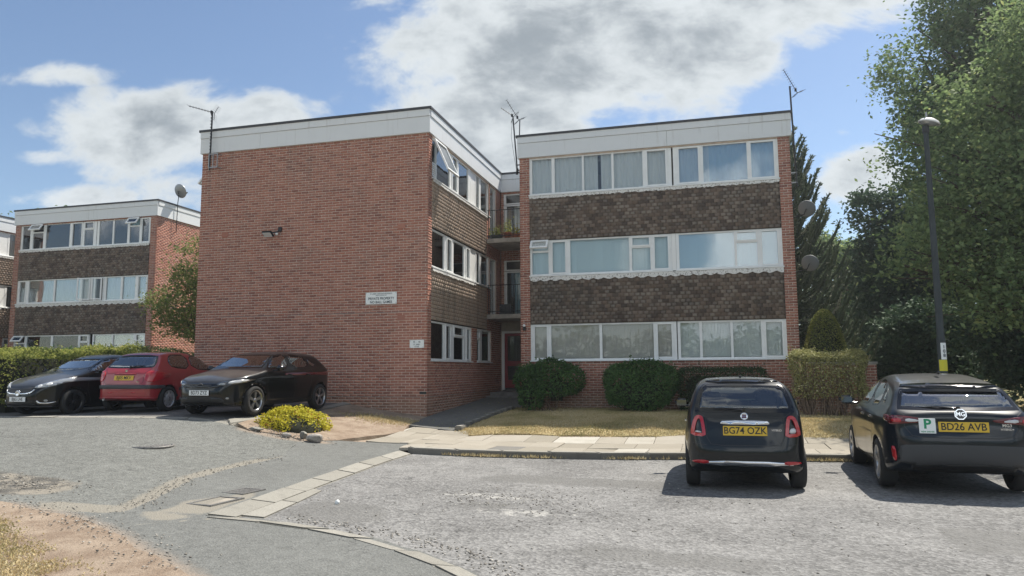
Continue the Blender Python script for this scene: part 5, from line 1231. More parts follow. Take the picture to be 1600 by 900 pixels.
def yellow_shrub():
    t = thing('shrub', 'low mound of yellow green foliage at the car park corner', 'shrub', (-8.85, 14.4, 0.3)); g = np.random.default_rng(8); n = 5200
    d = g.normal(0, 1, (n, 3)); d[:, 2] = np.abs(d[:, 2]); d /= np.linalg.norm(d, axis=1)[:, None]; ca, sa = math.cos(0.9), math.sin(0.9)
    q = d * np.array([0.80, 0.56, 0.46]) * g.uniform(0.80, 1.05, (n, 1)); k = 1 + 0.10 * np.sin(d[:, 0] * 9) * np.cos(d[:, 1] * 8); q *= k[:, None]
    xy = np.column_stack([-8.85 + q[:, 0] * ca - q[:, 1] * sa, 14.4 + q[:, 0] * sa + q[:, 1] * ca]); P = np.column_stack([xy, HV(xy) * 0.6 + 0.34 * 0.4 + q[:, 2]])
    leaf_obj('foliage', P, (0.035, 0.075), 'leaf_yellow', t, N=d)
    mb = MB(); mb.lathe([(0.62 * math.sqrt(max(0, 1 - s * s)), 0.30 + 0.36 * s) for s in np.linspace(0, 1, 6)], (-8.85, 14.4, 0), n=14); mb.build('dark_core', M['hedge_core'], t)
yellow_shrub()
# the stub of garden wall beside the brown hedge
gw = thing('garden_wall', 'short brick garden wall ending beside the brown hedge', 'wall', (3.4, 21.6, 0.3)); ORI[gw.name] = Vector((3.4, 21.6, 0.3))
w_ = wall(gw, Pl('F', 21.5), 2.6, 4.33, 0.2, 1.72, thick=0.215, zref=0.2)
mb = MB(); mb.box(2.58, 4.36, 21.48, 21.735, 1.722, 1.79); mb.build('coping', M['concrete'], gw)
# ------------------------------------------------------------------ cars
# A body is a closed surface cut out by a side outline, a plan outline and a section that narrows upwards; panels, glass and lamps are laid on it as shells.
def dusty(col):
    def fn(t, b, geo, pos):
        sp = t.new('ShaderNodeSeparateXYZ'); t.put(sp.inputs[0], geo.outputs['Normal']); up = t.m('MULTIPLY', t.step(sp.outputs[2], 0.55, 0.98), t.m('MULTIPLY_ADD', t.noise(pos, 3.0, 4), 0.18, 0.06))
        t.put(b.inputs['Roughness'], t.m('MULTIPLY_ADD', up, 0.5, 0.28)); return t.mix(up, col, (0.42, 0.40, 0.37))
    return fn
mat('paint_black', rough=0.30, coat=0.65, spec=0.2, fn=dusty((0.0025, 0.0026, 0.003)))
mat('paint_navy', rough=0.30, coat=0.65, spec=0.2, fn=dusty((0.004, 0.007, 0.012)))
mat('paint_dark', rough=0.30, coat=0.65, spec=0.2, fn=dusty((0.004, 0.006, 0.008)))
mat('paint_red', (0.30, 0.022, 0.028), 0.32, coat=0.9, spec=0.5, var=0.06, vscale=3)
mat('trim_black', (0.012, 0.012, 0.013), 0.5)
mat('gloss_black', (0.006, 0.006, 0.007), 0.08, spec=0.6)
mat('trim_grey', (0.045, 0.047, 0.05), 0.6)
mat('rubber', (0.018, 0.018, 0.018), 0.85, bump=0.15, bscale=120)
mat('chrome', (0.72, 0.73, 0.75), 0.12, metal=1.0)
mat('alloy', (0.36, 0.37, 0.39), 0.3, metal=0.9)
mat('alloy_black', (0.01, 0.01, 0.011), 0.3, coat=0.5)
mat('hubcap', (0.42, 0.43, 0.44), 0.38, metal=0.4)
mat('lamp_red', (0.42, 0.012, 0.02), 0.15, coat=0.8)
mat('lamp_red_dark', (0.11, 0.008, 0.012), 0.12, coat=0.8)
mat('lamp_white', (0.62, 0.63, 0.64), 0.15, coat=0.8)
mat('lamp_clear', (0.30, 0.32, 0.34), 0.08, coat=1.0, metal=0.3)
mat('lamp_dark', (0.03, 0.033, 0.038), 0.1, coat=1.0)
mat('plate_yellow', (0.66, 0.43, 0.03), 0.45)
mat('plate_white', (0.74, 0.75, 0.74), 0.45)
mat('plate_ink', (0.012, 0.012, 0.012), 0.5)
mat('green_print', (0.005, 0.26, 0.11), 0.5)
mat('interior_dark', (0.025, 0.026, 0.028), 0.8)
mat('mirror', (0.16, 0.17, 0.18), 0.05, metal=1.0)
mat('frit', (0.006, 0.006, 0.007), 0.08, spec=0.6)

def seg_sdf(poly, X, Y):
    P = np.array(poly, float); Q = np.roll(P, -1, 0); d = np.full(X.shape, 1e9); ins = np.zeros(X.shape, bool)
    for (ax, ay), (bx, by) in zip(P, Q):
        ex, ey = bx - ax, by - ay; wx, wy = X - ax, Y - ay; t = np.clip((wx * ex + wy * ey) / (ex * ex + ey * ey + 1e-12), 0, 1)
        d = np.minimum(d, (wx - t * ex) ** 2 + (wy - t * ey) ** 2)
        c = ((ay > Y) != (by > Y)) & (X < ex * (Y - ay) / (ey if abs(ey) > 1e-12 else 1e-12) + ax); ins ^= c
    return np.where(ins, -1, 1) * np.sqrt(d)
class Grid2:
    def __init__(s, poly, h=0.012, pad=0.35):
        P = np.array(poly); s.lo = P.min(0) - pad; s.h = h; n = np.ceil((P.max(0) + pad - s.lo) / h).astype(int) + 1
        X, Y = np.meshgrid(s.lo[0] + np.arange(n[0]) * h, s.lo[1] + np.arange(n[1]) * h, indexing='ij'); F = seg_sdf(poly, X, Y); s.n = n
        for _ in range(3):
            for ax in (0, 1): F = sum(np.take(F, np.clip(np.arange(n[ax]) + k, 0, n[ax] - 1), ax) for k in (-2, -1, 0, 1, 2)) / 5
        s.F = F
    def __call__(s, x, y):
        a = np.clip((x - s.lo[0]) / s.h, 0, s.n[0] - 1.001); b = np.clip((y - s.lo[1]) / s.h, 0, s.n[1] - 1.001); i, j = a.astype(int), b.astype(int); u, v = a - i, b - j; F = s.F
        return F[i, j] * (1 - u) * (1 - v) + F[i + 1, j] * u * (1 - v) + F[i, j + 1] * (1 - u) * v + F[i + 1, j + 1] * u * v
def smax(a, b, k): h = np.maximum(k - np.abs(a - b), 0) / k; return np.maximum(a, b) + h * h * k * 0.25
def surface_nets(F, lo, h):
    nx, ny, nz = F.shape; C = np.zeros((nx - 1, ny - 1, nz - 1)); S_ = np.zeros(C.shape + (3,)); ins = F < 0
    idx = [(a, b, c) for a in (0, 1) for b in (0, 1) for c in (0, 1)]
    sl = lambda a, b, c: (slice(a, nx - 1 + a), slice(b, ny - 1 + b), slice(c, nz - 1 + c))
    for p in idx:
        for ax in range(3):
            if p[ax] == 1: continue
            q = list(p); q[ax] = 1; fp, fq = F[sl(*p)], F[sl(*q)]; m = (fp < 0) != (fq < 0); t = np.where(m, fp / (fp - fq + 1e-30), 0)
            C += m
            for k in range(3): S_[..., k] += np.where(m, p[k] + (t if k == ax else 0), 0)
    act = C > 0; ids = -np.ones(C.shape, int); ids[act] = np.arange(act.sum()); ii = np.stack(np.nonzero(act), 1)
    V = (ii + S_[act] / C[act][:, None]) * h + lo; Q = []
    for ax in range(3):
        o1, o2 = [(1, 2), (2, 0), (0, 1)][ax]; s0 = [slice(None)] * 3; s1 = [slice(None)] * 3; s0[ax] = slice(0, -1); s1[ax] = slice(1, None)
        for k in (o1, o2): s0[k] = slice(1, -1); s1[k] = slice(1, -1)
        a, b = ins[tuple(s0)], ins[tuple(s1)]; ch = np.stack(np.nonzero(a != b), 1); off = np.zeros(3, int); off[o1] = 1; off[o2] = 1; base = ch + off
        def cell(d1, d2): c = base.copy(); c[:, o1] -= d1; c[:, o2] -= d2; return ids[c[:, 0], c[:, 1], c[:, 2]]
        q = np.stack([cell(1, 1), cell(0, 1), cell(0, 0), cell(1, 0)], 1); fl = ~a[tuple((ch).T)]; q[fl] = q[fl][:, ::-1]; Q.append(q)
    return V, np.concatenate(Q)

class Body:
    def __init__(s, side, plan, sect, wheels, R, k=0.10, crown=0.05, kt=0.10, flare=0.018, tuck=None, gh=None):
        s.side = Grid2(chaikin(side, 3)); s.plan = Grid2(chaikin([(x, y) for x, y in plan] + [(-x, y) for x, y in plan[::-1]], 3)); s.sz = np.array([q[0] for q in sect]); s.sw = np.array([q[1] for q in sect])
        # smooth the section
        zz = np.linspace(0, 1.7, 171); w = np.interp(zz, s.sz, s.sw); ker = np.array([1, 2, 3, 2, 1]) / 9; w = np.convolve(np.pad(w, 2, 'edge'), ker, 'valid'); s.zz, s.ww = zz, w
        s.wh = wheels; s.R = R; s.k = k; s.crown = crown; s.kt = kt; s.flare = flare; s.gh = gh
        P = np.array(side); s.lo = np.array([-max(abs(p[0]) for p in plan) - 0.1, P[:, 0].min() - 0.08, P[:, 1].min() - 0.08]); s.hi = np.array([-s.lo[0], P[:, 0].max() + 0.08, P[:, 1].max() + 0.08])
    def base(s, x, y, z):
        ax = np.abs(x); fl = 0
        for yw, zw in s.wh: r = np.hypot(y - yw, z - zw); fl = np.maximum(fl, s.flare * np.exp(-((r - s.R - 0.02) / 0.09) ** 2))
        w = np.interp(z, s.zz, s.ww) + fl
        if s.gh is not None: w = w + s.gh(y, z)
        zc = z + s.crown * np.clip((ax / 0.75), 0, 1.2) ** 2 * np.clip((z - 0.5) / 0.5, 0, 1)
        return smax(smax(s.side(y, zc), s.plan(x, y), s.k), (ax - w) * 0.92, s.kt)
    def cyl(s, y, z): return np.minimum.reduce([np.hypot(y - yw, z - zw) for yw, zw in s.wh]) - s.R
    def f(s, P):
        x, y, z = P[:, 0], P[:, 1], P[:, 2]; return np.maximum(s.base(x, y, z), -np.maximum(s.cyl(y, z), 0.50 - np.abs(x)))
    def grad(s, P, fn=None, e=0.006):
        fn = fn or (lambda q: s.base(q[:, 0], q[:, 1], q[:, 2])); G = np.stack([fn(P + np.eye(3)[i] * e) - fn(P - np.eye(3)[i] * e) for i in range(3)], 1); return G / (np.linalg.norm(G, axis=1)[:, None] + 1e-9)
    def mesh(s, h=0.026):
        n = np.ceil((s.hi - s.lo) / h).astype(int) + 1; ax = [s.lo[i] + np.arange(n[i]) * h for i in range(3)]; X = np.stack(np.meshgrid(*ax, indexing='ij'), -1).reshape(-1, 3)
        V, Q = surface_nets(s.f(X).reshape(n), s.lo, h); b = lambda q: s.base(q[:, 0], q[:, 1], q[:, 2])
        for _ in range(4):
            fb = b(V); m = np.abs(fb) < h * 1.1
            if m.any():
                g = np.stack([(b(V[m] + np.eye(3)[i] * .004) - b(V[m] - np.eye(3)[i] * .004)) / .008 for i in range(3)], 1); V[m] -= g * (fb[m] / ((g * g).sum(1) + 1e-6))[:, None]
            cy = s.cyl(V[:, 1], V[:, 2]); m2 = (np.abs(cy) < h * 0.75) & (np.abs(V[:, 0]) > 0.55)
            for yw, zw in s.wh:
                r = np.hypot(V[:, 1] - yw, V[:, 2] - zw); mm = m2 & (np.abs(r - s.R) < h); q = s.R / r[mm]; V[mm, 1] = yw + (V[mm, 1] - yw) * q; V[mm, 2] = zw + (V[mm, 2] - zw) * q
        return V, Q
    def project(s, A, B, mode, sgn=1):
        "throw 2D points onto the body: side (y,z), rear/front (x,z), top (x,y)"
        n = len(A); ax = {'side': 0, 'rear': 1, 'front': 1, 'top': 2}[mode]; fr = {'side': 1.05 * sgn, 'rear': s.lo[1], 'front': s.hi[1], 'top': s.hi[2]}[mode]; to = {'side': 0, 'rear': 0.2, 'front': -0.2, 'top': 0.4}[mode]
        mk = (lambda t: np.column_stack([t, A, B])) if ax == 0 else (lambda t: np.column_stack([A, t, B])) if ax == 1 else (lambda t: np.column_stack([A, B, t])); b = lambda q: s.base(q[:, 0], q[:, 1], q[:, 2])
        ts = np.linspace(fr, to, 90); lo = np.full(n, fr); hi = np.full(n, to); done = np.zeros(n, bool); pv = np.full(n, fr)
        for t in ts[1:]:
            hit = (b(mk(np.full(n, t))) < 0) & ~done; lo[hit] = pv[hit]; hi[hit] = t; done |= hit; pv[:] = t
        for _ in range(24): m = (lo + hi) / 2; ins = b(mk(m)) < 0; hi = np.where(ins, m, hi); lo = np.where(ins, lo, m)
        return mk((lo + hi) / 2)
def poly_grid(poly, step):
    bm = bmesh.new(); f = bm.faces.new([bm.verts.new((a, b, 0)) for a, b in poly]); bm.normal_update()
    if f.normal.z < 0: f.normal_flip()
    bmesh.ops.triangulate(bm, faces=bm.faces[:]); P = np.array(poly)
    for ax in (0, 1):
        c = P[:, ax].min() + step * 0.7
        while c < P[:, ax].max():
            bmesh.ops.bisect_plane(bm, geom=bm.verts[:] + bm.edges[:] + bm.faces[:], dist=1e-5, plane_co=(c, c, 0), plane_no=(1, 0, 0) if ax == 0 else (0, 1, 0)); c += step
    bm.verts.index_update(); V = np.array([v.co[:2] for v in bm.verts]); Fc = [[v.index for v in f.verts] for f in bm.faces]; E = [(l.vert.index, l.link_loop_next.vert.index) for e in bm.edges if e.is_boundary for l in e.link_loops]; bm.free(); return V, Fc, E
def inset(poly, d):
    P = np.array(poly, float); n = len(P); A = 0.5 * np.sum(P[:, 0] * np.roll(P[:, 1], -1) - np.roll(P[:, 0], -1) * P[:, 1]); out = []
    for i in range(n):
        a, b, c = P[i - 1], P[i], P[(i + 1) % n]; e1, e2 = b - a, c - b; n1 = np.array([-e1[1], e1[0]]) / (np.hypot(*e1) + 1e-9); n2 = np.array([-e2[1], e2[0]]) / (np.hypot(*e2) + 1e-9)
        m = n1 + n2; m = m / (np.hypot(*m) + 1e-9); k = d / max(0.5, m @ n1); out.append(b + m * k * (1 if A > 0 else -1))
    return [tuple(p) for p in out]
def dense(poly, step):
    out = []
    for i, a in enumerate(poly):
        b = poly[(i + 1) % len(poly)]; n = max(1, int(math.hypot(b[0] - a[0], b[1] - a[1]) / step)); out += [(a[0] + (b[0] - a[0]) * k / n, a[1] + (b[1] - a[1]) * k / n) for k in range(n)]
    return out
def flip_for(mode, sgn): return (mode == 'side' and sgn < 0) or mode == 'front'
def shell(body, poly, mode, off=0.003, sgn=1, step=0.05, rim=0.012, rnd=1, raw=False):
    "a thin shell on the body over the polygon -> verts, faces"
    if rnd: poly = chaikin(poly, rnd)
    V, Fc, E = poly_grid(poly, step); P = body.project(V[:, 0], V[:, 1], mode, sgn); N = body.grad(P); O = P + N * off; I = P - N * rim; n = len(P)
    flip = flip_for(mode, sgn)
    # orientation: outwards
    f0 = Fc[0]; nn = np.cross(O[f0[1]] - O[f0[0]], O[f0[2]] - O[f0[0]]); fl = nn @ N[f0[0]] < 0
    F2 = [f[::-1] if fl else f for f in Fc]; 
    for a, b in E: F2.append([b, a, n + a, n + b] if not fl else [a, b, n + b, n + a])
    return np.concatenate([O, I]), F2
def put(body, name, poly, mode, m, parent, off=0.003, sgn=1, step=0.05, rnd=1, rim=0.012, smooth=True):
    V, Fc = shell(body, poly, mode, off, sgn, step, rim, rnd); me = np_mesh(name, V, Fc, M[m])
    me.polygons.foreach_set('use_smooth', np.array([len(set(f)) > 0 and max(f) < len(V) // 2 for f in Fc], bool) if smooth else np.zeros(len(Fc), bool)); return obj(name, me, parent)
def ring(body, name, poly, w, mode, m, parent, off=0.003, sgn=1, rnd=1):
    if rnd: poly = chaikin(poly, rnd)
    poly = dense(poly, 0.05); q = inset(poly, w); n = len(poly); A = np.array(poly + q); P = body.project(A[:, 0], A[:, 1], mode, sgn); N = body.grad(P); O = P + N * off; I = P - N * 0.01; V = np.concatenate([O, I]); Fc = []
    i = 0; nn = np.cross(O[1] - O[0], O[n] - O[0]); fl = nn @ N[0] < 0
    for i in range(n):
        j = (i + 1) % n; a = [i, j, n + j, n + i]; b = [j, i, 2 * n + i, 2 * n + j]; c = [n + i, n + j, 3 * n + j, 3 * n + i]
        Fc += [a[::-1], b[::-1], c[::-1]] if fl else [a, b, c]
    return obj(name, np_mesh(name, V, Fc, M[m]), parent), q
def in_poly(poly, x, y): return seg_sdf(poly, x, y) < 0
def glazing(body, cut, name, poly, mode, parent, w=0.035, sgn=1, rnd=1, glass='car_glass'):
    r, q = ring(body, name, poly, w, mode, 'frit', parent, 0.0025, sgn, rnd); put(body, 'glass', inset(q, -0.004), mode, glass, r, 0.0015, sgn, 0.08, 0, 0.004); cut.append((inset(q, -w * 0.55), mode, sgn)); return r
def line(body, pts, mode, parent, name='seam', w=0.0045, m='trim_black', off=0.0012, sgn=1, step=0.04):
    "a narrow dark shut line laid on the body"
    P = []
    for a, b in zip(pts[:-1], pts[1:]):
        n = max(1, int(math.hypot(b[0] - a[0], b[1] - a[1]) / step)); P += [(a[0] + (b[0] - a[0]) * k / n, a[1] + (b[1] - a[1]) * k / n) for k in range(n)]
    P.append(pts[-1]); A = np.array(P); T = np.gradient(A, axis=0); T /= np.linalg.norm(T, axis=1)[:, None] + 1e-9; Nn = np.column_stack([-T[:, 1], T[:, 0]]) * w
    L = body.project((A + Nn)[:, 0], (A + Nn)[:, 1], mode, sgn); R_ = body.project((A - Nn)[:, 0], (A - Nn)[:, 1], mode, sgn); gl = body.grad(L); gr = body.grad(R_); V = np.concatenate([L + gl * off, R_ + gr * off]); n = len(A)
    Fc = [[i, n + i, n + i + 1, i + 1] for i in range(n - 1)]; nn = np.cross(V[n] - V[0], V[1] - V[0])
    if nn @ gl[0] < 0: Fc = [f[::-1] for f in Fc]
    return V, Fc
def lines(body, specs, parent, name='shut_lines', m='trim_black', w=0.0045):
    mb = MB()
    for pts, mode, sgn in specs: V, Fc = line(body, pts, mode, parent, sgn=sgn, w=w); mb.add(V, Fc)
    return mb.build(name, M[m], parent, (0, 0, 0))
def text_obj(name, s, size, mtl, parent, Mx, bold=0.012, depth=0.002, sx=1.0, align='CENTER'):
    cu = bpy.data.curves.new(name, 'FONT'); cu.body = s; cu.size = size; cu.align_x = align; cu.align_y = 'CENTER'; cu.offset = bold * size; cu.extrude = depth; cu.resolution_u = 3
    o = bpy.data.objects.new('tmp', cu); me = bpy.data.meshes.new_from_object(o); bpy.data.objects.remove(o); bpy.data.curves.remove(cu); me.name = name
    me.transform(Mx @ Matrix.Diagonal((sx, 1, 1, 1))); me.materials.clear(); me.materials.append(M[mtl]); return obj(name, me, parent)
FACE_R = Matrix.Rotation(math.pi / 2, 4, 'X')                                        # reads from behind the car (-Y)
FACE_F = Matrix.Rotation(math.pi, 4, 'Z') @ Matrix.Rotation(math.pi / 2, 4, 'X')      # reads from in front of it (+Y)
def plate(t, txt, c, front, yellow, tilt=0.0, w=0.52, h=0.111):
    F_ = FACE_F if front else FACE_R; T = Matrix.Translation(c) @ F_ @ Matrix.Rotation(tilt, 4, 'X'); mb = MB(); mb.bbox((0, 0, 0), (w / 2, h / 2, 0.004), None, 0.002); p = mb.build('number_plate', M['plate_yellow' if yellow else 'plate_white'], t, (0, 0, 0)); p.data.transform(T)
    text_obj('lettering', txt, h * 1.0, 'plate_ink', p, T @ Matrix.Translation((0, -h * 0.005, 0.0045)), 0.014, 0.0008, 0.86 * w / 0.52); return p
def wheel(t, x, y, R, W, rimR, style, mrim, side):
    "tyre and rim; x is the outer face"
    s = side; mb = MB(); x1, x0 = x, x - s * W; r = R
    prof = [(rimR, x1 - s * 0.02), (rimR + 0.008, x1 - s * 0.004), (R - 0.045, x1), (R - 0.012, x1 - s * 0.012), (R, x1 - s * 0.035), (R, x0 + s * 0.035), (R - 0.012, x0 + s * 0.012), (R - 0.05, x0), (rimR, x0 + s * 0.01)]
    if s > 0: prof = prof
    mb.lathe([(a, b) for a, b in prof], (0, y, R), 'X', 40)
    for k in range(3): mb.lathe([(R + 0.0005, x1 - s * (0.06 + k * 0.04)), (R + 0.0005, x1 - s * (0.068 + k * 0.04))], (0, y, R), 'X', 40, 0)
    w = mb.build('wheel', M['rubber'], t, (0, 0, 0), fix=True); rm = MB(); xd = x1 - s * 0.025
    rm.lathe([(rimR + 0.004, x1 - s * 0.005), (rimR - 0.012, x1 - s * 0.006), (rimR - 0.018, xd - s * 0.02), (rimR - 0.025, xd - s * 0.09)], (0, y, R), 'X', 40)
    rm.lathe([(0.0, xd + s * 0.004), (0.045, xd + s * 0.002), (0.055, xd - s * 0.02)], (0, y, R), 'X', 20)
    def spoke(a, r0, r1, w0, w1, d=0.03, z0=0.0, z1=0.012):
        ca, sa = math.cos(a), math.sin(a); pt = lambda r, o, dx: (xd + s * dx, y + r * ca - o * sa, R + r * sa + o * ca)
        v = [pt(r0, -w0, z0), pt(r0, w0, z0), pt(r1, w1, z1), pt(r1, -w1, z1), pt(r0, -w0, z0 - d), pt(r0, w0, z0 - d), pt(r1, w1, z1 - d), pt(r1, -w1, z1 - d)]
        rm.add(v, [(0, 1, 2, 3), (0, 4, 5, 1), (1, 5, 6, 2), (2, 6, 7, 3), (3, 7, 4, 0)])
    if style == 'split5':
        for k in range(5):
            a = math.pi / 2 + k * 2 * math.pi / 5
            for d in (-0.20, 0.20): spoke(a + d * 0.55, 0.04, rimR - 0.012, 0.016, 0.017)
    elif style == 'five':
        for k in range(5): a = math.pi / 2 + k * 2 * math.pi / 5; spoke(a, 0.03, rimR - 0.012, 0.030, 0.045)
    elif style == 'twin10':
        for k in range(5):
            a = math.pi / 2 + k * 2 * math.pi / 5
            for d in (-0.17, 0.17): spoke(a + d, 0.045, rimR - 0.012, 0.012, 0.015)
    elif style == 'hubcap':
        rm.lathe([(0.05, xd + s * 0.01), (rimR * 0.58, xd + s * 0.012), (rimR * 0.62, xd + s * 0.004)], (0, y, R), 'X', 32)
        for k in range(8): spoke(k * math.pi / 4, rimR * 0.55, rimR - 0.01, 0.038, 0.048, 0.02, 0.006, 0.008)
    o = rm.build('rim', M[mrim], w, (0, 0, 0), fix=True)
    bk = MB(); bk.lathe([(0.0, xd - s * 0.05), (rimR - 0.03, xd - s * 0.05)], (0, y, R), 'X', 24); bk.build('brake_disc', M['trim_black'], w, (0, 0, 0), fix=True)
    return w
def mirror_part(t, x, y, z, m, s, size=(0.10, 0.055, 0.065)):
    mb = MB(); mb.bbox((s * x, y, z), size, None, 0.045); mb.tube([(s * (x - size[0] - 0.06), y + 0.03, z - 0.055), (s * (x - 0.05), y + 0.01, z - 0.05)], 0.02, 6); o = mb.build('wing_mirror', M[m], t, (0, 0, 0)); o.data.polygons.foreach_set('use_smooth', np.ones(len(o.data.polygons), bool))
    g = MB(); g.bbox((s * x, y - size[1] - 0.001, z), (size[0] * 0.74, 0.003, size[2] * 0.68), None, 0.002); g.build('mirror_glass', M['mirror'], o, (0, 0, 0)); return o
def wiper(t, a, b, w=0.012):
    mb = MB(); a, b = Vector(a), Vector(b); m = a.lerp(b, 0.5) + Vector((0, -0.012, 0.018)); mb.bbox(a, (0.022, 0.022, 0.03), None, 0.01); mb.tube([a, m, b], [0.013, 0.010, 0.006], 6); mb.tube([a.lerp(b, 0.15) + Vector((0, -0.002, -0.012)), b + Vector((0, -0.002, -0.012))], 0.008, 5); return mb.build('wiper', M['gloss_black'], t, (0, 0, 0))
def seats(t, ys, xw, z0, wheel_at=None, headrest=True):
    for i, y in enumerate(ys):
        for s in ((-1, 1) if i == 0 else (0,)):
            mb = MB(); hx = 0.22 if s else xw
            mb.bbox((s * 0.36, y, z0), (hx, 0.24, 0.09), None, 0.05); mb.bbox((s * 0.36, y - 0.25, z0 + 0.32), (hx, 0.08, 0.30), Matrix.Rotation(0.2, 3, 'X'), 0.06)
            for hxx in ((s * 0.36,) if s else (-0.34, 0.34)): mb.bbox((hxx, y - 0.34, z0 + 0.68), (0.12, 0.05, 0.08), None, 0.04)
            mb.build('seat', M['interior_dark'], t, (0, 0, 0))
    if wheel_at:
        x, y, z = wheel_at; mb = MB(); pts = [Vector((x + 0.18 * math.cos(a), y - 0.07 * math.sin(a), z + 0.165 * math.sin(a))) for a in np.linspace(0, 2 * math.pi, 25)]; mb.tube(pts, 0.014, 6); mb.tube([pts[0], pts[12]], 0.014, 6); mb.build('steering_wheel', M['interior_dark'], t, (0, 0, 0))
        mb = MB(); mb.bbox((0, y + 0.35, z - 0.06), (0.62, 0.16, 0.12), None, 0.06); mb.build('dashboard', M['interior_dark'], t, (0, 0, 0))
def finish(t, B, cut, paint, name='body', smoothcut=True):
    V, Q = B.mesh(); C = V[Q].mean(1); nrm = np.cross(V[Q[:, 1]] - V[Q[:, 0]], V[Q[:, 2]] - V[Q[:, 0]]); keep = np.ones(len(Q), bool)
    for poly, mode, sgn in cut:
        if mode == 'side': ins = in_poly(poly, C[:, 1], C[:, 2]) & (C[:, 0] * sgn > 0.25) & (np.abs(nrm[:, 0]) > 0.35 * np.linalg.norm(nrm, axis=1))
        elif mode == 'rear': ins = in_poly(poly, C[:, 0], C[:, 2]) & (nrm[:, 1] < -0.1 * np.linalg.norm(nrm, axis=1)) & (C[:, 1] < 0)
        else: ins = in_poly(poly, C[:, 0], C[:, 2]) & (nrm[:, 1] > 0.1 * np.linalg.norm(nrm, axis=1)) & (C[:, 1] > 0)
        keep &= ~ins
    inner = (np.abs(C[:, 0]) < 0.97 * np.interp(C[:, 2], B.zz, B.ww)) & (np.abs(B.base(C[:, 0], C[:, 1], C[:, 2])) > 0.02); Q = Q[keep]; mi = inner[keep].astype(int)
    low = C[keep][:, 2] < B.lo[2] + 0.13; mi = np.where(low & (nrm[keep][:, 2] < 0), 1, mi)
    return obj(name, np_mesh(name, V, Q, [M[paint], M['trim_black']], mi, smooth=True), t)
def place_car(name, label, x, y, head, z, zr=None):
    t = thing(name, label, 'car', (x, y, z)); t.rotation_euler = (0, 0, -math.radians(head)); t['group'] = 'parked cars'
    return t
def both(fn):
    for s in (-1, 1): fn(s)
mir = lambda poly, s: [(s * a, b) for a, b in poly]

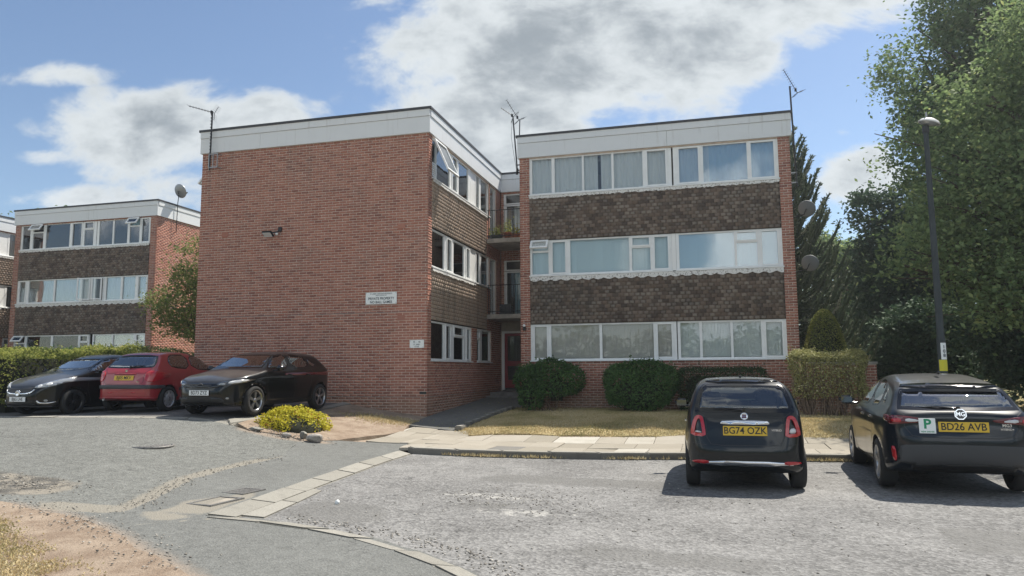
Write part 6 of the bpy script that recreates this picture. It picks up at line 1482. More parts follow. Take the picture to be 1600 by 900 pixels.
def small_car():      # the little rounded hatchback in the bay
    wb = 1.15; R = 0.30
    t = place_car('small_hatchback', 'small rounded black hatchback with chrome tailgate handle parked tail out in the bay', 0.40, 11.92, -0.8, 0.0)
    side = [(-1.55, .24), (-1.66, .28), (-1.735, .40), (-1.745, .52), (-1.70, .64), (-1.675, .72), (-1.65, .86), (-1.60, 1.0), (-1.51, 1.16), (-1.38, 1.345), (-1.31, 1.425), (-1.18, 1.462), (-.6, 1.492), (-.15, 1.492), (.2, 1.46), (.45, 1.37), (.75, 1.17), (1.0, 1.02), (1.25, .96), (1.5, .87), (1.68, .74), (1.78, .58), (1.80, .4), (1.74, .26), (1.5, .2), (-1.3, .2)]
    plan = [(0, -1.75), (.40, -1.74), (.60, -1.67), (.73, -1.54), (.79, -1.3), (.82, -.9), (.825, .6), (.80, 1.1), (.72, 1.45), (.55, 1.70), (.3, 1.79), (0, 1.81)]
    sect = [(0, .66), (.2, .72), (.3, .79), (.45, .81), (.62, .815), (.78, .80), (.92, .765), (1.0, .745), (1.08, .72), (1.25, .66), (1.38, .60), (1.46, .55), (1.6, .48)]
    B = Body(side, plan, sect, [(-wb, R), (wb, R)], 0.345, crown=0.055, k=.12, kt=.11, flare=.022); cut = []
    rw = [(-.635, 1.02), (.635, 1.02), (.64, 1.06), (.60, 1.25), (.54, 1.38), (.48, 1.41), (-.48, 1.41), (-.54, 1.38), (-.60, 1.25), (-.64, 1.06)]
    glazing(B, cut, 'rear_window', rw, 'rear', t, 0.055, glass='car_glass_clear')
    glazing(B, cut, 'windscreen', [(-.60, 1.04), (.60, 1.04), (.47, 1.40), (-.47, 1.40)], 'front', t, 0.05, glass='car_glass_clear')
    for s in (-1, 1):
        glazing(B, cut, 'side_window', [(-.52, 1.02), (.66, 1.01), (.72, 1.04), (.30, 1.36), (.1, 1.41), (-.45, 1.43), (-.52, 1.40)], 'side', t, 0.03, s); glazing(B, cut, 'quarter_window', [(-1.22, 1.03), (-.60, 1.02), (-.60, 1.41), (-.95, 1.385), (-1.12, 1.25)], 'side', t, 0.03, s)
        lines(B, [([(-.56, 1.44), (-.56, .95), (-.60, .5), (-.50, .28)], 'side', s), ([(.74, 1.05), (.72, .6), (.62, .28)], 'side', s), ([(-.5, .27), (.62, .27)], 'side', s)], t)
        put(B, 'door_handle', [(-.50, .83), (-.34, .83), (-.34, .86), (-.50, .86)], 'side', 'chrome', t, 0.022, s, 0.06)
        tl = [(.50, .705), (.685, .72), (.685, .80), (.645, .95), (.60, .985), (.545, .975), (.525, .93), (.505, .80)]
        o, q = ring(B, 'tail_light', mir(tl, s), 0.042, 'rear', 'lamp_red', t, 0.022); put(B, 'lamp_panel', inset(q, -0.004), 'rear', 'paint_dark', o, 0.006, 1, 0.05, 0)
        put(B, 'reversing_lamp', mir([(.55, .755), (.645, .765), (.63, .83 if s > 0 else .785), (.565, .82 if s > 0 else .775)], s), 'rear', 'lamp_white', o, 0.012)
        put(B, 'reflector', mir([(.475, .355), (.705, .365), (.66, .40), (.475, .405)], s), 'rear', 'lamp_red', t, 0.010)
        mirror_part(t, 0.86, 0.62, 1.06, 'gloss_black', s, (0.105, 0.05, 0.068))
        for yy in (-wb, wb): wheel(t, s * 0.785, yy, R, 0.195, 0.20, 'twin10', 'alloy', s)
    put(B, 'bumper_strip', [(-.60, .335), (.60, .335), (.56, .40), (-.56, .40)], 'rear', 'chrome', t, 0.006)
    put(B, 'spoiler', [(-.49, 1.416), (.49, 1.416), (.45, 1.452), (-.45, 1.452)], 'rear', 'gloss_black', t, 0.012)
    lines(B, [([(-.60, 1.035), (-.50, .96), (-.49, .70), (-.44, .615), (-.3, .60), (.3, .60), (.44, .615), (.49, .70), (.50, .96), (.60, 1.035)], 'rear', 1), ([(-.80, .64), (-.5, .60)], 'rear', 1), ([(.5, .60), (.80, .64)], 'rear', 1), ([(-.5, .965), (.5, .965)], 'rear', 1)], t)
    h = put(B, 'tailgate_handle', [(-.30, .865), (.30, .865), (.315, .885), (.28, .915), (-.28, .915), (-.315, .885)], 'rear', 'chrome', t, 0.03)
    y0 = float(B.project(np.array([0.0]), np.array([.79]), 'rear')[0][1]); plate(t, 'BG74 OZK', (0, y0 - 0.012, .79), False, True, -0.12, 0.56, 0.125)
    y1 = float(B.project(np.array([0.0]), np.array([.975]), 'rear')[0][1]); T = Matrix.Translation((0.0, y1 - 0.014, .978)) @ FACE_R @ Matrix.Rotation(-0.25, 4, 'X')
    mb = MB(); mb.lathe([(0, 0.004), (0.034, 0.004), (0.036, 0.008), (0.048, 0.008), (0.05, -0.01)], n=28); bd = mb.build('badge', M['chrome'], t, (0, 0, 0)); bd.data.transform(T)
    mb = MB(); mb.box(-.024, .024, -.02, .02, 0.004, 0.006); o = mb.build('badge_field', M['lamp_red_dark'], bd, (0, 0, 0)); o.data.transform(T); text_obj('lettering', 'FIAT', 0.024, 'chrome', bd, T @ Matrix.Translation((0, 0, 0.0065)), 0.01, 0.0006, 0.8)
    y2 = float(B.project(np.array([.40]), np.array([.80]), 'rear')[0][1]); text_obj('lettering', 'HYBRID', 0.038, 'chrome', t, Matrix.Translation((.40, y2 - 0.006, .80)) @ FACE_R, 0.02, 0.001, 0.95)
    y3 = float(B.project(np.array([0.0]), np.array([1.09]), 'rear')[0][1]); wiper(t, (0.0, y3 - 0.035, 1.055), (-.40, y3 - 0.012, 1.075))
    mb = MB(); mb.bbox((0, -1.02, 1.50), (0.018, 0.03, 0.02), None, 0.01); mb.tube([(0, -1.03, 1.51), (0, -1.12, 1.70)], [0.005, 0.0025], 6); mb.build('aerial', M['trim_black'], t, (0, 0, 0))
    seats(t, (0.05, -0.75), 0.52, 0.5, (0.36, 0.42, 0.92)); finish(t, B, cut, 'paint_dark')
small_car()

def big_hatch():      # the dark blue-black hatchback with the green P
    wb = 1.285; R = 0.325
    t = place_car('large_hatchback', 'dark navy hatchback with a green P plate beside its yellow number plate', 3.13, 12.45, 2.6, 0.0)
    side = [(-1.86, .30), (-1.98, .36), (-2.05, .48), (-2.06, .62), (-2.045, .74), (-2.0, .84), (-1.99, .95), (-2.0, 1.02), (-1.94, 1.055), (-1.82, 1.13), (-1.64, 1.28), (-1.56, 1.365), (-1.46, 1.405), (-1.05, 1.475), (-.45, 1.53), (-.05, 1.525), (.25, 1.47), (.6, 1.29), (1.0, 1.07), (1.3, .99), (1.65, .90), (1.90, .76), (2.01, .56), (2.0, .35), (1.85, .22), (-1.6, .22)]
    plan = [(0, -2.08), (.50, -2.06), (.70, -1.98), (.82, -1.83), (.88, -1.55), (.905, -1.1), (.895, 0), (.895, 1.1), (.83, 1.55), (.68, 1.88), (.4, 2.03), (0, 2.06)]
    sect = [(0, .74), (.22, .80), (.32, .86), (.5, .885), (.68, .895), (.84, .895), (.95, .86), (1.02, .80), (1.10, .745), (1.28, .665), (1.40, .60), (1.48, .53), (1.6, .47)]
    B = Body(side, plan, sect, [(-wb, R), (wb, R)], 0.37, crown=0.05, k=.09, kt=.09, flare=.028); cut = []
    glazing(B, cut, 'rear_window', [(-.69, 1.06), (.69, 1.06), (.685, 1.10), (.61, 1.31), (.57, 1.335), (-.57, 1.335), (-.61, 1.31), (-.685, 1.10)], 'rear', t, 0.04, glass='car_glass')
    glazing(B, cut, 'windscreen', [(-.66, 1.07), (.66, 1.07), (.53, 1.43), (-.53, 1.43)], 'front', t, 0.05)
    put(B, 'spoiler', [(-.60, 1.335), (.60, 1.335), (.53, 1.40), (-.53, 1.40)], 'rear', 'gloss_black', t, 0.008)
    for s in (-1, 1):
        glazing(B, cut, 'front_window', [(-.16, 1.06), (.72, 1.06), (.80, 1.08), (.40, 1.37), (.22, 1.43), (-.10, 1.455)], 'side', t, 0.03, s); glazing(B, cut, 'rear_door_window', [(-.98, 1.08), (-.22, 1.06), (-.18, 1.45), (-.60, 1.43), (-.90, 1.36)], 'side', t, 0.03, s); glazing(B, cut, 'quarter_window', [(-1.34, 1.14), (-1.03, 1.09), (-.95, 1.34), (-1.06, 1.32)], 'side', t, 0.025, s)
        lines(B, [([(-.19, 1.47), (-.20, .95), (-.28, .55), (-.24, .30)], 'side', s), ([(.86, 1.08), (.82, .6), (.72, .30)], 'side', s), ([(-1.02, 1.05), (-.92, .78), (-.86, .62), (-.78, .30)], 'side', s), ([(-.8, .30), (.72, .30)], 'side', s)], t)
        for y0 in (-.16, -.92): put(B, 'door_handle', [(y0 + .05, .905), (y0 + .24, .905), (y0 + .24, .935), (y0 + .05, .935)], 'side', 'paint_navy', t, 0.025, s, 0.06)
        tl = [(.80, .895), (.80, .965), (.745, .995), (.60, .985), (.40, .96), (.33, .945), (.40, .915), (.62, .90), (.78, .875)]
        put(B, 'tail_light', [(-1.85, .905), (-1.72, .93), (-1.66, .98), (-1.70, .995), (-1.85, .99)], 'side', 'lamp_red_dark', t, 0.012, s, 0.04)
        o = put(B, 'tail_light', mir(tl, s), 'rear', 'lamp_red_dark', t, 0.012, 1, 0.04); put(B, 'lamp_panel', mir([(.66, .91), (.765, .905), (.77, .955), (.68, .965)], s), 'rear', 'lamp_red', o, 0.016, 1, 0.04); put(B, 'lamp_panel', mir([(.46, .925), (.63, .915), (.62, .965), (.48, .945)], s), 'rear', 'lamp_white', o, 0.0155, 1, 0.04); put(B, 'reflector', mir([(.735, .42), (.775, .42), (.79, .60), (.75, .60)], s), 'rear', 'lamp_red', t, 0.008)
        mirror_part(t, 1.0, 0.66, 1.10, 'gloss_black', s, (0.11, 0.06, 0.07))
        for yy in (-wb, wb): wheel(t, s * 0.885, yy, R, 0.215, 0.225, 'split5', 'alloy', s)
    put(B, 'bumper_panel', [(-.70, .34), (.70, .34), (.72, .60), (.62, .64), (-.62, .64), (-.72, .60)], 'rear', 'trim_grey', t, 0.004)
    put(B, 'diffuser', [(-.55, .29), (.55, .29), (.60, .40), (-.60, .40)], 'rear', 'trim_black', t, 0.012)
    lines(B, [([(-.70, 1.05), (-.63, 1.0), (-.64, .86), (-.56, .745), (-.4, .725), (.4, .725), (.56, .745), (.64, .86), (.63, 1.0), (.70, 1.05)], 'rear', 1), ([(-.9, .70), (-.56, .735)], 'rear', 1), ([(.9, .70), (.56, .735)], 'rear', 1)], t)
    yb = lambda x, z: float(B.project(np.array([x]), np.array([z]), 'rear')[0][1])
    plate(t, 'BD26 AVB', (.02, yb(0, .86) - 0.015, .862), False, True, -0.1, 0.56, 0.125)
    T = Matrix.Translation((-.385, yb(-.38, .87) - 0.016, .872)) @ FACE_R @ Matrix.Rotation(-.1, 4, 'X'); mb = MB(); mb.bbox((0, 0, 0), (.095, .095, .003), None, .0015); pp = mb.build('learner_plate', M['white_sign'], t, (0, 0, 0)); pp.data.transform(T)
    text_obj('lettering', 'P', 0.165, 'green_print', pp, T @ Matrix.Translation((0, .018, .004)), .03, .0008, 1.05); text_obj('lettering', 'NEW DRIVER', 0.026, 'green_print', pp, T @ Matrix.Translation((0, -.075, .004)), .02, .0006)
    T = Matrix.Translation((0, yb(0, 1.015) - 0.014, 1.02)) @ FACE_R @ Matrix.Rotation(-.12, 4, 'X'); mb = MB(); mb.lathe([(0.0, .002), (.064, .002)], n=8, sm=False, a0=math.pi / 8, a1=2 * math.pi + math.pi / 8); f_ = mb.build('badge', M['gloss_black'], t, (0, 0, 0)); f_.data.transform(T)
    mb = MB(); mb.lathe([(.060, .002), (.060, .007), (.072, .007), (.072, -.008)], n=8, sm=False, a0=math.pi / 8, a1=2 * math.pi + math.pi / 8); o = mb.build('badge_rim', M['chrome'], f_, (0, 0, 0)); o.data.transform(T); text_obj('lettering', 'MG', .072, 'chrome', f_, T @ Matrix.Translation((0, 0, .004)), .015, .002, .95)
    text_obj('lettering', 'MG3', .052, 'chrome', t, Matrix.Translation((.50, yb(.5, .885) - .006, .885)) @ FACE_R, .02, .001); text_obj('lettering', 'HYBRID+', .036, 'chrome', t, Matrix.Translation((.50, yb(.5, .835) - .006, .838)) @ FACE_R, .02, .001)
    wiper(t, (0.0, yb(0, 1.10) - .03, 1.085), (-.46, yb(-.46, 1.10) - .006, 1.095))
    mb = MB(); mb.bbox((0, -.95, 1.535), (.02, .09, .022), None, .015); mb.build('aerial', M['gloss_black'], t, (0, 0, 0))
    seats(t, (0.1, -.75), .60, .48, (.38, .5, .95)); finish(t, B, cut, 'paint_navy')
big_hatch()

def black_hatch():    # the newer black car in front of the gable
    wb = 1.269; R = 0.315
    t = place_car('black_hatchback', 'black five door hatchback with silver five spoke wheels facing out beside the gable', -10.57, 15.62, 183.2, 0.665)
    side = [(-1.70, .28), (-1.86, .36), (-1.95, .5), (-1.965, .66), (-1.93, .82), (-1.90, .95), (-1.80, 1.06), (-1.60, 1.22), (-1.44, 1.36), (-1.30, 1.405), (-.9, 1.435), (-.4, 1.45), (0, 1.435), (.3, 1.375), (.62, 1.20), (.95, 1.03), (1.2, .965), (1.55, .905), (1.85, .81), (2.02, .68), (2.085, .52), (2.07, .34), (1.95, .22), (1.7, .19), (-1.5, .19)]
    plan = [(0, -1.97), (.48, -1.95), (.68, -1.86), (.80, -1.70), (.86, -1.4), (.885, -1.0), (.88, 0), (.88, 1.1), (.84, 1.5), (.74, 1.82), (.52, 2.03), (.3, 2.085), (0, 2.10)]
    sect = [(0, .72), (.2, .78), (.3, .845), (.5, .87), (.68, .88), (.82, .872), (.93, .84), (1.0, .79), (1.08, .735), (1.22, .665), (1.34, .60), (1.42, .53), (1.6, .45)]
    B = Body(side, plan, sect, [(-wb, R), (wb, R)], 0.36, crown=.05, k=.09, kt=.10, flare=.026); cut = []
    glazing(B, cut, 'rear_window', [(-.62, 1.06), (.62, 1.06), (.52, 1.34), (-.52, 1.34)], 'rear', t, .05); glazing(B, cut, 'windscreen', [(-.68, 1.03), (.68, 1.03), (.66, 1.06), (.545, 1.345), (.5, 1.36), (-.5, 1.36), (-.545, 1.345), (-.66, 1.06)], 'front', t, .035)
    for s in (-1, 1):
        glazing(B, cut, 'front_window', [(-.10, 1.02), (.70, 1.01), (.80, 1.03), (.42, 1.29), (.25, 1.345), (-.06, 1.375)], 'side', t, .028, s); glazing(B, cut, 'rear_door_window', [(-.92, 1.045), (-.17, 1.02), (-.14, 1.375), (-.60, 1.36), (-.86, 1.30)], 'side', t, .028, s); glazing(B, cut, 'quarter_window', [(-1.28, 1.10), (-.97, 1.05), (-.90, 1.29), (-1.02, 1.25)], 'side', t, .022, s)
        lines(B, [([(-.13, 1.39), (-.14, .95), (-.2, .5), (-.16, .27)], 'side', s), ([(.86, 1.03), (.86, .6), (.76, .27)], 'side', s), ([(-.97, 1.03), (-.88, .75), (-.82, .6), (-.72, .27)], 'side', s), ([(-.74, .27), (.76, .27)], 'side', s)], t)
        for y0 in (-.10, -.86): put(B, 'door_handle', [(y0 + .05, .86), (y0 + .22, .86), (y0 + .22, .89), (y0 + .05, .89)], 'side', 'paint_black', t, .022, s, .06)
        o = put(B, 'headlight', mir([(.40, .665), (.50, .635), (.80, .69), (.86, .79), (.80, .80), (.60, .75), (.42, .715)], s), 'front', 'lamp_dark', t, .010, 1, .04); put(B, 'lamp_lens', mir([(.62, .685), (.80, .715), (.835, .78), (.76, .77), (.63, .735)], s), 'front', 'lamp_white', o, .014, 1, .04); put(B, 'lamp_lens', mir([(.44, .668), (.58, .66), (.58, .70), (.46, .69)], s), 'front', 'lamp_clear', o, .014, 1, .04)
        mirror_part(t, .98, .60, 1.03, 'gloss_black', s); put(B, 'fog_lamp', mir([(.60, .36), (.65, .36), (.65, .40), (.60, .40)], s), 'front', 'lamp_clear', t, .012)
        put(B, 'tail_light', mir([(.55, .86), (.84, .84), (.86, .94), (.6, .97)], s), 'rear', 'lamp_red_dark', t, .01)
        for yy in (-wb, wb): wheel(t, s * .865, yy, R, .205, .222, 'split5', 'alloy', s)
    put(B, 'grille', [(-.44, .60), (.44, .60), (.47, .64), (.44, .70), (-.44, .70), (-.47, .64)], 'front', 'gloss_black', t, .008)
    mb = MB(); yg = float(B.project(np.array([0.0]), np.array([.655]), 'front')[0][1])
    for sx in (-1, 1): mb.tube([(sx * .07, yg + .012, .655), (sx * .22, yg + .002, .66), (sx * .40, yg - .035, .665)], .008, 5)
    mb.lathe([(.055, -.004), (.06, .006), (.05, .012)], (0, yg + .008, .65), 'Y', 24); mb.build('badge', M['trim_grey'], t, (0, 0, 0))
    put(B, 'lower_grille', [(-.55, .27), (.55, .27), (.58, .33), (.52, .41), (-.52, .41), (-.58, .33)], 'front', 'trim_black', t, .006); put(B, 'splitter', [(-.72, .225), (.72, .225), (.74, .255), (-.74, .255)], 'front', 'gloss_black', t, .012)
    lines(B, [([(-.80, .83), (-.60, .775), (-.42, .735), (.42, .735), (.60, .775), (.80, .83)], 'front', 1)], t)
    plate(t, 'BD73 ZYZ', (0, float(B.project(np.array([0.0]), np.array([.50]), 'front')[0][1]) + .014, .50), True, False)
    mb = MB(); mb.tube([(0, -.85, 1.44), (0, -1.0, 1.62)], [.006, .003], 6); mb.build('aerial', M['trim_black'], t, (0, 0, 0))
    seats(t, (.1, -.7), .58, .48, (.37, .5, .93)); finish(t, B, cut, 'paint_black')
black_hatch()

def red_hatch():
    wb = 1.221; R = 0.295
    t = place_car('red_hatchback', 'dark red three door hatchback with plastic wheel trims parked tail out between two black cars', -13.55, 16.15, -4.0, 0.685)
    side = [(-1.62, .27), (-1.80, .30), (-1.875, .40), (-1.88, .52), (-1.87, .60), (-1.82, .68), (-1.79, .80), (-1.75, .93), (-1.66, 1.02), (-1.50, 1.17), (-1.32, 1.345), (-1.22, 1.40), (-.85, 1.44), (-.35, 1.452), (0, 1.41), (.3, 1.30), (.65, 1.08), (.95, .95), (1.3, .87), (1.65, .74), (1.86, .57), (1.93, .42), (1.88, .27), (1.7, .2), (-1.4, .2)]
    plan = [(0, -1.89), (.45, -1.87), (.65, -1.79), (.76, -1.62), (.81, -1.3), (.83, -.9), (.825, .9), (.78, 1.35), (.66, 1.68), (.45, 1.88), (.2, 1.95), (0, 1.96)]
    sect = [(0, .68), (.2, .74), (.3, .79), (.48, .815), (.64, .826), (.78, .82), (.90, .79), (.98, .755), (1.06, .71), (1.2, .64), (1.33, .57), (1.42, .50), (1.6, .42)]
    B = Body(side, plan, sect, [(-wb, R), (wb, R)], 0.34, crown=.05, k=.10, kt=.10, flare=.03); cut = []
    glazing(B, cut, 'rear_window', [(-.60, 1.03), (.60, 1.03), (.64, 1.09), (.57, 1.25), (.49, 1.355), (-.49, 1.355), (-.57, 1.25), (-.64, 1.09)], 'rear', t, .03); glazing(B, cut, 'windscreen', [(-.62, .97), (.62, .97), (.50, 1.36), (-.50, 1.36)], 'front', t, .04)
    for s in (-1, 1):
        glazing(B, cut, 'side_window', [(-.28, 1.0), (.72, .96), (.80, .98), (.42, 1.21), (.15, 1.345), (-.24, 1.375)], 'side', t, .024, s); glazing(B, cut, 'quarter_window', [(-1.02, 1.03), (-.36, 1.0), (-.33, 1.375), (-.85, 1.375), (-1.06, 1.31), (-1.13, 1.16)], 'side', t, .024, s)
        lines(B, [([(-.31, 1.39), (-.33, .92), (-.38, .55), (-.30, .28)], 'side', s), ([(.84, .97), (.84, .6), (.74, .28)], 'side', s), ([(-.30, .27), (.74, .27)], 'side', s)], t); put(B, 'door_handle', [(-.26, .83), (-.10, .83), (-.10, .87), (-.26, .87)], 'side', 'paint_red', t, .025, s, .06)
        put(B, 'side_moulding', [(-.85, .50), (.85, .50), (.85, .56), (-.85, .56)], 'side', 'trim_grey', t, .012, s, .1, 0)
        put(B, 'tail_light', mir([(.60, .72), (.70, .70), (.79, .76), (.775, .92), (.70, .97), (.57, .95), (.53, .86), (.545, .77)], s), 'rear', 'lamp_red', t, .014, 1, .04); put(B, 'reflector', mir([(.25, .445), (.37, .445), (.37, .475), (.25, .475)], s), 'rear', 'lamp_red', t, .008)
        mirror_part(t, .92, .62, 1.0, 'paint_red', s, (.09, .05, .06))
        for yy in (-wb, wb): wheel(t, s * .815, yy, R, .175, .20, 'hubcap', 'hubcap', s)
    put(B, 'bumper_strip', [(-.79, .545), (.79, .545), (.79, .63), (-.79, .63)], 'rear', 'trim_grey', t, .02, 1, .06, 0)
    for s in (-1, 1): put(B, 'bumper_strip', [(-1.78, .545), (-1.58, .545), (-1.57, .63), (-1.78, .63)], 'side', 'trim_grey', t, .02, s, .05, 0)
    put(B, 'bumper_lip', [(-.74, .30), (.74, .30), (.76, .36), (-.76, .36)], 'rear', 'paint_red', t, .03, 1, .06)
    lines(B, [([(-.62, 1.02), (-.52, .93), (-.52, .72), (-.48, .655), (.48, .655), (.52, .72), (.52, .93), (.62, 1.02)], 'rear', 1)], t); put(B, 'tailgate_handle', [(-.30, .875), (.30, .875), (.28, .90), (-.28, .90)], 'rear', 'paint_red', t, .03, 1, .06)
    yb = lambda x, z: float(B.project(np.array([x]), np.array([z]), 'rear')[0][1]); plate(t, 'BJ05 MKV', (0, yb(0, .80) - .012, .80), False, True, -.15)
    mb = MB(); mb.bbox((0, yb(0, .96) - .008, .96), (.028, .006, .035), None, .004); mb.build('badge', M['chrome'], t, (0, 0, 0)); text_obj('lettering', '206', .045, 'chrome', t, Matrix.Translation((.38, yb(.38, .72) - .008, .71)) @ FACE_R, .02, .001)
    wiper(t, (.05, yb(0, 1.06) - .03, 1.055), (-.02 + .42, yb(.42, 1.08) - .004, 1.085)); mb = MB(); mb.tube([(-.48, -1.86, .29), (-.48, -1.72, .30)], .03, 10); mb.build('exhaust', M['grey_metal'], t, (0, 0, 0)); seats(t, (.05, -.7), .54, .46, (.35, .45, .88)); finish(t, B, cut, 'paint_red')
red_hatch()

def old_black():
    wb = 1.255; R = 0.305
    t = place_car('black_three_door_car', 'black three door hatchback with chrome grille bar and black wheels by the tall hedge', -15.62, 15.72, 184.5, 0.605)
    side = [(-1.68, .28), (-1.83, .36), (-1.91, .5), (-1.92, .68), (-1.88, .86), (-1.80, 1.0), (-1.60, 1.2), (-1.42, 1.36), (-1.30, 1.415), (-.9, 1.46), (-.4, 1.497), (-.05, 1.48), (.25, 1.39), (.6, 1.205), (.95, 1.06), (1.25, .985), (1.6, .88), (1.88, .76), (2.03, .62), (2.08, .46), (2.06, .32), (1.95, .22), (1.7, .19), (-1.5, .19)]
    plan = [(0, -1.93), (.46, -1.91), (.66, -1.82), (.78, -1.65), (.84, -1.35), (.87, -1.0), (.87, 1.0), (.83, 1.45), (.72, 1.78), (.50, 2.0), (.28, 2.07), (0, 2.09)]
    sect = [(0, .72), (.2, .78), (.3, .83), (.5, .86), (.7, .87), (.84, .86), (.96, .825), (1.04, .78), (1.12, .72), (1.26, .65), (1.38, .58), (1.46, .52), (1.6, .44)]
    B = Body(side, plan, sect, [(-wb, R), (wb, R)], 0.35, crown=.055, k=.10, kt=.11, flare=.024); cut = []
    glazing(B, cut, 'rear_window', [(-.60, 1.06), (.60, 1.06), (.50, 1.36), (-.50, 1.36)], 'rear', t, .05); glazing(B, cut, 'windscreen', [(-.66, 1.055), (.66, 1.055), (.55, 1.37), (.5, 1.395), (-.5, 1.395), (-.55, 1.37)], 'front', t, .035)
    for s in (-1, 1):
        glazing(B, cut, 'side_window', [(-.32, 1.06), (.66, 1.03), (.86, 1.04), (.50, 1.25), (.2, 1.38), (-.28, 1.42)], 'side', t, .028, s); glazing(B, cut, 'quarter_window', [(-1.25, 1.16), (-.39, 1.06), (-.36, 1.42), (-.8, 1.40), (-1.05, 1.32)], 'side', t, .028, s)
        lines(B, [([(-.35, 1.43), (-.37, .95), (-.42, .5), (-.32, .27)], 'side', s), ([(.88, 1.05), (.9, .6), (.78, .27)], 'side', s), ([(-.32, .26), (.78, .26)], 'side', s)], t); put(B, 'door_handle', [(-.28, .87), (-.10, .87), (-.10, .90), (-.28, .90)], 'side', 'paint_black', t, .022, s, .06)
        o = put(B, 'headlight', mir([(.40, .66), (.52, .655), (.72, .69), (.85, .82), (.84, .90), (.76, .88), (.58, .77), (.44, .715)], s), 'front', 'lamp_clear', t, .010, 1, .04)
        for cx, cz in ((.52, .695), (.66, .745)): put(B, 'lamp_lens', [(s * cx + .045 * math.cos(a), cz + .04 * math.sin(a)) for a in np.linspace(0, 2 * math.pi, 11)[:-1]], 'front', 'lamp_white', o, .016, 1, .04, 1)
        hook = [(.50, .36), (.52, .30), (.66, .285), (.76, .32), (.76, .34), (.66, .31), (.55, .325), (.53, .37)]; put(B, 'fog_lamp_trim', mir(hook, s), 'front', 'chrome', t, .012, 1, .03); put(B, 'fog_lamp', mir([(.62, .34), (.67, .34), (.67, .385), (.62, .385)], s), 'front', 'lamp_clear', t, .01)
        put(B, 'tail_light', mir([(.60, .88), (.80, .86), (.80, 1.0), (.64, 1.02)], s), 'rear', 'lamp_red', t, .01); mirror_part(t, .97, .66, 1.06, 'paint_black', s)
        for yy in (-wb, wb): wheel(t, s * .85, yy, R, .20, .215, 'five', 'alloy_black', s)
    put(B, 'grille', [(-.42, .575), (-.30, .50), (.30, .50), (.42, .575), (.44, .645), (-.44, .645)], 'front', 'trim_black', t, .006)
    bar = [(-.45, .60), (-.40, .545), (-.28, .51), (0, .50), (.28, .51), (.40, .545), (.45, .60), (.45, .64), (.40, .575), (.27, .54), (0, .53), (-.27, .54), (-.40, .575), (-.45, .64)]; put(B, 'grille_bar', bar, 'front', 'chrome', t, .022, 1, .03)
    yg = float(B.project(np.array([0.0]), np.array([.53]), 'front')[0][1]); mb = MB(); mb.lathe([(0, .010), (.045, .012), (.052, .016), (.066, .014), (.068, -.01)], (0, yg + .02, .535), 'Y', 28); mb.build('badge', M['chrome'], t, (0, 0, 0))
    put(B, 'lower_grille', [(-.46, .24), (.46, .24), (.48, .30), (-.48, .30)], 'front', 'trim_black', t, .006); put(B, 'splitter', [(-.70, .215), (.70, .215), (.70, .235), (-.70, .235)], 'front', 'trim_grey', t, .015)
    lines(B, [([(-.84, .92), (-.58, .79), (-.45, .70), (.45, .70), (.58, .79), (.84, .92)], 'front', 1)], t); plate(t, 'BJ65 LHE', (0, float(B.project(np.array([0.0]), np.array([.395]), 'front')[0][1]) + .014, .395), True, False)
    seats(t, (.05, -.7), .58, .48, (.37, .5, .95)); finish(t, B, cut, 'paint_black')
old_black()
# ------------------------------------------------------------------ aerials, lamps, signs, pots
def yagi(mb, p, d, L, n, ew, tilt_up=Vector((0, 0, 1)), refl=True, thick=0.008, horiz=True):
    p, d = Vector(p), Vector(d).normalized(); s = d.cross(tilt_up).normalized() if horiz else tilt_up - d * d.dot(tilt_up); s.normalize(); u = s.cross(d).normalized()
    mb.tube([p, p + d * L], thick * 1.2, 6)
    for k in range(n): q = p + d * (L * (0.2 + 0.8 * k / (n - 1))); mb.tube([q - s * ew * (1 - 0.2 * k / n), q + s * ew * (1 - 0.2 * k / n)], thick * 0.55, 4)
    q = p + d * L * 0.12; mb.bbox(q, (0.03, 0.03, 0.05), None, 0.01)
    if refl:
        for sg in (-1, 1):
            e = p + u * sg * 0.22 - d * 0.05; mb.tube([p, e], thick, 5)
            for k in range(4): q = p.lerp(e, 0.25 + 0.25 * k); mb.tube([q - s * ew * 1.25, q + s * ew * 1.25], thick * 0.5, 4)
AG = 'television aerials on the flats'
t = thing('tv_aerial', 'television aerial with a banded mast bracketed to the gable end', 'aerial', (-14.55, 18.5, 7.9), 0, AG)
mb = MB(); mb.tube([(-14.55, 18.5, 7.75), (-14.53, 18.5, 9.62)], 0.024, 8); 
for k in range(13): mb.tube([(-14.55, 18.5, 8.28 + k * 0.1), (-14.55, 18.5, 8.32 + k * 0.1)], 0.028, 8)
mb.build('mast', M['black_metal'], t)
mb = MB(); mb.box(-14.59, -14.27, 18.48, 18.50, 8.235, 8.26); mb.box(-14.59, -14.27, 18.48, 18.50, 7.82, 7.845); mb.box(-14.59, -14.565, 18.479, 18.501, 7.846, 8.234); mb.box(-14.29, -14.27, 18.479, 18.501, 7.846, 8.234); mb.box(-14.44, -14.42, 18.479, 18.501, 7.846, 8.234); [mb.box(x_, x_ + .02, 18.502, 18.68, z_, z_ + .02) for x_ in (-14.58, -14.29) for z_ in (7.822, 8.238)]; mb.build('bracket', M['grey_metal'], t)
mb = MB(); yagi(mb, (-14.45, 18.5, 9.55), (-1, -0.25, 0.30), 0.85, 8, 0.15); mb.build('antenna', M['black_metal'], t)
t = thing('tv_aerial', 'pair of television aerials on one mast between the two wings', 'aerial', (-5.86, 22.5, 8.2), 0, AG)
mb = MB(); mb.tube([(-5.86, 22.5, 8.05), (-6.0, 22.5, 9.95)], 0.024, 8); mb.tube([(-5.80, 22.55, 9.2), (-5.78, 22.55, 9.85)], 0.018, 8); mb.build('mast', M['black_metal'], t)
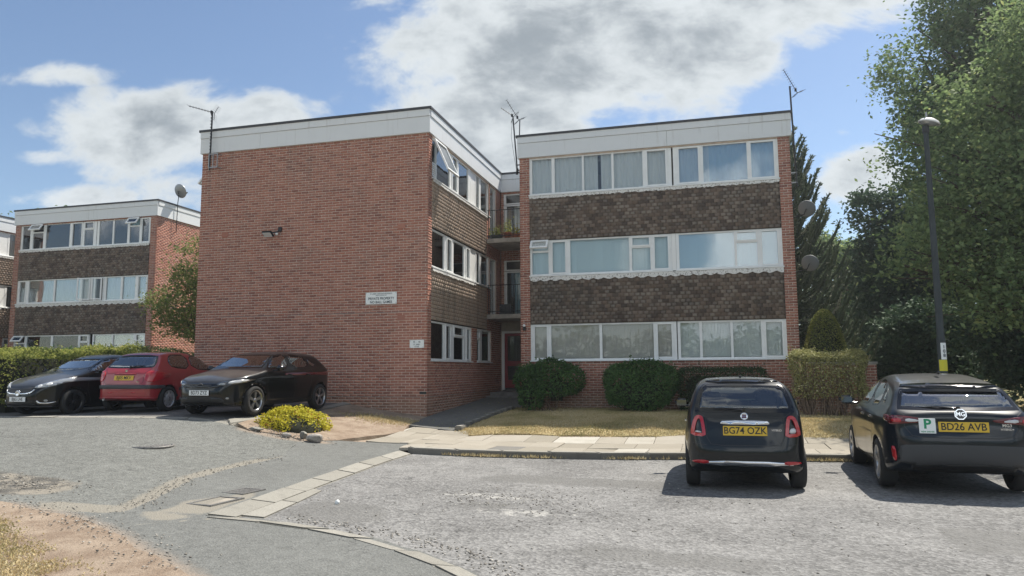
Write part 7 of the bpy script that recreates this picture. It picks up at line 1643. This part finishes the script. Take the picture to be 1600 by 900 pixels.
mb = MB(); mb.box(-5.90, -5.631, 22.48, 22.52, 8.12, 8.15); mb.box(-5.90, -5.631, 22.48, 22.52, 8.30, 8.33); mb.tube([(-5.88, 22.5, 8.0), (-5.86, 22.5, 8.2)], 0.04, 8); mb.build('bracket', M['black_metal'], t)
mb = MB(); yagi(mb, (-5.80, 22.5, 9.85), (-0.35, -0.3, 0.62), 0.75, 7, 0.12); mb.build('antenna', M['black_metal'], t); mb = MB(); yagi(mb, (-5.98, 22.5, 9.98), (-0.62, -0.2, 0.45), 0.5, 5, 0.13); mb.build('antenna', M['black_metal'], t)
mb = MB(); mb.tube([(-6.02, 22.48, 9.9), (-6.06, 22.48, 9.3), (-5.98, 22.48, 8.7), (-5.88, 22.48, 8.1)], 0.006, 5); mb.build('cable', M['black_metal'], t)
t = thing('tv_aerial', 'television aerial on a tall mast at the right end of the right wing', 'aerial', (2.68, 22.6, 7.2), 0, AG)
mb = MB(); mb.tube([(2.70, 22.6, 7.0), (2.64, 22.6, 10.1)], 0.026, 8); mb.build('mast', M['black_metal'], t); mb = MB(); mb.box(2.471, 2.72, 22.58, 22.62, 7.1, 7.14); mb.box(2.471, 2.72, 22.58, 22.62, 7.4, 7.44); mb.build('bracket', M['grey_metal'], t)
mb = MB(); yagi(mb, (2.84, 22.6, 9.88), (-0.35, -0.2, 0.62), 0.80, 9, 0.10, horiz=True); mb.build('antenna', M['black_metal'], t)
def dish(label, p, d, r, wall_pts, group, m='grey_metal', mast=None, elem=True):
    p, d = Vector(p), Vector(d).normalized(); t = thing('satellite_dish', label, 'satellite dish', tuple(wall_pts[-1]), 0, group); ORI[t.name] = Vector(wall_pts[-1])
    R = d.to_track_quat('Z', 'Y').to_matrix(); mb = MB(); prof = [(r * k / 7, 0.22 * r * (k / 7) ** 2) for k in range(8)]; mb.lathe(prof + [(r * 1.02, 0.22 * r + 0.004), (r, 0.22 * r - 0.012)] + [(r * k / 7, 0.22 * r * (k / 7) ** 2 - 0.014) for k in range(6, -1, -1)], n=28)
    mb.v = [tuple(p + R @ Vector(v)) for v in mb.v]; mb.build('dish', M[m], t, fix=True)
    mb = MB(); mb.tube([p - d * 0.02, p - d * 0.10] + [Vector(q) for q in wall_pts], 0.017, 7); mb.build('bracket', M['black_metal'], t)
    mb = MB(); low = p + R @ Vector((0, -r, 0.2 * r)); e = p + d * r * 1.25 + R @ Vector((0, -r * 0.55, 0)); mb.tube([low, e], 0.009, 5); mb.bbox(e + R @ Vector((0, 0.04, 0)), (0.03, 0.03, 0.05), R, 0.01); mb.build('feed_arm', M['black_metal'], t); return t
mat('dish_grey', (0.13, 0.15, 0.165), 0.6)
DG = 'satellite dishes on the flats'
dish('satellite dish on a pole against the farther block gable', (-23.62, 28.0, 10.02), (0.1, 0.9, 0.4), 0.33, [(-23.72, 28.1, 9.9), (-23.76, 28.1, 9.5), (-23.78, 28.1, 8.1), (-23.9, 28.1, 8.1)], DG)
dish('upper of two grey satellite dishes on the right wing side wall', (2.98, 23.0, 6.38), (0.35, 0.85, 0.4), 0.25, [(2.9, 22.9, 6.2), (2.48, 22.9, 6.1)], DG, 'dish_grey')
dish('lower of two grey satellite dishes on the right wing side wall', (2.99, 23.0, 4.72), (0.35, 0.85, 0.4), 0.25, [(2.9, 22.9, 4.55), (2.48, 22.9, 4.45)], DG, 'dish_grey')
# floodlight on the gable
t = thing('floodlight', 'black floodlight with a sensor fixed high on the blank gable', 'floodlight', (-12.15, 18.68, 5.75)); R = Matrix.Rotation(-0.65, 3, 'X')
mb = MB(); mb.bbox((-12.40, 18.44, 5.64), (0.16, 0.11, 0.035), R, 0.02); mb.build('housing', M['black_metal'], t); mb = MB(); mb.bbox(Vector((-12.40, 18.44, 5.64)) + R @ Vector((0, 0.0, -0.037)), (0.13, 0.085, 0.004), R, 0.0); mb.build('lamp_glass', M['lamp_white'], t)
mb = MB(); mb.tube([(-12.38, 18.5, 5.68), (-12.2, 18.60, 5.72), (-12.14, 18.665, 5.78)], 0.02, 6); mb.bbox((-12.13, 18.64, 5.80), (0.05, 0.035, 0.07), None, 0.01); mb.build('bracket', M['black_metal'], t); mb = MB(); mb.lathe([(0, -.04), (.035, -.03), (.04, .02), (0, .03)], (-12.19, 18.57, 5.66), n=12); mb.build('sensor', M['upvc'], t)
t = thing('wall_light', 'small white bulb light on the pier beside the entrance', 'wall light', (-5.50, 21.87, 2.9)); mb = MB(); mb.bbox((-5.50, 21.84, 2.90), (0.045, 0.035, 0.06), None, 0.015); mb.build('base', M['black_metal'], t); mb = MB(); mb.lathe([(0, .05), (.03, .045), (.045, .015), (.045, -.01), (.02, -.03)], (-5.50, 21.79, 2.98), n=14); mb.build('lamp_shade', M['upvc'], t)
# signs
def sign(label, u, zc, w, h, texts):
    t = thing('wall_sign', label, 'sign', (u, 18.66, zc)); ORI[t.name] = Vector((0, 0, 0)); ORI[t.name] = Vector((u, 18.66, zc)); mb = MB(); mb.bbox((u, 18.655, zc), (w / 2, 0.006, h / 2), None, 0.003); b = mb.build('board', M['white_sign'], t)
    for s, dz, size, bold in texts: text_obj('lettering', s, size, 'sign_print', b, Matrix.Translation((0, -0.0125, dz)) @ FACE_R, bold, 0.0006, 0.92)
    mb = MB()
    for sx in (-1, 1):
        for sz in (-1, 1): mb.lathe([(0, -0.012), (0.008, -0.010), (0.009, 0)], (u + sx * (w / 2 - .025), 18.648, zc + sz * (h / 2 - .025)), 'Y', 8)
    mb.build('screw', M['grey_metal'], t)
sign('white sign reading private property, no ball games, on the blank gable', -8.845, 3.65, 0.95, 0.335, [('ST. JAMES GARDENS RESIDENTS', 0.125, 0.052, 0.01), ('ASSOCIATION LTD', 0.078, 0.042, 0.01), ('PRIVATE PROPERTY', -0.012, 0.098, 0.022), ('NO BALL GAMES', -0.112, 0.098, 0.022)])
sign('small white flat number sign low at the gable corner', -7.755, 2.35, 0.42, 0.22, [('35  -  46', 0.055, 0.07, 0.01), ('ST. JAMES', -0.015, 0.05, 0.008), ('CLOSE', -0.072, 0.05, 0.008)])
# street lamp
lx, ly = 4.27, 15.5; lz = H(lx, ly)
t = thing('street_lamp', 'tall dark street lamp column with white and yellow labels behind the navy hatchback', 'street lamp', (lx, ly, lz))
mb = MB(); mb.tube([(lx, ly, lz), (lx, ly, lz + 2.1), (lx, ly, lz + 2.15), (lx, ly, 6.28)], [0.078, 0.076, 0.066, 0.045], 16); mb.build('column', M['lamp_column'] if 'lamp_column' in M else mat('lamp_column', (0.036, 0.045, 0.048), 0.6, var=0.15, vscale=4, spec=0.3), t)
mb = MB(); mb.tube([(lx, ly, 6.2), (lx, ly, 6.34)], 0.062, 16); mb.build('collar', M['black_metal'], t)
R = Matrix.Rotation(0.28, 3, 'Y'); hd = MB(); hd.lathe([(0.0, 0.095), (0.09, 0.085), (0.16, 0.05), (0.20, 0.005), (0.205, -0.008), (0.19, -0.012)], n=24); hd.v = [tuple(R @ Vector((v[0] * 1.0, v[1] * 0.75, v[2])) + Vector((lx + 0.07, ly, 6.40))) for v in hd.v]; hd.build('lamp_head', mat('lamp_head', (0.62, 0.62, 0.60), 0.5), t)
hd = MB(); hd.lathe([(0.0, -0.05), (0.08, -0.045), (0.13, -0.03), (0.17, 0.0)], n=20); hd.v = [tuple(R @ Vector((v[0], v[1] * 0.75, v[2])) + Vector((lx + 0.07, ly, 6.395))) for v in hd.v]; hd.build('lamp_bowl', M['lamp_clear'], t, fix=True); mb = MB(); mb.tube([(lx + .03, ly, 6.53), (lx + .025, ly, 6.62)], 0.018, 8); mb.build('photocell', M['grey_metal'], t)
def band(name, z0, z1, m, half):
    mb = MB(); mb.lathe([(0.0785, z0), (0.0785, z1)], (lx, ly, 0), n=18, a0=math.radians(285 - half * 45), a1=math.radians(285 + half * 45)); o = mb.build(name, M[m], t); return o
band('yellow_label', 1.55, 1.76, 'label_yellow' if 'label_yellow' in M else mat('label_yellow', (0.62, 0.55, 0.03), 0.5).name, 1.7); b_ = band('white_label', 1.765, 2.08, 'white_sign', 0.9)
ah = -0.27; TT = Matrix.Translation((0, 0, 0)) 
for i, ch in enumerate('108'): text_obj('lettering', ch, 0.085, 'sign_print', b_, Matrix.Translation(Vector((0.02, -0.0795, 2.0 - lz - i * 0.08))) @ FACE_R, 0.02, 0.0006)
# pots on the upper balcony, a crate on the lower one
def pot(label, x, y, z, w, d, h, m, leaf, n, hh, seed, round_=True, name='plant_pot'):
    t = thing(name, label, 'plant pot', (x, y, z), 0, 'pots on the upper balcony'); mb = MB()
    if round_: mb.lathe([(0.0, 0.0), (w * 0.7, 0.0), (w * 0.95, h - 0.04), (w, h - 0.04), (w, h), (w * 0.86, h), (w * 0.8, h - 0.03), (0, h - 0.03)], (x, y, z), n=18)
    else: mb.bbox((x, y, z + h / 2), (w, d, h / 2), None, 0.02); mb.box(x - w - .012, x + w + .012, y - d - .012, y + d + .012, z + h - .03, z + h - .002)
    mb.build('pot', M[m], t); g = np.random.default_rng(seed); P = np.column_stack([x + g.normal(0, w * 0.6, n), y + g.normal(0, d * 0.6, n), z + h + np.abs(g.normal(0, hh, n))]); leaf_obj('foliage', P, (0.03, 0.08), leaf, t); return t
ZB = 6.241
pot('dark trough of pale trailing plants at the left of the balcony', -7.15, 24.47, ZB, 0.19, 0.09, 0.16, 'dark_pot', 'leaf_hedge', 240, 0.13, 1, False)
pot('round terracotta pot with tall leafy plant on the balcony', -6.76, 24.47, ZB, 0.14, 0.14, 0.23, 'terracotta', 'leaf_hedge', 260, 0.20, 2)
pot('red brown trough of flowering plants in the balcony middle', -6.38, 24.47, ZB, 0.22, 0.09, 0.17, 'terracotta', 'leaf_yellow', 220, 0.14, 3, False)
pot('pot with a dense dark bush at the right of the balcony', -6.0, 24.52, ZB, 0.14, 0.14, 0.2, 'dark_pot', 'leaf_bush_dark', 420, 0.14, 4)
t = thing('crate', 'dark plastic crate standing on the lower balcony', 'crate', (-6.85, 24.6, 3.561)); mb = MB()
for z0 in (3.565, 3.66, 3.755, 3.85): mb.box(-7.05, -6.62, 24.40, 24.415, z0, z0 + .07); mb.box(-7.05, -6.62, 24.80, 24.815, z0, z0 + .07); mb.box(-7.05, -7.035, 24.4155, 24.7995, z0, z0 + .07); mb.box(-6.635, -6.62, 24.4155, 24.7995, z0, z0 + .07)
mb.build('slats', M['trim_grey'], t); mb = MB(); mb.box(-7.049, -6.621, 24.401, 24.814, 3.562, 3.575); mb.build('floor', M['trim_grey'], t)
# litter and fallen leaves on the shaded path
def leaves_on_path():
    P = []
    for _ in range(420): x, y = random.uniform(-7.4, -5.75), random.uniform(16.8, 24); P.append((x, y, H(x, y) + 0.03))
    o = leaf_obj('fallen_leaves', np.array(P), (0.015, 0.05), 'leaf_brown', None, up=3.0); tag(o, 'scattered dry leaves on the entrance path', kind='stuff')
leaves_on_path()
# ------------------------------------------------------------------ haze volume added in place of a lens veil
def build_haze(density):
    m = bpy.data.materials.new('haze'); m.use_nodes = True; t = NT(m.node_tree); t.n.clear()
    v = t.new('ShaderNodeVolumePrincipled'); v.inputs['Color'].default_value = (0.86, 0.93, 1.0, 1); v.inputs['Density'].default_value = density; v.inputs['Anisotropy'].default_value = 0.6
    t.l.new(v.outputs[0], t.new('ShaderNodeOutputMaterial').inputs['Volume'])
    mb = MB(); mb.box(-232, 232, -232, 232, -2.0, 20.5); o = mb.build('haze', m); tag(o, 'thin haze added to the air in place of a lens flare veil', kind='stuff')
build_haze(0.0010)
